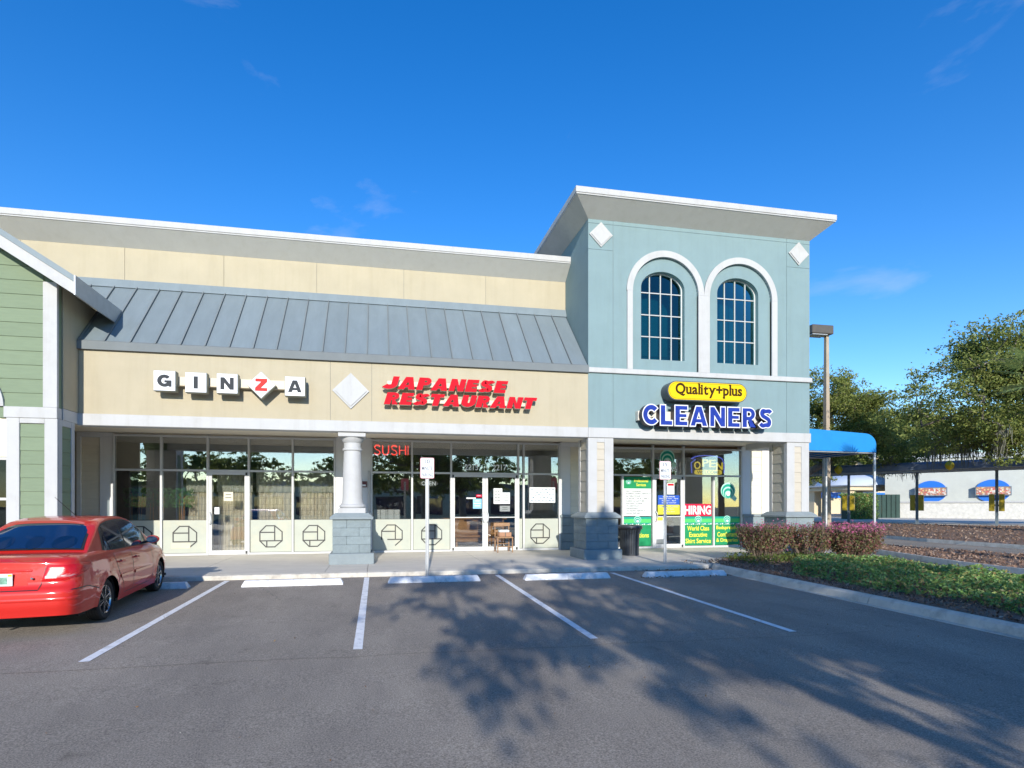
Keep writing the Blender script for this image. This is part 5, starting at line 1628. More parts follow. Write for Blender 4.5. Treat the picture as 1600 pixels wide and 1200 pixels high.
for y in YSTA:
    h = half(y)
    row = []
    for s in (1, -1):
        r = []
        for (x, z) in h:
            if s == -1 and x == 0: r.append(None); continue
            body.v.append((s * x, y + yshift(y, z), z)); r.append(len(body.v) - 1)
        row.append(r)
    row[1][-1] = row[0][-1]
    cols.append(row)
for a, b in zip(cols[:-1], cols[1:]):
    for s in (0, 1):
        for i in range(len(a[0]) - 1):
            q = (a[s][i], b[s][i], b[s][i + 1], a[s][i + 1])
            body.f.append(q if s == 0 else q[::-1])
# tail and nose caps: rows across, bulging in plan
def cap_rows(y, sgn, bulge):
    h = half(y); n = 12; rows = []
    for (x, z) in h[:-1]:
        rr = []
        for k in range(n + 1):
            u = -1 + 2 * k / n
            rr.append((x * u, y + yshift(y, z) + sgn * bulge * (1 - u * u), z))
        rows.append(rr)
    return rows
for y, sgn, bl in ((L0, -1, .05), (L1, 1, .09)):
    rows = cap_rows(y, sgn, bl)
    n0 = len(body.v)
    for r in rows: body.v.extend(r)
    w = len(rows[0])
    for i in range(len(rows) - 1):
        for k in range(w - 1):
            q = (n0 + i * w + k, n0 + i * w + k + 1, n0 + (i + 1) * w + k + 1, n0 + (i + 1) * w + k)
            body.f.append(q if sgn < 0 else q[::-1])
    body.f.append(tuple(n0 + (len(rows) - 1) * w + k for k in range(w)))

CAR = thing('parked_car', 'red four door saloon car parked nose in at the left', 'car', (0, 0, 0))
cb = body.build('body', 'car_red', CAR, fix=True)
for p in cb.data.polygons: p.use_smooth = True
cb.data.set_sharp_from_angle(angle=R(50))

# greenhouse
ROOF = [(-1.47, 0.975), (-1.42, 1.0), (-1.15, 1.165), (-0.88, 1.315), (-0.70, 1.385), (-0.45, 1.42), (-0.1, 1.435), (0.2, 1.425), (0.42, 1.385), (0.60, 1.31), (0.90, 1.12), (1.12, 0.965)]
def roofz(y):
    for (a, va), (b, vb) in zip(ROOF[:-1], ROOF[1:]):
        if y <= b: return va + (vb - va) * (y - a) / (b - a)
    return ROOF[-1][1]
def cab_x(y, z):
    e = 0.745 - 0.02 * sst(.5, 1.1, y) - .03 * sst(-.8, -1.4, y)
    t = max(0, (z - 0.90) / 0.50)
    return e - 0.175 * t - 0.03 * t * t
gh = MB(); gys = [ROOF[0][0] + (ROOF[-1][0] - ROOF[0][0]) * i / 56 for i in range(57)]
gc = []
for y in gys:
    zr_ = roofz(y); P = []
    zb = 0.86
    ztp = zr_ - min(.055, max(.004, (zr_ - .95) * .2))
    for i in range(9):
        z = zb + (ztp - zb) * i / 8; P.append((cab_x(y, z), z))
    xe = P[-1][0]
    for fx, fz in ((.985, .35), (.95, .62), (.88, .82), (.7, .94), (.4, .99), (0, 1)):
        P.append((xe * fx, ztp + (zr_ - ztp) * fz))
    row = []
    for s in (1, -1):
        r = []
        for x, z in P:
            if s == -1 and x == 0: r.append(row[0][-1]); continue
            gh.v.append((s * x, y, z)); r.append(len(gh.v) - 1)
        row.append(r)
    gc.append(row)
for a, b in zip(gc[:-1], gc[1:]):
    for s in (0, 1):
        for i in range(len(a[0]) - 1):
            q = (a[s][i], b[s][i], b[s][i + 1], a[s][i + 1]); gh.f.append(q if s == 0 else q[::-1])
rfp = gh.build('roof_and_pillars', 'car_red', CAR, fix=True)
for p in rfp.data.polygons: p.use_smooth = True
rfp.data.set_sharp_from_angle(angle=R(50))

def gtop(y, k=0.06):  # top line of the side glass
    return roofz(y) - k - .02
def side_patch(name, m, y0, y1, zlo, zhi, s, off=0.004, n=18, parent=None, nz_=5, fx=None):
    fx = fx or cab_x
    mb = MB(); g = []
    for i in range(n + 1):
        y = y0 + (y1 - y0) * i / n
        a = zlo(y) if callable(zlo) else zlo; b = zhi(y) if callable(zhi) else zhi
        g.append([(s * (fx(y, a + (b - a) * j / nz_) + off), y, a + (b - a) * j / nz_) for j in range(nz_ + 1)])
    vs = [p for r in g for p in r]; w = nz_ + 1; fs = []
    for i in range(n):
        for j in range(nz_):
            q = (i * w + j, (i + 1) * w + j, (i + 1) * w + j + 1, i * w + j + 1); fs.append(q if s > 0 else q[::-1])
    mb.add(vs, fs)
    return mb.build(name, m, parent or CAR, smooth='all')
belt = lambda y: 0.925 + 0.012 * (-(y)) * (1 if y < 0 else .8)
glz = lambda y: belt(y) + .018
for s in (1, -1):
    # dark surround of the whole side glazing, then the two door glasses and the quarter light
    side_patch('window_surround', 'plastic', -1.02, 0.84, belt, lambda y: max(belt(y) + .004, min(gtop(y, .035), belt(y) + (y + 1.02) * 1.9 + .02)), s, 0.0025, 40)
    side_patch('door_glass', 'car_glass', -0.76, -0.165, glz, lambda y: min(gtop(y, .055), glz(y) + (y + .80) * 6 + .18), s, 0.006, 20)
    side_patch('quarter_glass', 'car_glass', -0.955, -0.795, glz, lambda y: min(gtop(y, .06), glz(y) + (y + .965) * 1.75), s, 0.006, 10)
    side_patch('door_glass', 'car_glass', -0.105, 0.73, glz, lambda y: max(glz(y) + .003, gtop(y, .055)), s, 0.006, 24)
def top_patch(name, m, y0, y1, hx, off, n=20):
    mb = MB(); nx_ = 12; g = []
    for i in range(n + 1):
        y = y0 + (y1 - y0) * i / n
        zr_ = roofz(y); d = roofz(y + .01) - roofz(y - .01); nn = Vector((0, -d, .02)).normalized()
        w = hx(y)
        for k in range(nx_ + 1):
            u = -1 + 2 * k / nx_
            drop = 0.045 * abs(u) ** 3 * (zr_ - .9) / .5
            g.append((w * u, y + nn.y * off, zr_ - drop + nn.z * off))
    W = nx_ + 1
    fs = [(i * W + k, i * W + k + 1, (i + 1) * W + k + 1, (i + 1) * W + k) for i in range(n) for k in range(nx_)]
    mb.add(g, fs); return mb.build(name, m, CAR, smooth='all')
top_patch('rear_glass_surround', 'plastic', -1.40, -0.815, lambda y: cab_x(y, roofz(y)) - .045, 0.016)
top_patch('rear_glass', 'car_glass', -1.375, -0.85, lambda y: cab_x(y, roofz(y)) - .075, 0.022)
top_patch('windscreen', 'car_glass', 0.52, 1.08, lambda y: cab_x(y, roofz(y)) - .05, 0.010)

# head restraints and wheel rim showing dark in the tinted rear glass
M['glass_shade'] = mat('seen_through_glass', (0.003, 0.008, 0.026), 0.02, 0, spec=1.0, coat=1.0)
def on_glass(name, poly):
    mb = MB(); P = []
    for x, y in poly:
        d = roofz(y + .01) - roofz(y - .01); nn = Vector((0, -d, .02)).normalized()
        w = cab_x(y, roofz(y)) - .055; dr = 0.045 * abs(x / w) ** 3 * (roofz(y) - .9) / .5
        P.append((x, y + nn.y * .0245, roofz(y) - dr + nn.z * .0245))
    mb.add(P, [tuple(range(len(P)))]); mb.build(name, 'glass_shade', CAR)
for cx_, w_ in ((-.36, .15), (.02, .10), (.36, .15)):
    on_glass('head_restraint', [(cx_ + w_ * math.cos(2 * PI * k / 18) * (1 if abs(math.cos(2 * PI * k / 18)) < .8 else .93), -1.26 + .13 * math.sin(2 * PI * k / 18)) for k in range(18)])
# seams, trims, handles
def strip(pts, w, m, name, off=0.0022, s=1):
    """thin strip following the flank; pts (y, z)"""
    mb = MB()
    L = [Vector(p) for p in pts]
    for a, b in zip(L[:-1], L[1:]):
        d = (b - a); 
        if d.length < 1e-6: continue
        d.normalize(); n = Vector((-d.y, d.x)) * w / 2
        q = [a + n, a - n, b - n, b + n]
        P = [(s * (side_x(v.x, v.y) + off), v.x + yshift(v.x, v.y), v.y) for v in q]
        mb.add(P, [(0, 1, 2, 3)] if s > 0 else [(3, 2, 1, 0)])
    return mb.build(name, m, CAR)
def dense(pts, n=10):
    out = []
    for a, b in zip(pts[:-1], pts[1:]):
        for k in range(n): out.append((a[0] + (b[0] - a[0]) * k / n, a[1] + (b[1] - a[1]) * k / n))
    return out + [pts[-1]]
for s in (1, -1):
    strip(dense([(-0.82, .90), (-0.80, .80), (-0.72, .62), (-0.58, .45), (-0.53, .30)]), .011, 'plastic', 'door_gap', s=s)
    strip(dense([(-0.13, .89), (-0.135, .6), (-0.15, .30)]), .011, 'plastic', 'door_gap', s=s)
    strip(dense([(0.80, .87), (0.84, .7), (0.82, .45), (0.76, .30)]), .011, 'plastic', 'door_gap', s=s)
    strip(dense([(-0.53, .292), (0.76, .292)], 24), .010, 'plastic', 'sill_gap', s=s)
    strip(dense([(-2.09, .585), (-1.75, .585), (-1.44, .50)], 12), .012, 'plastic', 'bumper_gap', s=s)
    for ya, yb in ((-0.68, -0.19), (-0.08, 0.74)):
        mb = MB(); n = 14
        for i in range(n):
            a = ya + (yb - ya) * i / n; b = ya + (yb - ya) * (i + 1) / n
            za = .555 - .012 * (a + .5); zb_ = .555 - .012 * (b + .5)
            A = [(s * (side_x(a, za + dz) + o), a, za + dz) for dz, o in ((-.024, .002), (-.02, .014), (.02, .014), (.024, .002))]
            B = [(s * (side_x(b, zb_ + dz) + o), b, zb_ + dz) for dz, o in ((-.024, .002), (-.02, .014), (.02, .014), (.024, .002))]
            mb.add(A + B, [(k, 4 + k, 5 + k, 1 + k) if s > 0 else (1 + k, 5 + k, 4 + k, k) for k in range(3)])
        mb.build('rub_strip', 'car_red', CAR, smooth=40)
    for yh in (-0.62, 0.02):
        x = side_x(yh, .775)
        mb = MB(); mb.tube([(s * (x + .0), yh - .075, .775), (s * (x + .028), yh - .06, .778), (s * (x + .030), yh + .06, .772), (s * x, yh + .075, .77)], [.010, .014, .014, .010], 8)
        mb.build('door_handle', 'car_red', CAR, smooth=True)
        mb = MB(); mb.lathe([(.035, .002), (.03, .0035)], 0, yh, 16, 'x', .765)
        mb.v = [(s * (x - .001 + v[0]), v[1], v[2]) for v in mb.v]; mb.build('handle_recess', 'plastic', CAR)
    # mirror
    mb = MB(); mb.lathe([(.02, -.02), (.065, -.01), (.082, .03), (.075, .075), (.03, .10)], 0, 0, 18, 'y', 0)
    mb.v = [(s * (.86 + v[0] * 1.25), .70 + v[1], .995 + v[2] * .86) for v in mb.v]; mb.build('door_mirror', 'car_red', CAR, smooth=True, fix=True)
    mb = MB(); mb.lathe([(.066, .0), (.07, .004)], 0, 0, 18, 'y', 0); mb.v = [(s * (.86 + v[0] * 1.2), .671 + v[1], .995 + v[2] * .82) for v in mb.v]; mb.build('mirror_glass', 'car_glass', CAR)
    mb = MB(); mb.tube([(s * .72, .72, .945), (s * .80, .72, .96)], .022, 8); mb.build('mirror_arm', 'plastic', CAR)

# tail lamps wrap round the corner
def tail_path(z, s):
    """points from the tail centre line round the corner and forward, at height z"""
    P = []
    h = half(L0)
    x = side_x(L0, z) if z < lerp_tab(SHO, L0) else side_x(L0, lerp_tab(SHO, L0)) * .985
    for k in range(13):
        u = k / 12; P.append(Vector((x * u, L0 + yshift(L0, z) - .05 * (1 - u * u))))
    for k in range(1, 26):
        y = L0 + .62 * k / 25
        P.append(Vector((side_x(y, min(z, lerp_tab(SHO, y))), y + yshift(y, z))))
    return P
def on_path(P, d):
    acc = 0
    for a, b in zip(P[:-1], P[1:]):
        l = (b - a).length
        if acc + l >= d:
            p = a + (b - a) * ((d - acc) / l); t = (b - a).normalized(); return p, Vector((t.y, -t.x))
        acc += l
    return P[-1], Vector((1, 0))
def corner_patch(name, m, z0, z1, d0, d1, s, off, nzz=6, nd=22, parent=None):
    mb = MB(); g = []
    for j in range(nzz + 1):
        t = j / nzz; z = z0 + (z1 - z0) * t
        P = tail_path(z, s); a = d0(t); b = d1(t)
        for i in range(nd + 1):
            p, n = on_path(P, a + (b - a) * i / nd)
            e = off * (1 if 0 < j < nzz and 0 < i < nd else .35)
            g.append((s * (p.x + n.x * e), p.y + n.y * e, z))
    W = nd + 1
    fs = [(j * W + i, j * W + i + 1, (j + 1) * W + i + 1, (j + 1) * W + i) for j in range(nzz) for i in range(nd)]
    if s < 0: fs = [f[::-1] for f in fs]
    mb.add(g, fs); return mb.build(name, m, parent or CAR, smooth='all')
for s in (1, -1):
    tip = lambda t: 1.02 - .32 * (1 - t) ** 1.5
    tl = corner_patch('tail_lamp', 'lamp_red', .69, .885, lambda t: .43 + .05 * t, lambda t: 0.66 + .50 * sst(-.05, .8, t) - .10 * sst(.8, 1, t), s, .014, 8, 26)
    corner_patch('reversing_lamp', 'lamp_clear', .712, .772, lambda t: .455, lambda t: .60, s, .018, 3, 8, tl)
    corner_patch('indicator_lamp', M['lamp_pink'], .722, .778, lambda t: .605, lambda t: .66 + .22 * t, s, .0175, 3, 12, tl)
# boot lid gap, spoiler lip, number plate
def tail_strip(name, m, zz, d0, d1, hgt, off):
    for s in (1, -1): corner_patch(name, m, zz, zz + hgt, lambda t: d0, lambda t: d1, s, off, 2, 12)
tail_strip('boot_gap', 'plastic', .590, 0.0, .42, .010, .003)
for s in (1, -1):
    corner_patch('boot_gap', 'plastic', .60, .88, lambda t: .415 + .05 * t, lambda t: .423 + .05 * t, s, .003, 4, 1)
    corner_patch('boot_chrome_strip', 'car_red', .815, .84, lambda t: 0.0, lambda t: .33, s, .022, 2, 10)
    corner_patch('bumper_crease', M['car_red'], .455, .50, lambda t: .0, lambda t: .92, s, .010, 3, 20)
    corner_patch('plate_recess', M['car_red'], .645, .81, lambda t: 0, lambda t: .29, s, .002, 2, 6)
mb = MB(); yp = L0 - .05 + .085 - .012
mb.cham(-.152, .152, yp - .016, yp - .004, .652, .80, .004); pl = mb.build('number_plate', M['p_white'], CAR)
mb = MB(); mb.box(-.11, .10, yp - .0172, yp - .0162, .675, .762); mb.build('plate_print', mat('plate_print', (.16, .33, .24), .5, .5, 30), pl)
mb = MB(); mb.box(.105, .147, yp - .0175, yp - .0162, .768, .793); mb.build('plate_sticker', 'p_yellow', pl)
mb = MB(); mb.lathe([(.014, yp + .0), (.016, yp - .008), (.01, yp - .014)], .345, 0, 14, 'y', .735); mb.build('boot_lock', 'rim_edge', CAR, smooth=True)
mb = MB(); mb.tube([(-.30, L0 + .1, .25), (-.30, L0 - .02, .245)], .026, 12); mb.build('exhaust_pipe', 'galv', CAR, smooth=True)
mb = MB(); mb.tube([(-.12, .30, 1.42), (-.16, -.30, 1.72)], [.005, .003], 6); mb.build('aerial', 'plastic', CAR)
# underside and wheel housings
mb = MB(); mb.box(-.74, .74, -1.85, 1.95, .21, .25); mb.box(-.60, .60, -1.9, 1.9, .24, .85); mb.build('underbody', 'under', CAR)
for ax in (AX_R, AX_F):
    for s in (1, -1):
        mb = MB(); n = 20; P = [(ax + (AR + .004) * math.cos(PI * k / n), WZ + (AR + .004) * math.sin(PI * k / n)) for k in range(n + 1)]
        P = [(ax + AR + .004, .2)] + P + [(ax - AR - .004, .2)]
        for a, b in zip(P[:-1], P[1:]):
            xo = .79; mb.quad((s * xo, a[0], a[1]), (s * .5, a[0], a[1]), (s * .5, b[0], b[1]), (s * xo, b[0], b[1]))
        mb.add([(s * .52, p[0], p[1]) for p in P], [tuple(range(len(P)))]); mb.build('wheel_housing', 'under', CAR)
# wheels
def wheel(ax, s):
    w = pempty('wheel', CAR)
    xo = .795
    tp = [(.195, -.175), (.215, -.18), (.262, -.178), (.281, -.160), (.2868, -.13), (.287, -.09), (.2868, -.05), (.281, -.018), (.262, -.002), (.235, 0.0), (.218, -.006), (.205, -.02), (.200, -.05), (.195, -.175)]
    mb = MB(); mb.lathe(tp, 0, ax, 48, 'x', WZ)
    # the closing discs of lathe() are not wanted on a ring
    mb.f = mb.f[:-2]
    mb.v = [(s * (xo + v[0]), v[1], v[2]) for v in mb.v]; mb.build('tyre', 'rubber', w, smooth=35, fix=True)
    gv = MB()
    for hx in (-.125, -.09, -.055):
        gv.lathe([(.2872, hx - .004), (.2876, hx), (.2872, hx + .004)], 0, ax, 48, 'x', WZ); gv.f = gv.f[:-2]
    gv.v = [(s * (xo + v[0]), v[1], v[2]) for v in gv.v]; gv.build('tread_groove', 'under', w)
    mb = MB(); mb.lathe([(.206, -.02), (.198, -.012), (.186, -.03), (.182, -.11)], 0, ax, 40, 'x', WZ); mb.f = mb.f[:-2]
    mb.v = [(s * (xo + v[0]), v[1], v[2]) for v in mb.v]; mb.build('rim', 'rim_edge', w, smooth=30)
    mb = MB(); mb.lathe([(.184, -.10), (.02, -.10)], 0, ax, 32, 'x', WZ); mb.v = [(s * (xo + v[0]), v[1], v[2]) for v in mb.v]; mb.build('brake_disc', 'under', w)
    hb = MB(); hb.lathe([(.05, -.07), (.048, -.022), (.03, -.014), (.012, -.013)], 0, ax, 20, 'x', WZ); hb.v = [(s * (xo + v[0]), v[1], v[2]) for v in hb.v]; hb.build('hub', 'rim_dark', w, smooth=30)
    for k in range(6):
        a0 = 2 * PI * k / 6 + .2
        for e in (-1, 1):
            mb = MB()
            def pt(r, off, x): 
                c, sn = math.cos(a0), math.sin(a0)
                return (s * (xo + x), ax + r * c - off * sn, WZ + r * sn + off * c)
            i0, i1, o0, o1 = e * .006, e * .022, e * .018, e * .038
            vs = [pt(.035, i0, -.02), pt(.035, i1, -.02), pt(.195, o1, -.016), pt(.195, o0, -.016), pt(.035, i0, -.05), pt(.035, i1, -.05), pt(.195, o1, -.05), pt(.195, o0, -.05)]
            mb.add(vs, [(0, 1, 2, 3), (0, 4, 5, 1), (1, 5, 6, 2), (2, 6, 7, 3), (3, 7, 4, 0)]); mb.build('spoke', 'rim_dark' if e < 0 else 'rim_edge', w, fix=True)
for ax in (AX_R, AX_F):
    for s in (1, -1): wheel(ax, s)
CAR_HEAD = R(4.5)
slope = math.atan(0.015)
# put the right rear tyre on its spot on the lot
rx, ry = -3.83, 8.50
off = Matrix.Rotation(CAR_HEAD, 4, 'Z') @ Vector((.72, AX_R, 0))
CAR.location = (rx - off.x, ry - off.y, gz(ry) - AX_R * -0.015 * 0 + 0.0)
CAR.rotation_euler = (slope, 0, CAR_HEAD)
CAR.location.z = gz(CAR.location.y) + .003
# ------------------------------------------------------------ vegetation generators
def leaf_quads(pts, rng, size, up=0.3, flat=0.0, aspect=0.5):
    """one small diamond leaf per point"""
    vs = []; fs = []
    for p in pts:
        d = Vector((rng.gauss(0, 1), rng.gauss(0, 1), rng.gauss(0, 1) * (1 - flat) + up))
        if d.length < 1e-4: d = Vector((0, 0, 1))
        n = d.normalized()
        a = n.orthogonal().normalized(); b = n.cross(a)
        t = rng.uniform(0, 2 * PI); u = a * math.cos(t) + b * math.sin(t); v = n.cross(u)
        s = size * rng.uniform(.65, 1.35)
        k = len(vs)
        bend = n * s * .18
        vs += [p - u * s, p - v * s * aspect + bend, p + u * s, p + v * s * aspect + bend]
        fs.append((k, k + 1, k + 2, k + 3))
    return vs, fs

def make_tree(name, label, loc, trunk_h, lobes, n_attr, leaves, leaf, seed, cat='tree', group=None, trunk_r=.2, moss=0, lean=(0, 0), spread=.32, gap=.02, gs=.55):
    """oak: branches grow from the trunk to scattered points in the crown lobes; leaves cluster on the branch ends"""
    rng = random.Random(seed)
    t = thing(name, label, cat, loc, group)
    base = Vector(loc)
    top = base + Vector((lean[0], lean[1], trunk_h))
    at = []
    vol = [l[1][0] * l[1][1] * l[1][2] for l in lobes]; sv = sum(vol)
    for (c, r), v in zip(lobes, vol):
        n = int(n_attr * v / sv); k = 0
        while k < n:
            p = Vector((rng.uniform(-1, 1), rng.uniform(-1, 1), rng.uniform(-1, 1)))
            if p.length > 1 or p.length < .25: continue
            q = base + Vector(c) + Vector((p.x * r[0], p.y * r[1], p.z * r[2]))
            if noise.noise(q * gs + Vector((seed, 0, 0))) < gap - .25 * (p.length - .6): continue
            at.append(q); k += 1
    nodes = [(base + Vector((0, 0, -.3)), None), (base + (top - base) * .5, 0), (top, 1)]
    at.sort(key=lambda q: (q - top).length)
    kids = {0: 1, 1: 1}
    ends = []
    for q in at:
        best = None; bd = 1e9
        dq = (q - top).length
        for i in range(2, len(nodes)):
            p = nodes[i][0]
            d = (p - q).length
            w = d + .28 * (p - top).length
            if w < bd: bd = w; best = i
        par = best
        p = nodes[par][0]; d = (q - p).length
        if d > 1.1:                        # curved intermediate joint
            mid = p.lerp(q, .5) + Vector((rng.uniform(-.1, .1), rng.uniform(-.1, .1), rng.uniform(-.02, .16))) * d
            nodes.append((mid, par)); par = len(nodes) - 1
        nodes.append((q, par)); ends.append(len(nodes) - 1)
    cnt = [0] * len(nodes)
    for i in range(len(nodes) - 1, 0, -1):
        cnt[i] += 1; cnt[nodes[i][1]] += cnt[i]
    rad = [max(.008, trunk_r * (c / cnt[0]) ** .47) for c in cnt]
    m = MB()
    ch = {}
    for i in range(1, len(nodes)): ch.setdefault(nodes[i][1], []).append(i)
    for i in range(1, len(nodes)):
        j = nodes[i][1]
        r0 = rad[i] * 1.12 if j > 1 else rad[j]
        m.tube([nodes[j][0], nodes[i][0]], [min(r0, rad[j]), rad[i] * .9], 6 if rad[i] < .05 else 9, cap=False)
    fl = MB(); fl.lathe([(trunk_r * 1.5, base.z - .2), (trunk_r * 1.18, base.z + .12), (trunk_r * 1.02, base.z + .45)], base.x, base.y, 12)
    m.add(fl.v, fl.f)
    m.build('trunk', 'bark', t, smooth=60)
    pts = []
    per = max(1, int(leaves / max(1, len(ends))))
    for e in ends:
        q = nodes[e][0]; p = nodes[nodes[e][1]][0]
        d = (q - p)
        k = int(per * rng.uniform(.5, 1.5))
        nc = max(3, k // 16)
        for _ in range(nc):
            u = rng.random() ** .6
            c = p.lerp(q, .35 + .75 * u) + Vector((rng.gauss(0, spread), rng.gauss(0, spread), rng.gauss(0, spread * .55)))
            rr_ = rng.uniform(.07, .17)
            for _ in range(k // nc):
                pts.append(c + Vector((rng.gauss(0, rr_), rng.gauss(0, rr_), rng.gauss(0, rr_ * .6))))
    vs, fs = leaf_quads(pts, rng, leaf)
    mb = MB(); mb.v = [tuple(v) for v in vs]; mb.f = fs
    mb.build('crown', 'oak', t)
    if moss:
        mm = MB(); low = sorted(ends, key=lambda e: nodes[e][0].z)[:max(moss * 3, 1)]
        for e in rng.sample(low, min(moss, len(low))):
            q = nodes[e][0]
            L = rng.uniform(.35, 1.0)
            for _ in range(26):
                a = q + Vector((rng.gauss(0, .10), rng.gauss(0, .10), rng.uniform(-.1, .1)))
                l = L * rng.uniform(.4, 1)
                b = a + Vector((rng.gauss(0, .05), rng.gauss(0, .05), -l))
                w = Vector((rng.uniform(-1, 1), rng.uniform(-1, 1), 0)).normalized() * .014
                c = a.lerp(b, .5) + Vector((rng.gauss(0, .03), rng.gauss(0, .03), 0))
                mm.quad(a - w, a + w, c + w, c - w); mm.quad(c - w, c + w, b + w * .3, b - w * .3)
        mm.build('hanging_moss', 'moss', t)
    return t

# oaks at the right of the shops
make_tree('oak_tree', 'oak tree behind the tall lamp post at the tower corner', (22.6, 25.6, .35), 2.9,
          [((2.2, -.2, 5.4), (3.4, 3.0, 2.0)), ((-1.0, 0, 5.8), (2.4, 2.6, 1.8)), ((4.8, -.6, 4.6), (2.4, 2.2, 1.6)), ((1.0, 0, 7.2), (2.0, 2.0, 1.3))], 500, 88000, .060, 21, trunk_r=.20, moss=14, lean=(.15, 0), spread=.30, gap=.03, gs=.6)
make_tree('oak_tree', 'large spreading oak tree with hanging moss at the right edge', (26.2, 14.6, .3), 2.6,
          [((-3.9, 1.2, 5.0), (3.9, 3.0, 1.7)), ((-2.2, 1.0, 7.1), (2.8, 2.6, 1.5)), ((.2, .6, 5.9), (3.9, 3.4, 2.5)), ((-1.8, 1.2, 6.6), (3.0, 2.4, 1.8)), ((-4.2, 1.4, 3.8), (2.6, 2.2, 1.0)), ((3, 0, 5), (3, 3, 2))], 760, 120000, .055, 5, trunk_r=.30, moss=34, lean=(-.3, .1), spread=.30, gap=.03, gs=.6)
make_tree('oak_tree', 'broad oak tree behind the roof of the drive-in', (50.0, 45.0, .4), 4.5,
          [((0, 0, 7.4), (6.5, 5, 3.0)), ((-4.0, -.5, 6.4), (4.5, 4, 2.2)), ((3.5, .2, 8.0), (4.4, 4.2, 2.4))], 380, 24000, .17, 33, trunk_r=.2, moss=5)
make_tree('oak_tree', 'slim grey trunked tree in front of the far cream store', (29.6, 34.5, .4), 2.6,
          [((0, 0, 4.0), (2.4, 2.4, 1.3)), ((1.4, -.2, 3.6), (1.5, 1.5, 1.0))], 140, 7000, .10, 44, trunk_r=.22, moss=3)
# oaks of the car park behind the viewer: they throw the dappled shade on the lot and show in the shop windows
make_tree('oak_tree', 'car park oak behind the viewer casting dappled shade over the stalls', (3.6, -8.6, gz(-8.6)), 2.6,
          [((-2.5, .2, 6.0), (3.3, 3.2, 1.4)), ((1.6, 0, 6.4), (3.6, 3.4, 2.6)), ((2.3, 0, 5.0), (2.7, 3.0, 1.9)), ((-.2, .2, 7.6), (2.4, 2.4, 1.4))], 250, 22000, .10, 8, trunk_r=.26, spread=.30, gap=.16, gs=.5)
make_tree('oak_tree', 'car park oak behind the viewer shading the planted island', (6.4, -7.0, gz(-7.0)), 2.0,
          [((-2.0, 0, 3.5), (1.9, 2.4, .9)), ((-1.0, 0, 3.9), (2.2, 2.6, 1.2)), ((-1.2, .2, 5.4), (2.0, 2.2, 1.2))], 105, 9500, .10, 13, trunk_r=.26, spread=.28, gap=.16, gs=.8)
for i, (x, y, s, lab) in enumerate(((-12.5, -22, 3, 'dark distant tree across the car park, the left one'), (-3.2, -26, 4, 'dark distant tree across the car park in the middle'), (22.0, -20, 6, 'dark distant tree across the car park, the right one'), (12.6, -31, 7, 'tall dark tree at the far side of the car park opposite the double door'), (4.4, -32, 8, 'tall dark tree at the far side of the car park opposite the neon sign'), (-21, -30, 9, 'tall dark tree at the far left side of the car park'), (33, -30, 11, 'tall dark tree at the far right side of the car park'))):
    make_tree('oak_tree', lab, (x, y, gz(y)), 2.6, [((0, 0, 5.2 + (1.6 if s > 6 else 0)), (3.8, 3.6, 2.2)), ((2.2, 0, 4.6 + (.8 if s > 6 else 0)), (2.8, 2.6, 1.9)), ((-2.4, .4, 4.4 + (.8 if s > 6 else 0)), (2.6, 2.6, 1.8))], 190, 13000, .14, 50 + s, trunk_r=.25)

# palm whose frond tips enter at the right edge
PT = thing('palm_tree', 'palm tree with fan fronds reaching in from the right edge', 'palm', (16.15, 10.2, 0.1))
m = MB(); m.tube([(16.15, 10.2, -.1), (16.2, 10.2, 2.2), (16.12, 10.22, 4.55)], [.17, .15, .14], 12); m.build('trunk', 'bark', PT, smooth=True)
rng = random.Random(4)
for k in range(16):
    a = 2 * PI * k / 16 + rng.uniform(-.15, .15); el = rng.uniform(-.25, .9)
    d = Vector((math.cos(a) * math.cos(el), math.sin(a) * math.cos(el), math.sin(el)))
    L = rng.uniform(.75, .95)
    o = Vector((16.12, 10.22, 4.6)); hub = o + d * L
    mb = MB(); mb.tube([o, o + d * L * .5 + Vector((0, 0, .04)), hub], [.016, .012, .008], 5)
    side = d.cross(Vector((0, 0, 1))); side = side.normalized() if side.length > .01 else Vector((1, 0, 0)); upv = side.cross(d)
    for q in range(19):
        b = (q - 9) / 9 * 1.9
        e = d * math.cos(b) + side * math.sin(b) + upv * .1
        l = (.78 - .22 * abs(b) / 1.9) * rng.uniform(.9, 1.05)
        tip = hub + e * l + Vector((0, 0, -.18 * l * l))
        w = e.cross(upv).normalized() * .028
        mid = hub + e * l * .55
        mb.add([hub, mid - w, tip, mid + w], [(0, 1, 2, 3)])
    mb.build('frond', 'palm', PT)

# ------------------------------------------------------------ planted island
def isl_z(y): return gz(y) + .135
X0I, X1I = 8.02, 12.2
im = MB(); rows = [(-3.0), 0.0, 2.5, 5, 7, 9, 11, 12.0, 12.94]
for a, b in zip(rows[:-1], rows[1:]):
    n = 6
    for i in range(n):
        xa = X0I + .15 + (X1I - X0I - .15) * i / n; xb = X0I + .15 + (X1I - X0I - .15) * (i + 1) / n
        if a >= 12.0 and xa < 8.35: continue
        cr_ = lambda x: .10 * math.sin(PI * (x - X0I) / (X1I - X0I))
        im.quad((xa, a, isl_z(a) - .02 + cr_(xa)), (xb, a, isl_z(a) - .02 + cr_(xb)), (xb, b, isl_z(b) - .02 + cr_(xb)), (xa, b, isl_z(b) - .02 + cr_(xa)))
struct(im.build('planting_bed', 'mulch'))
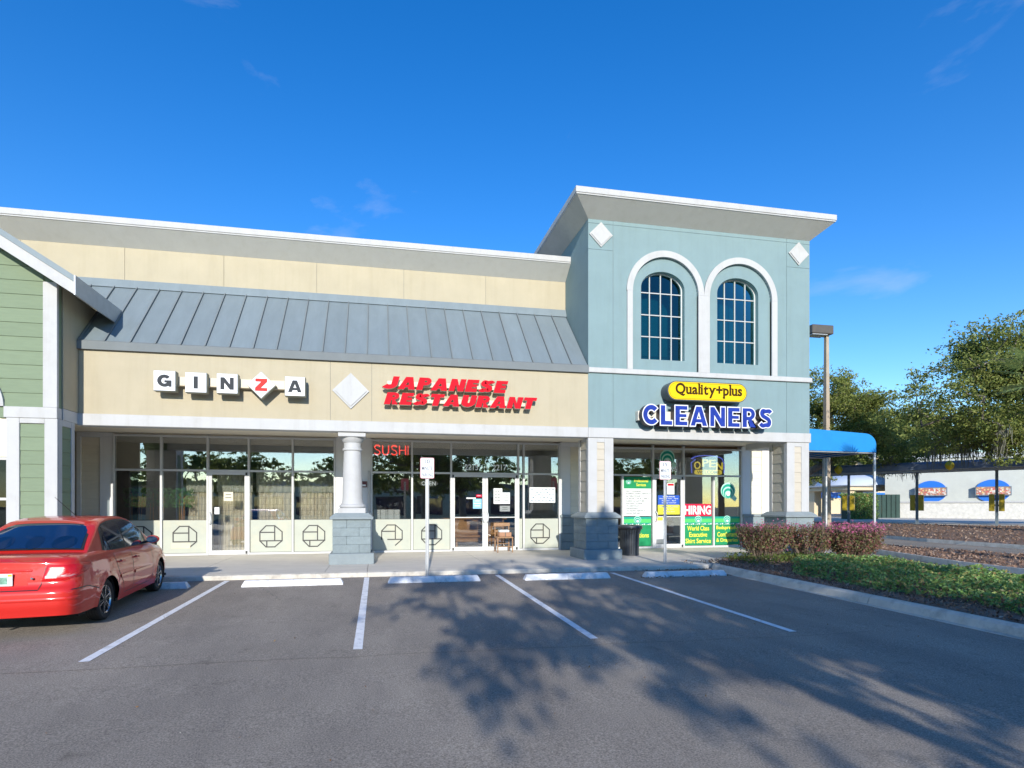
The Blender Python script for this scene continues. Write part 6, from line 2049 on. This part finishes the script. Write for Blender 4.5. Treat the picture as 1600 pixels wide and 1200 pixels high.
# kerb round the island: separate cast lengths with a gutter lip
KB = thing('island_kerb', None, None, (8.02, 8, 0), kind='structure')
path = []
for k in range(9):
    a = PI / 2 * (1 - k / 8)
    path.append((8.02 + .42 - .42 * math.sin(PI / 2 * k / 8) * 1.0, 12.12 - .0 - .40 * (1 - math.cos(PI / 2 * k / 8))))
path = [(8.46, 12.125)] + path[1:]
ylist = [11.6, 11.0, 10.2, 9.4, 8.6, 7.62]
path += [(8.02, y) for y in ylist]
path2 = [(8.02, 7.61)] + [(8.02 + .0 * k, 7.61 - .7 * k) for k in range(1, 4)] + [(8.02, 5.0), (8.03, 4.2)]
path3 = [(8.03, 4.19), (8.05, 2.5), (8.2, .6), (8.6, -1.2), (9.3, -2.5), (10.4, -3.1)]
def sweep_kerb(path, parent, m='kerb', nm='kerb_stone', hz=None, lip=True):
    prof = [(-.075, -.25), (-.07, .05), (-.045, .105), (0.0, .135), (.09, .140), (.10, -.25)]
    if lip: prof = [(-.19, -.25), (-.19, .006), (-.085, .008)] + prof[1:]
    mb = MB(); P = [Vector((p[0], p[1], 0)) for p in path]; n = len(prof); vs = []
    for i, p in enumerate(P):
        d = (P[min(i + 1, len(P) - 1)] - P[max(0, i - 1)]).normalized(); nn = Vector((-d.y, d.x, 0))
        z0 = hz(p) if hz else gz(p.y)
        for o, z in prof: vs.append((p.x + nn.x * o, p.y + nn.y * o, z0 + z))
    fs = [(i * n + k, i * n + k + 1, (i + 1) * n + k + 1, (i + 1) * n + k) for i in range(len(P) - 1) for k in range(n - 1)]
    fs += [tuple(range(n)), tuple((len(P) - 1) * n + k for k in range(n))]
    mb.add(vs, fs); return mb.build(nm, m, parent, smooth=30, fix=True)
for p in (path, path2, path3): sweep_kerb(p, KB)
# mulch chips on the bed
rng = random.Random(2)
def chips(name, area, n, size, zf, m='chip', flat=.75):
    pts = []
    while len(pts) < n:
        q = area(rng)
        if q is None: continue
        pts.append(Vector((q[0], q[1], zf(q[0], q[1]) + rng.uniform(.002, .03))))
    vs, fs = leaf_quads(pts, rng, size, up=.9, flat=.3, aspect=.38)
    mb = MB(); mb.v = [tuple(v) for v in vs]; mb.f = fs
    o = mb.build(name, m); o['kind'] = 'stuff'; return o
zb = lambda x, y: isl_z(y) - .02 + .10 * math.sin(PI * (x - X0I) / (X1I - X0I))
chips('mulch_chips', lambda r: (r.uniform(8.15, 12.1), r.uniform(4.8, 12.6)), 9000, .034, zb)
# jasmine ground cover
def jas(r):
    x = r.uniform(8.45, 12.25); y = r.uniform(2.5, 11.6)
    e = .62 + .30 * noise.noise(Vector((x * .9, y * .7, 3)))
    left = 8.02 + e + .55 * sst(9.5, 11.5, y) + .9 * sst(10.5, 11.8, y)
    if x < left: return None
    return x, y
pts = []
rng = random.Random(9)
while len(pts) < 26000:
    q = jas(rng)
    if q is None: continue
    x, y = q
    h = .17 + .13 * noise.noise(Vector((x * 1.7, y * 1.7, 0))) + .07 * noise.noise(Vector((x * 5, y * 5, 4)))
    edge = min(1, (x - 8.5) / .4, (12.35 - x) / .25)
    h = max(.05, h) * max(.25, edge)
    pts.append(Vector((x, y, zb(x, y) + h * (1 - rng.random() ** 2.4 * .9))))
vs, fs = leaf_quads(pts, rng, .034, up=.7, aspect=.55)
mb = MB(); mb.v = [tuple(v) for v in vs]; mb.f = fs
o = mb.build('ground_cover', 'jasmine'); o['kind'] = 'stuff'; o['label'] = 'low glossy jasmine ground cover on the island'
# weeds and grass under the shrubs
pts = []
while len(pts) < 2600:
    x = rng.uniform(8.7, 12.3); y = rng.uniform(11.2, 12.7)
    pts.append(Vector((x, y, zb(x, y) + rng.random() ** 1.5 * .16)))
vs, fs = leaf_quads(pts, rng, .036, up=.2, aspect=.4)
mb = MB(); mb.v = [tuple(v) for v in vs]; mb.f = fs
o = mb.build('weeds', ramp_leaf('weed_leaves', [(.11, .17, .03), (.19, .24, .05), (.07, .12, .02), (.22, .20, .07)], .35)); o['kind'] = 'stuff'

# loropetalum shrubs, clipped flat on top
def shrub(label, cx, cy, rx, ry, h, n, seed, dens=1.0, pink=.1):
    rng = random.Random(seed)
    z0 = zb(cx, cy)
    t = thing('flowering_shrub', label, 'shrub', (cx, cy, z0), 'clipped purple shrubs on the island')
    st = MB(); tips = []
    for i in range(n):
        a = rng.uniform(0, 2 * PI); rr = math.sqrt(rng.random())
        tip = Vector((cx + rx * rr * math.cos(a), cy + ry * rr * math.sin(a), z0 + h * (1 - .06 * rr ** 4) * rng.uniform(.86, 1.02)))
        b = Vector((cx + .42 * rx * rr * math.cos(a) + rng.gauss(0, .04), cy + .2 * ry * math.sin(a), z0 - .03))
        mid = b.lerp(tip, .5) + Vector((math.cos(a) * .05, math.sin(a) * .05, .05)) + Vector((rng.gauss(0, .03), rng.gauss(0, .03), 0))
        st.tube([b, mid, tip], [.010, .007, .003], 4, cap=False)
        tips.append((b, mid, tip))
    st.build('stems', 'twig', t)
    pts = []; fl = []
    for b, mid, tip in tips:
        for _ in range(int(46 * dens)):
            u = rng.random() ** .85
            p = mid.lerp(tip, u * 1.3 - .5)
            pts.append(p + Vector((rng.gauss(0, .055), rng.gauss(0, .055), rng.gauss(0, .045))))
        if rng.random() < pink * 4:
            for _ in range(int(7)):
                p = tip + Vector((rng.gauss(0, .05), rng.gauss(0, .05), rng.gauss(.0, .035)))
                fl.append(p)
    vs, fs = leaf_quads(pts, rng, .026, up=.3, aspect=.6)
    mb = MB(); mb.v = [tuple(v) for v in vs]; mb.f = fs; mb.build('foliage', 'shrub', t)
    if fl:
        vs, fs = leaf_quads(fl, rng, .024, up=.2, aspect=.5)
        mb = MB(); mb.v = [tuple(v) for v in vs]; mb.f = fs; mb.build('blossoms', 'flower', t)
shrub('purple leaved shrub at the left end of the clipped row by the walkway', 9.72, 12.25, .78, .5, .90, 190, 1, 1.1, .05)
shrub('thinner middle shrub of the clipped row with bare grey stems', 10.78, 12.0, .72, .5, .92, 105, 2, .9, .06)
shrub('pink flowering shrub at the right end of the clipped row', 11.85, 11.75, .76, .55, .95, 215, 3, 1.1, .13)
# fallen leaves at the kerb corner
rng = random.Random(12)
chips('fallen_leaves', lambda r: (r.gauss(7.6, .7), 12.0 - abs(r.gauss(0, .13))) , 160, .028, lambda x, y: gz(y), 'litter')
chips('fallen_leaves', lambda r: ((lambda x: (x, r.uniform(12.25, 12.9)))(r.uniform(7.6, 9.6))), 90, .026, lambda x, y: .10, 'litter')
chips('fallen_leaves', lambda r: (r.uniform(5.6, 7.8), 10.93 - abs(r.gauss(0, .05))), 90, .024, lambda x, y: gz(y), 'litter')
chips('fallen_leaves', lambda r: (r.uniform(-3, 7), r.uniform(3.2, 11)), 45, .016, lambda x, y: gz(y) - .002, 'litter')

M['pebble'] = ramp_leaf('pale_grit', [(.35, .33, .30), (.5, .48, .44), (.25, .23, .2)], .05, .9)
chips('grit', lambda r: (r.uniform(-6, 8), r.uniform(2.6, 11.8)), 900, .006, lambda x, y: gz(y) - .004, 'pebble')
# ------------------------------------------------------------ drive lanes and beds on the right
def ribbon(name, L, Rr, m, zo=0):
    mb = MB(); n = len(L)
    for i in range(n - 1): mb.quad(L[i], Rr[i], Rr[i + 1], L[i + 1])
    return struct(mb.build(name, m))
# lines running away from the viewer: (x, y, z)
A = [(12.35, -6, .02), (12.35, 2, .03), (12.35, 8, .05), (12.2, 11, .06), (11.9, 13.6, .08), (13.6, 16.6, .09), (13.6, 40, .1)]
B = [(13.6, -6, .05), (13.6, 2, .06), (13.25, 8, .07), (13.6, 10.6, .08), (14.6, 13.5, .1), (16.0, 17, .12), (17.6, 40, .2)]
ribbon('drive_lane', A, B, 'asphalt')
def shift(P, dx, dz): return [(x + dx, y, z + dz) for x, y, z in P]
sweep_kerb([(p[0], p[1]) for p in A[1:5]], KB, 'kerb_light', hz=lambda p: .02 + .005 * p.y, lip=False)
B1 = shift(B, .17, .11)
C1 = [(18.3, -6, .16), (18.3, 2, .16), (18.1, 8, .17), (17.9, 11.5, .18), (17.0, 15.0, .2), (17.6, 19, .22), (19.2, 40, .3)]
ribbon('mulch_median', B1, C1, 'mulch')
MK = thing('median_kerb', None, None, (14, 10, 0), kind='structure')
bp = [(p[0] + .1, p[1]) for p in B]
hb_ = lambda p: .075 + .0035 * (p.y - 8)
for i in range(len(bp) - 1):
    if bp[i][1] < -7 or bp[i][1] > 20: continue
    sweep_kerb([bp[i], ((bp[i][0] + bp[i + 1][0]) / 2, (bp[i][1] + bp[i + 1][1]) / 2), bp[i + 1]][::-1][::-1], MK, 'kerb_light', hz=hb_, lip=True)
D1 = [(20.6, -6, .12), (20.5, 2, .12), (20.3, 8, .13), (20.2, 13, .15), (20.35, 17, .17), (21.0, 20.5, .2), (24.5, 40, .3)]
ribbon('drive_lane', shift(C1, 0, -.05), shift(D1, 0, 0), 'asphalt')
dp = [(p[0] + .1, p[1]) for p in D1]
for i in range(len(dp) - 1):
    if dp[i][1] > 25: continue
    sweep_kerb([dp[i], ((dp[i][0] + dp[i + 1][0]) / 2, (dp[i][1] + dp[i + 1][1]) / 2), dp[i + 1]], MK, 'kerb_light', hz=lambda p: .14 + .003 * (p.y - 10), lip=False)
# canopy line of the drive-in: runs away to the left
CD_ = Vector((-.537, .843, 0)).normalized(); CP = Vector((27.38, 23.39, 0)); CN_ = Vector((-.843, -.537, 0))
E1 = [tuple(CP + CD_ * t + CN_ * .7 + Vector((0, 0, .60))) for t in (-22, -12, -6, -2.5, 1, 5, 22)]
ribbon('mulch_bank', shift(D1, .2, .12), E1, 'mulch')
rng = random.Random(31)
def bank(r):
    i = r.randrange(len(D1) - 2); t = r.random(); u = r.random()
    a = Vector(D1[i]).lerp(Vector(D1[i + 1]), t); b = Vector(E1[i]).lerp(Vector(E1[i + 1]), t)
    q = a.lerp(b, u); q.z += .12 * (1 - u); bank.z = q.z
    return q.x, q.y
chips('mulch_chips', bank, 5000, .055, lambda x, y: bank.z)
def med(r):
    i = r.randrange(1, 5); t = r.random(); u = r.random()
    q = Vector(B1[i]).lerp(Vector(B1[i + 1]), t).lerp(Vector(C1[i]).lerp(Vector(C1[i + 1]), t), u); med.z = q.z
    return q.x, q.y
chips('mulch_chips', med, 4500, .05, lambda x, y: med.z, 'chip')
pad = MB()
F1 = [tuple(Vector(e) + Vector((.0, 0, -.004)) for e in [E1[i]])[0] for i in range(len(E1))]
far = [tuple(Vector(e) - CN_ * 60) for e in E1]
for i in range(len(E1) - 1): pad.quad(F1[i], far[i], far[i + 1], F1[i + 1])
struct(pad.build('drive_in_apron', 'concrete'))
m = MB(); e = Vector(E1[-1]); m.quad(tuple(e + Vector((-14, 0, -.3))), tuple(e + Vector((0, 0, -.02))), tuple(e + Vector((60, 60, -.02))), tuple(e + Vector((-30, 60, -.2)))); struct(m.build('far_parking', 'asphalt'))

# ------------------------------------------------------------ drive-in canopy
M['can_blue'] = mat('canopy_blue_metal', (0.17, 0.21, 0.27), .5, .15, 3, metal=.3)
M['post_blue'] = mat('post_blue_grey', (0.13, 0.17, 0.20), .5, .1, 5)
M['menu_yellow'] = mat('menu_case_yellow', (.40, .30, .02), .5, .2, 4, stretch=(8, 8, 1))
M['lamp_yellow'] = mat('lamp_yellow', (.62, .47, .01), .4, .1, 6)
DC = thing('drive_in_canopy', 'long low dark blue canopy on slim steel posts beside the drive-in', 'canopy', tuple(CP))
def cpt(t, n, z): q = CP + CD_ * t - CN_ * n; return (q.x, q.y, z)
def cbox(mb, t0, t1, n0, n1, z0, z1):
    mb.add([cpt(t0, n0, z0), cpt(t1, n0, z0), cpt(t1, n1, z0), cpt(t0, n1, z0), cpt(t0, n0, z1), cpt(t1, n0, z1), cpt(t1, n1, z1), cpt(t0, n1, z1)],
           [(0, 3, 2, 1), (4, 5, 6, 7), (0, 1, 5, 4), (1, 2, 6, 5), (2, 3, 7, 6), (3, 0, 4, 7)])
T0, T1 = -14, 9.0
mb = MB(); cbox(mb, T0, T1, -.55, 3.2, 3.42, 3.50); mb.build('roof_deck', 'can_blue', DC, fix=True)
mb = MB()
P = [(-.62, 3.34), (-.62, 3.62), (-.50, 3.74), (-.40, 3.70), (-.40, 3.34)]
mb.prism(P, lambda p: cpt(T0, p[0], p[1]), lambda p: cpt(T1, p[0], p[1])); mb.build('rounded_fascia', 'can_blue', DC, fix=True)
mb = MB(); cbox(mb, T0, T1, -.15, -.0, 3.20, 3.338); mb.build('edge_beam', 'post_blue', DC, fix=True)
mb = MB(); cbox(mb, T0, T1, -.40, -.16, 3.23, 3.33); mb.build('light_trough', 'galv', DC, fix=True)
for k in range(-4, 4):
    t = k * 2.98
    mb = MB(); cbox(mb, t - .055, t + .055, -.05, .06, .3, 3.2); mb.build('post', 'post_blue', DC, fix=True)
for k in (-3, -2, -1, 0, 1):
    t = k * 2.98
    q = cpt(t, 0, 1.25)
    mbd = thing('menu_board', {-3: 'yellow cased menu board hidden past the right edge, furthest right', -2: 'yellow cased menu board past the right edge', -1: 'yellow cased menu board on the rightmost canopy post', 0: 'yellow cased menu board on the middle canopy post', 1: 'yellow cased menu board on the canopy post by the hedge'}[k], 'menu board', q, 'menu boards on the canopy posts')
    for a, b in ((-.27, -.075), (.075, .27)):
        mb = MB(); cbox(mb, t + a, t + b, -.13, .10, 1.27, 2.08); mb.build('board_case', 'menu_yellow', mbd, fix=True)
    mb = MB(); cbox(mb, t - .074, t + .074, .07, .10, 1.5, 1.6); cbox(mb, t - .074, t + .074, .07, .10, 1.8, 1.9); mb.build('bracket', 'post_blue', mbd, fix=True)
for t, lab in ((-1.35, 'yellow shell shaped lamp on the canopy edge, the right one'), (3.3, 'yellow shell shaped lamp on the canopy edge, the left one')):
    q = Vector(cpt(t, -.72, 3.50))
    yl = thing('canopy_lamp', lab, 'lamp', tuple(q))
    mb = MB(); mb.lathe([(.02, -.25), (.16, -.16), (.23, 0), (.17, .15), (.04, .24)], 0, 0, 14, 'z')
    mb.v = [(q.x + v[0], q.y + v[1] * .7, q.z + v[2]) for v in mb.v]; mb.build('shade', 'lamp_yellow', yl, smooth=True)
    mb = MB(); mb.lathe([(.10, -.1), (.14, 0), (.10, .1)], 0, 0, 10, 'z'); mb.v = [(q.x + .2 + v[0] * .7, q.y + .1 + v[1] * .7, q.z + v[2]) for v in mb.v]; mb.build('end_cap', 'sign_red', yl, smooth=True)

# drive-in building
M['grey_green'] = mat('grey_green_stucco', (.48, .50, .455), .85, .06, 1.5, .2, 60)
M['pale_stone'] = mat('pale_split_stone', (.58, .57, .52), .9, .14, 5, 1.0, 9)
WA = Vector((38.6, 35.5, 0)); WDr = Vector((4.7, -5.9, 0)).normalized(); WN = Vector((-WDr.y * -1, WDr.x * -1, 0))
WN = Vector((WDr.y, -WDr.x, 0)); WN = WN if WN.x < 0 else -WN
DB = thing('drive_in_building', 'low grey green drive-in restaurant with pale stone base behind the canopy', 'building', tuple(WA + Vector((0, 0, .5))))
def wpt(t, n, z): q = WA + WDr * t + WN * n; return (q.x, q.y, z)
def wbox(mb, t0, t1, n0, n1, z0, z1):
    mb.add([wpt(t0, n0, z0), wpt(t1, n0, z0), wpt(t1, n1, z0), wpt(t0, n1, z0), wpt(t0, n0, z1), wpt(t1, n0, z1), wpt(t1, n1, z1), wpt(t0, n1, z1)],
           [(0, 3, 2, 1), (4, 5, 6, 7), (0, 1, 5, 4), (1, 2, 6, 5), (2, 3, 7, 6), (3, 0, 4, 7)]); return mb
wbox(MB(), 0, 24, -8, 0, .3, 5.0).build('wall', 'grey_green', DB, fix=True)
wbox(MB(), -.1, 24.1, -8.1, .10, 4.99, 5.25).build('parapet_cap', mat('pale_metal', (.50, .54, .56), .5, .05, 3), DB, fix=True)
wbox(MB(), -.06, 24, .005, .16, .35, 1.72).build('stone_base', 'pale_stone', DB, fix=True)
wbox(MB(), -.14, 24, .002, .24, 1.722, 1.84).build('ledge', 'white', DB, fix=True)
M['oval_blue'] = mat('oval_blue', (.02, .16, .62), .4, .03)
def pic_mat():
    m = bpy.data.materials.new('food_picture'); m.use_nodes = True; nt = m.node_tree; b = nt.nodes['Principled BSDF']
    tcn = nt.nodes.new('ShaderNodeTexCoord'); v = nt.nodes.new('ShaderNodeTexVoronoi'); v.inputs['Scale'].default_value = 11
    nt.links.new(tcn.outputs['Object'], v.inputs['Vector'])
    sp = nt.nodes.new('ShaderNodeSeparateColor'); nt.links.new(v.outputs['Color'], sp.inputs['Color'])
    r = nt.nodes.new('ShaderNodeValToRGB'); e = r.color_ramp.elements
    for i, c in enumerate(((.50, .12, .09), (.60, .42, .18), (.62, .58, .52), (.45, .18, .13), (.22, .15, .11), (.62, .52, .36), (.50, .46, .40))):
        if i > 1: e.new(.5)
        e[i].position = i / 7; e[i].color = c + (1,)
    r.color_ramp.interpolation = 'CONSTANT'
    nt.links.new(sp.outputs[0], r.inputs['Fac']); nt.links.new(r.outputs['Color'], b.inputs['Base Color'])
    return m
M['picture'] = pic_mat()
for t, lab in ((2.72, 'blue disc sign with a food picture panel on the grey wall, left one'), (6.05, 'blue disc sign with a food picture panel on the grey wall, right one')):
    ws = thing('wall_sign', lab, 'sign', wpt(t, .02, 2.4))
    mb = MB(); P = [(t + .92 * math.cos(2 * PI * k / 36), 2.55 + .80 * math.sin(2 * PI * k / 36)) for k in range(36)]
    mb.prism(P, lambda p: wpt(p[0], .003, p[1]), lambda p: wpt(p[0], .10, p[1])); mb.build('disc', 'oval_blue', ws, fix=True)
    wbox(MB(), t - .92, t + .92, .102, .36, 2.22, 2.86).build('panel_case', 'post_blue', ws, fix=True)
    wbox(MB(), t - .86, t + .86, .361, .372, 2.28, 2.80).build('picture_panel', 'picture', ws, fix=True)
# fence, hedge, portico and far store between the tower and the drive-in
M['far_beige'] = mat('far_beige_wall', (.60, .50, .34), .9, .05, .6)
M['dark_green'] = mat('dark_green_fence', (.02, .05, .04), .6, .2, 2)
FN = thing('dumpster_fence', 'dark green fenced enclosure at the corner of the drive-in', 'fence', (36.8, 34.6, .5))
for k in range(9):
    mb = MB(); x = 35.3 + k * .36; mb.cham(x, x + .345, 34.6 - k * .05, 34.68 - k * .05, .5, 2.35, .01); mb.build('fence_board', 'dark_green', FN)
HG = thing('hedge', 'square clipped green hedge beside the far portico', 'hedge', (32.5, 31.9, .5))
rng = random.Random(77); pts = []
for _ in range(5200):
    f = rng.randrange(4); u, v = rng.random(), rng.random()
    x = 31.5 + 2.0 * u; y = 31.4 + 1.0 * (0 if f < 2 else v); z = .5 + 1.75 * (v if f < 3 else 1)
    pts.append(Vector((x + rng.gauss(0, .06), y + rng.gauss(0, .07), z + rng.gauss(0, .06))))
vs, fs = leaf_quads(pts, rng, .06, up=.3, aspect=.6); mb = MB(); mb.v = [tuple(v) for v in vs]; mb.f = fs; mb.build('foliage', 'jasmine', HG)
mb = MB(); mb.cham(31.6, 33.4, 31.45, 32.4, .4, 2.15, .05); mb.build('inner_branches', 'dark_green', HG)
PO = thing('portico', 'beige portico with a pale domed roof in front of the far store', 'building', (39.2, 39, .5))
for x in (37.0, 41.2):
    for y in (37.2, 40.6):
        mb = MB(); mb.cham(x - .35, x + .35, y - .35, y + .35, .3, 2.9, .03); mb.build('column', 'far_beige', PO)
mb = MB(); mb.cham(36.4, 41.8, 36.6, 41.2, 2.72, 3.02, .03); mb.build('entablature', 'far_beige', PO)
mb = MB(); mb.cham(36.2, 42.0, 36.4, 41.4, 3.021, 3.15, .03); mb.build('cornice', 'white', PO)
mb = MB(); mb.lathe([(2.75, 3.152), (2.55, 3.45), (2.0, 3.8), (1.2, 4.05), (.3, 4.15)], 39.1, 38.9, 28); mb.build('domed_roof', mat('pale_roof', (.52, .58, .66), .4, .04, 2), PO, smooth=True)
FS = thing('far_store', 'distant cream coloured store with a blue stripe behind the oaks', 'building', (46, 52, 0))
mb = MB(); mb.box(30, 75, 52, 70, 0, 7.4); mb.build('wall', 'far_beige', FS)
mb = MB(); mb.box(29.9, 75.1, 51.88, 51.998, 2.35, 2.95); mb.build('blue_stripe', 'oval_blue', FS)
mb = MB(); mb.cham(29.7, 75.3, 51.7, 70.3, 7.402, 7.75, .03); mb.build('parapet_cap', 'white', FS)
mb = MB(); mb.box(48, 52, 51.9, 51.999, 4.6, 5.4); mb.build('window', 'car_glass', FS)
for x in (43.5, 45.2, 46.9):
    mb = MB(); mb.box(x, x + 1.1, 51.9, 51.999, .1, 2.3); mb.build('window', 'car_glass', FS)

# ------------------------------------------------------------ tall lamp post and blue walkway canopy
M['bronze'] = mat('bronze_lamp_head', (.085, .075, .062), .5, .1, 5)
M['pole_conc'] = mat('pale_concrete_pole', (.36, .30, .22), .85, .1, 4, .3, 40)
LP = thing('lamp_post', 'tall square parking lot lamp post with a box head beside the tower', 'lamp post', (21.9, 23.3, .3))
mb = MB()
vs = []
for z, r in ((-.2, .15), (4.5, .11), (10.15, .072)): vs += [(21.9 - r, 23.3 - r, z), (21.9 + r, 23.3 - r, z), (21.9 + r, 23.3 + r, z), (21.9 - r, 23.3 + r, z)]
fs = [(i * 4 + k, i * 4 + (k + 1) % 4, i * 4 + 4 + (k + 1) % 4, i * 4 + 4 + k) for i in range(2) for k in range(4)] + [(8, 9, 10, 11)]
mb.add(vs, fs); mb.build('pole', 'pole_conc', LP)
mb = MB(); mb.cham(20.85, 22.05, 23.0, 23.6, 9.95, 10.38, .03); mb.build('lamp_head', 'bronze', LP)
mb = MB(); mb.cham(20.9, 21.75, 23.05, 23.55, 9.90, 9.949, .01); mb.build('lens', 'galv', LP)
mb = MB(); mb.cham(21.7, 22.02, 23.15, 23.45, 10.38, 10.42, .01); mb.build('bracket', 'bronze', LP)
M['awning'] = mat('bright_blue_canvas', (.003, .21, .55), .7, .05, 3, .1, 40)
BC = thing('walkway_canopy', 'bright blue canvas canopy with rounded end on a slim pole by the tower', 'canopy', (15.5, 16.8, 0))
y0, y1 = 16.4, 18.6
P = [(13.62, 3.47), (17.46, 3.44)]
for k in range(9):
    a = PI / 2 * k / 8; P.append((17.0 + .46 * math.cos(a - 0) , 3.70 + .40 * math.sin(a)))
P += [(13.62, 4.27)]
for ya in (y0, y1 - .02):
    mb = MB(); mb.yprism(P, ya, ya + .02); mb.build('side_canvas', 'awning', BC, fix=True)
mb = MB(); Q = P[1:]
for a, b in zip(Q[:-1], Q[1:]): mb.quad((a[0], y0 + .02, a[1]), (a[0], y1 - .02, a[1]), (b[0], y1 - .02, b[1]), (b[0], y0 + .02, b[1]))
mb.build('top_canvas', 'awning', BC, fix=True, smooth=30)
for y in (y0 + .05, y1 - .05):
    mb = MB(); mb.tube([(13.62, y, 3.44), (17.44, y, 3.41)], .025, 8); mb.build('frame_tube', 'galv', BC)
for k in range(6):
    mb = MB(); x = 13.9 + k * .68; mb.tube([(x, y0 + .05, 3.43), (x, y1 - .05, 3.43)], .02, 6); mb.build('frame_tube', 'galv', BC)
for y in (y0 + .04, y1 - .04):
    mb = MB(); mb.tube([(17.43, y, .0), (17.43, y, 3.42)], .045, 12); mb.build('pole', 'galv', BC, smooth=True)

# bamboo plants inside the first window
M['bamboo'] = ramp_leaf('bamboo_leaves', [(.09, .28, .08), (.15, .40, .12), (.05, .18, .05), (.22, .44, .17)], .3)
for k, (x, lab) in enumerate(((-6.8, 'green bamboo plant in the far left restaurant window'), (-6.25, 'green bamboo plant behind the first window bar'), (-5.65, 'green bamboo plant beside the curtain edge'))):
    rng = random.Random(90 + k)
    t = thing('bamboo_plant', lab, 'plant', (x, YS + .45, .9))
    m = MB()
    for q in range(5):
        a = x + rng.uniform(-.25, .25); m.tube([(a, YS + .45 + rng.uniform(-.08, .08), 1.05), (a + rng.uniform(-.05, .05), YS + .45, 1.9)], .010, 5)
    m.build('stem', 'wood_in', t)
    pts = [Vector((x + rng.uniform(-.33, .33), YS + .45 + rng.gauss(0, .08), rng.uniform(1.5, 2.05))) for _ in range(420)]
    vs, fs = leaf_quads(pts, rng, .05, up=.1, aspect=.3); mb = MB(); mb.v = [tuple(v) for v in vs]; mb.f = fs; mb.build('foliage', 'bamboo', t)
    m = MB(); m.lathe([(.12, .88), (.17, 1.1), (.15, 1.1)], x, YS + .45, 14); m.build('pot', 'wood_in', t)
# long shop row across the car park, seen only in the window reflections
OB = thing('opposite_building', 'long pale shop row across the car park', 'building', (0, -52, -.4))
mb = MB(); mb.box(-45, 55, -60, -52, -.6, 4.4); mb.build('wall', 'far_beige', OB)
mb = MB(); mb.cham(-45.3, 55.3, -60.3, -51.4, 4.402, 5.0, .05); mb.build('parapet_cap', 'flash', OB)
for k in range(16):
    mb = MB(); x = -42 + k * 6; mb.box(x, x + 4.2, -51.99, -51.9, .1, 2.9); mb.build('window', 'car_glass', OB)
COL.children.unlink(_fc); bpy.data.collections.remove(_fc)
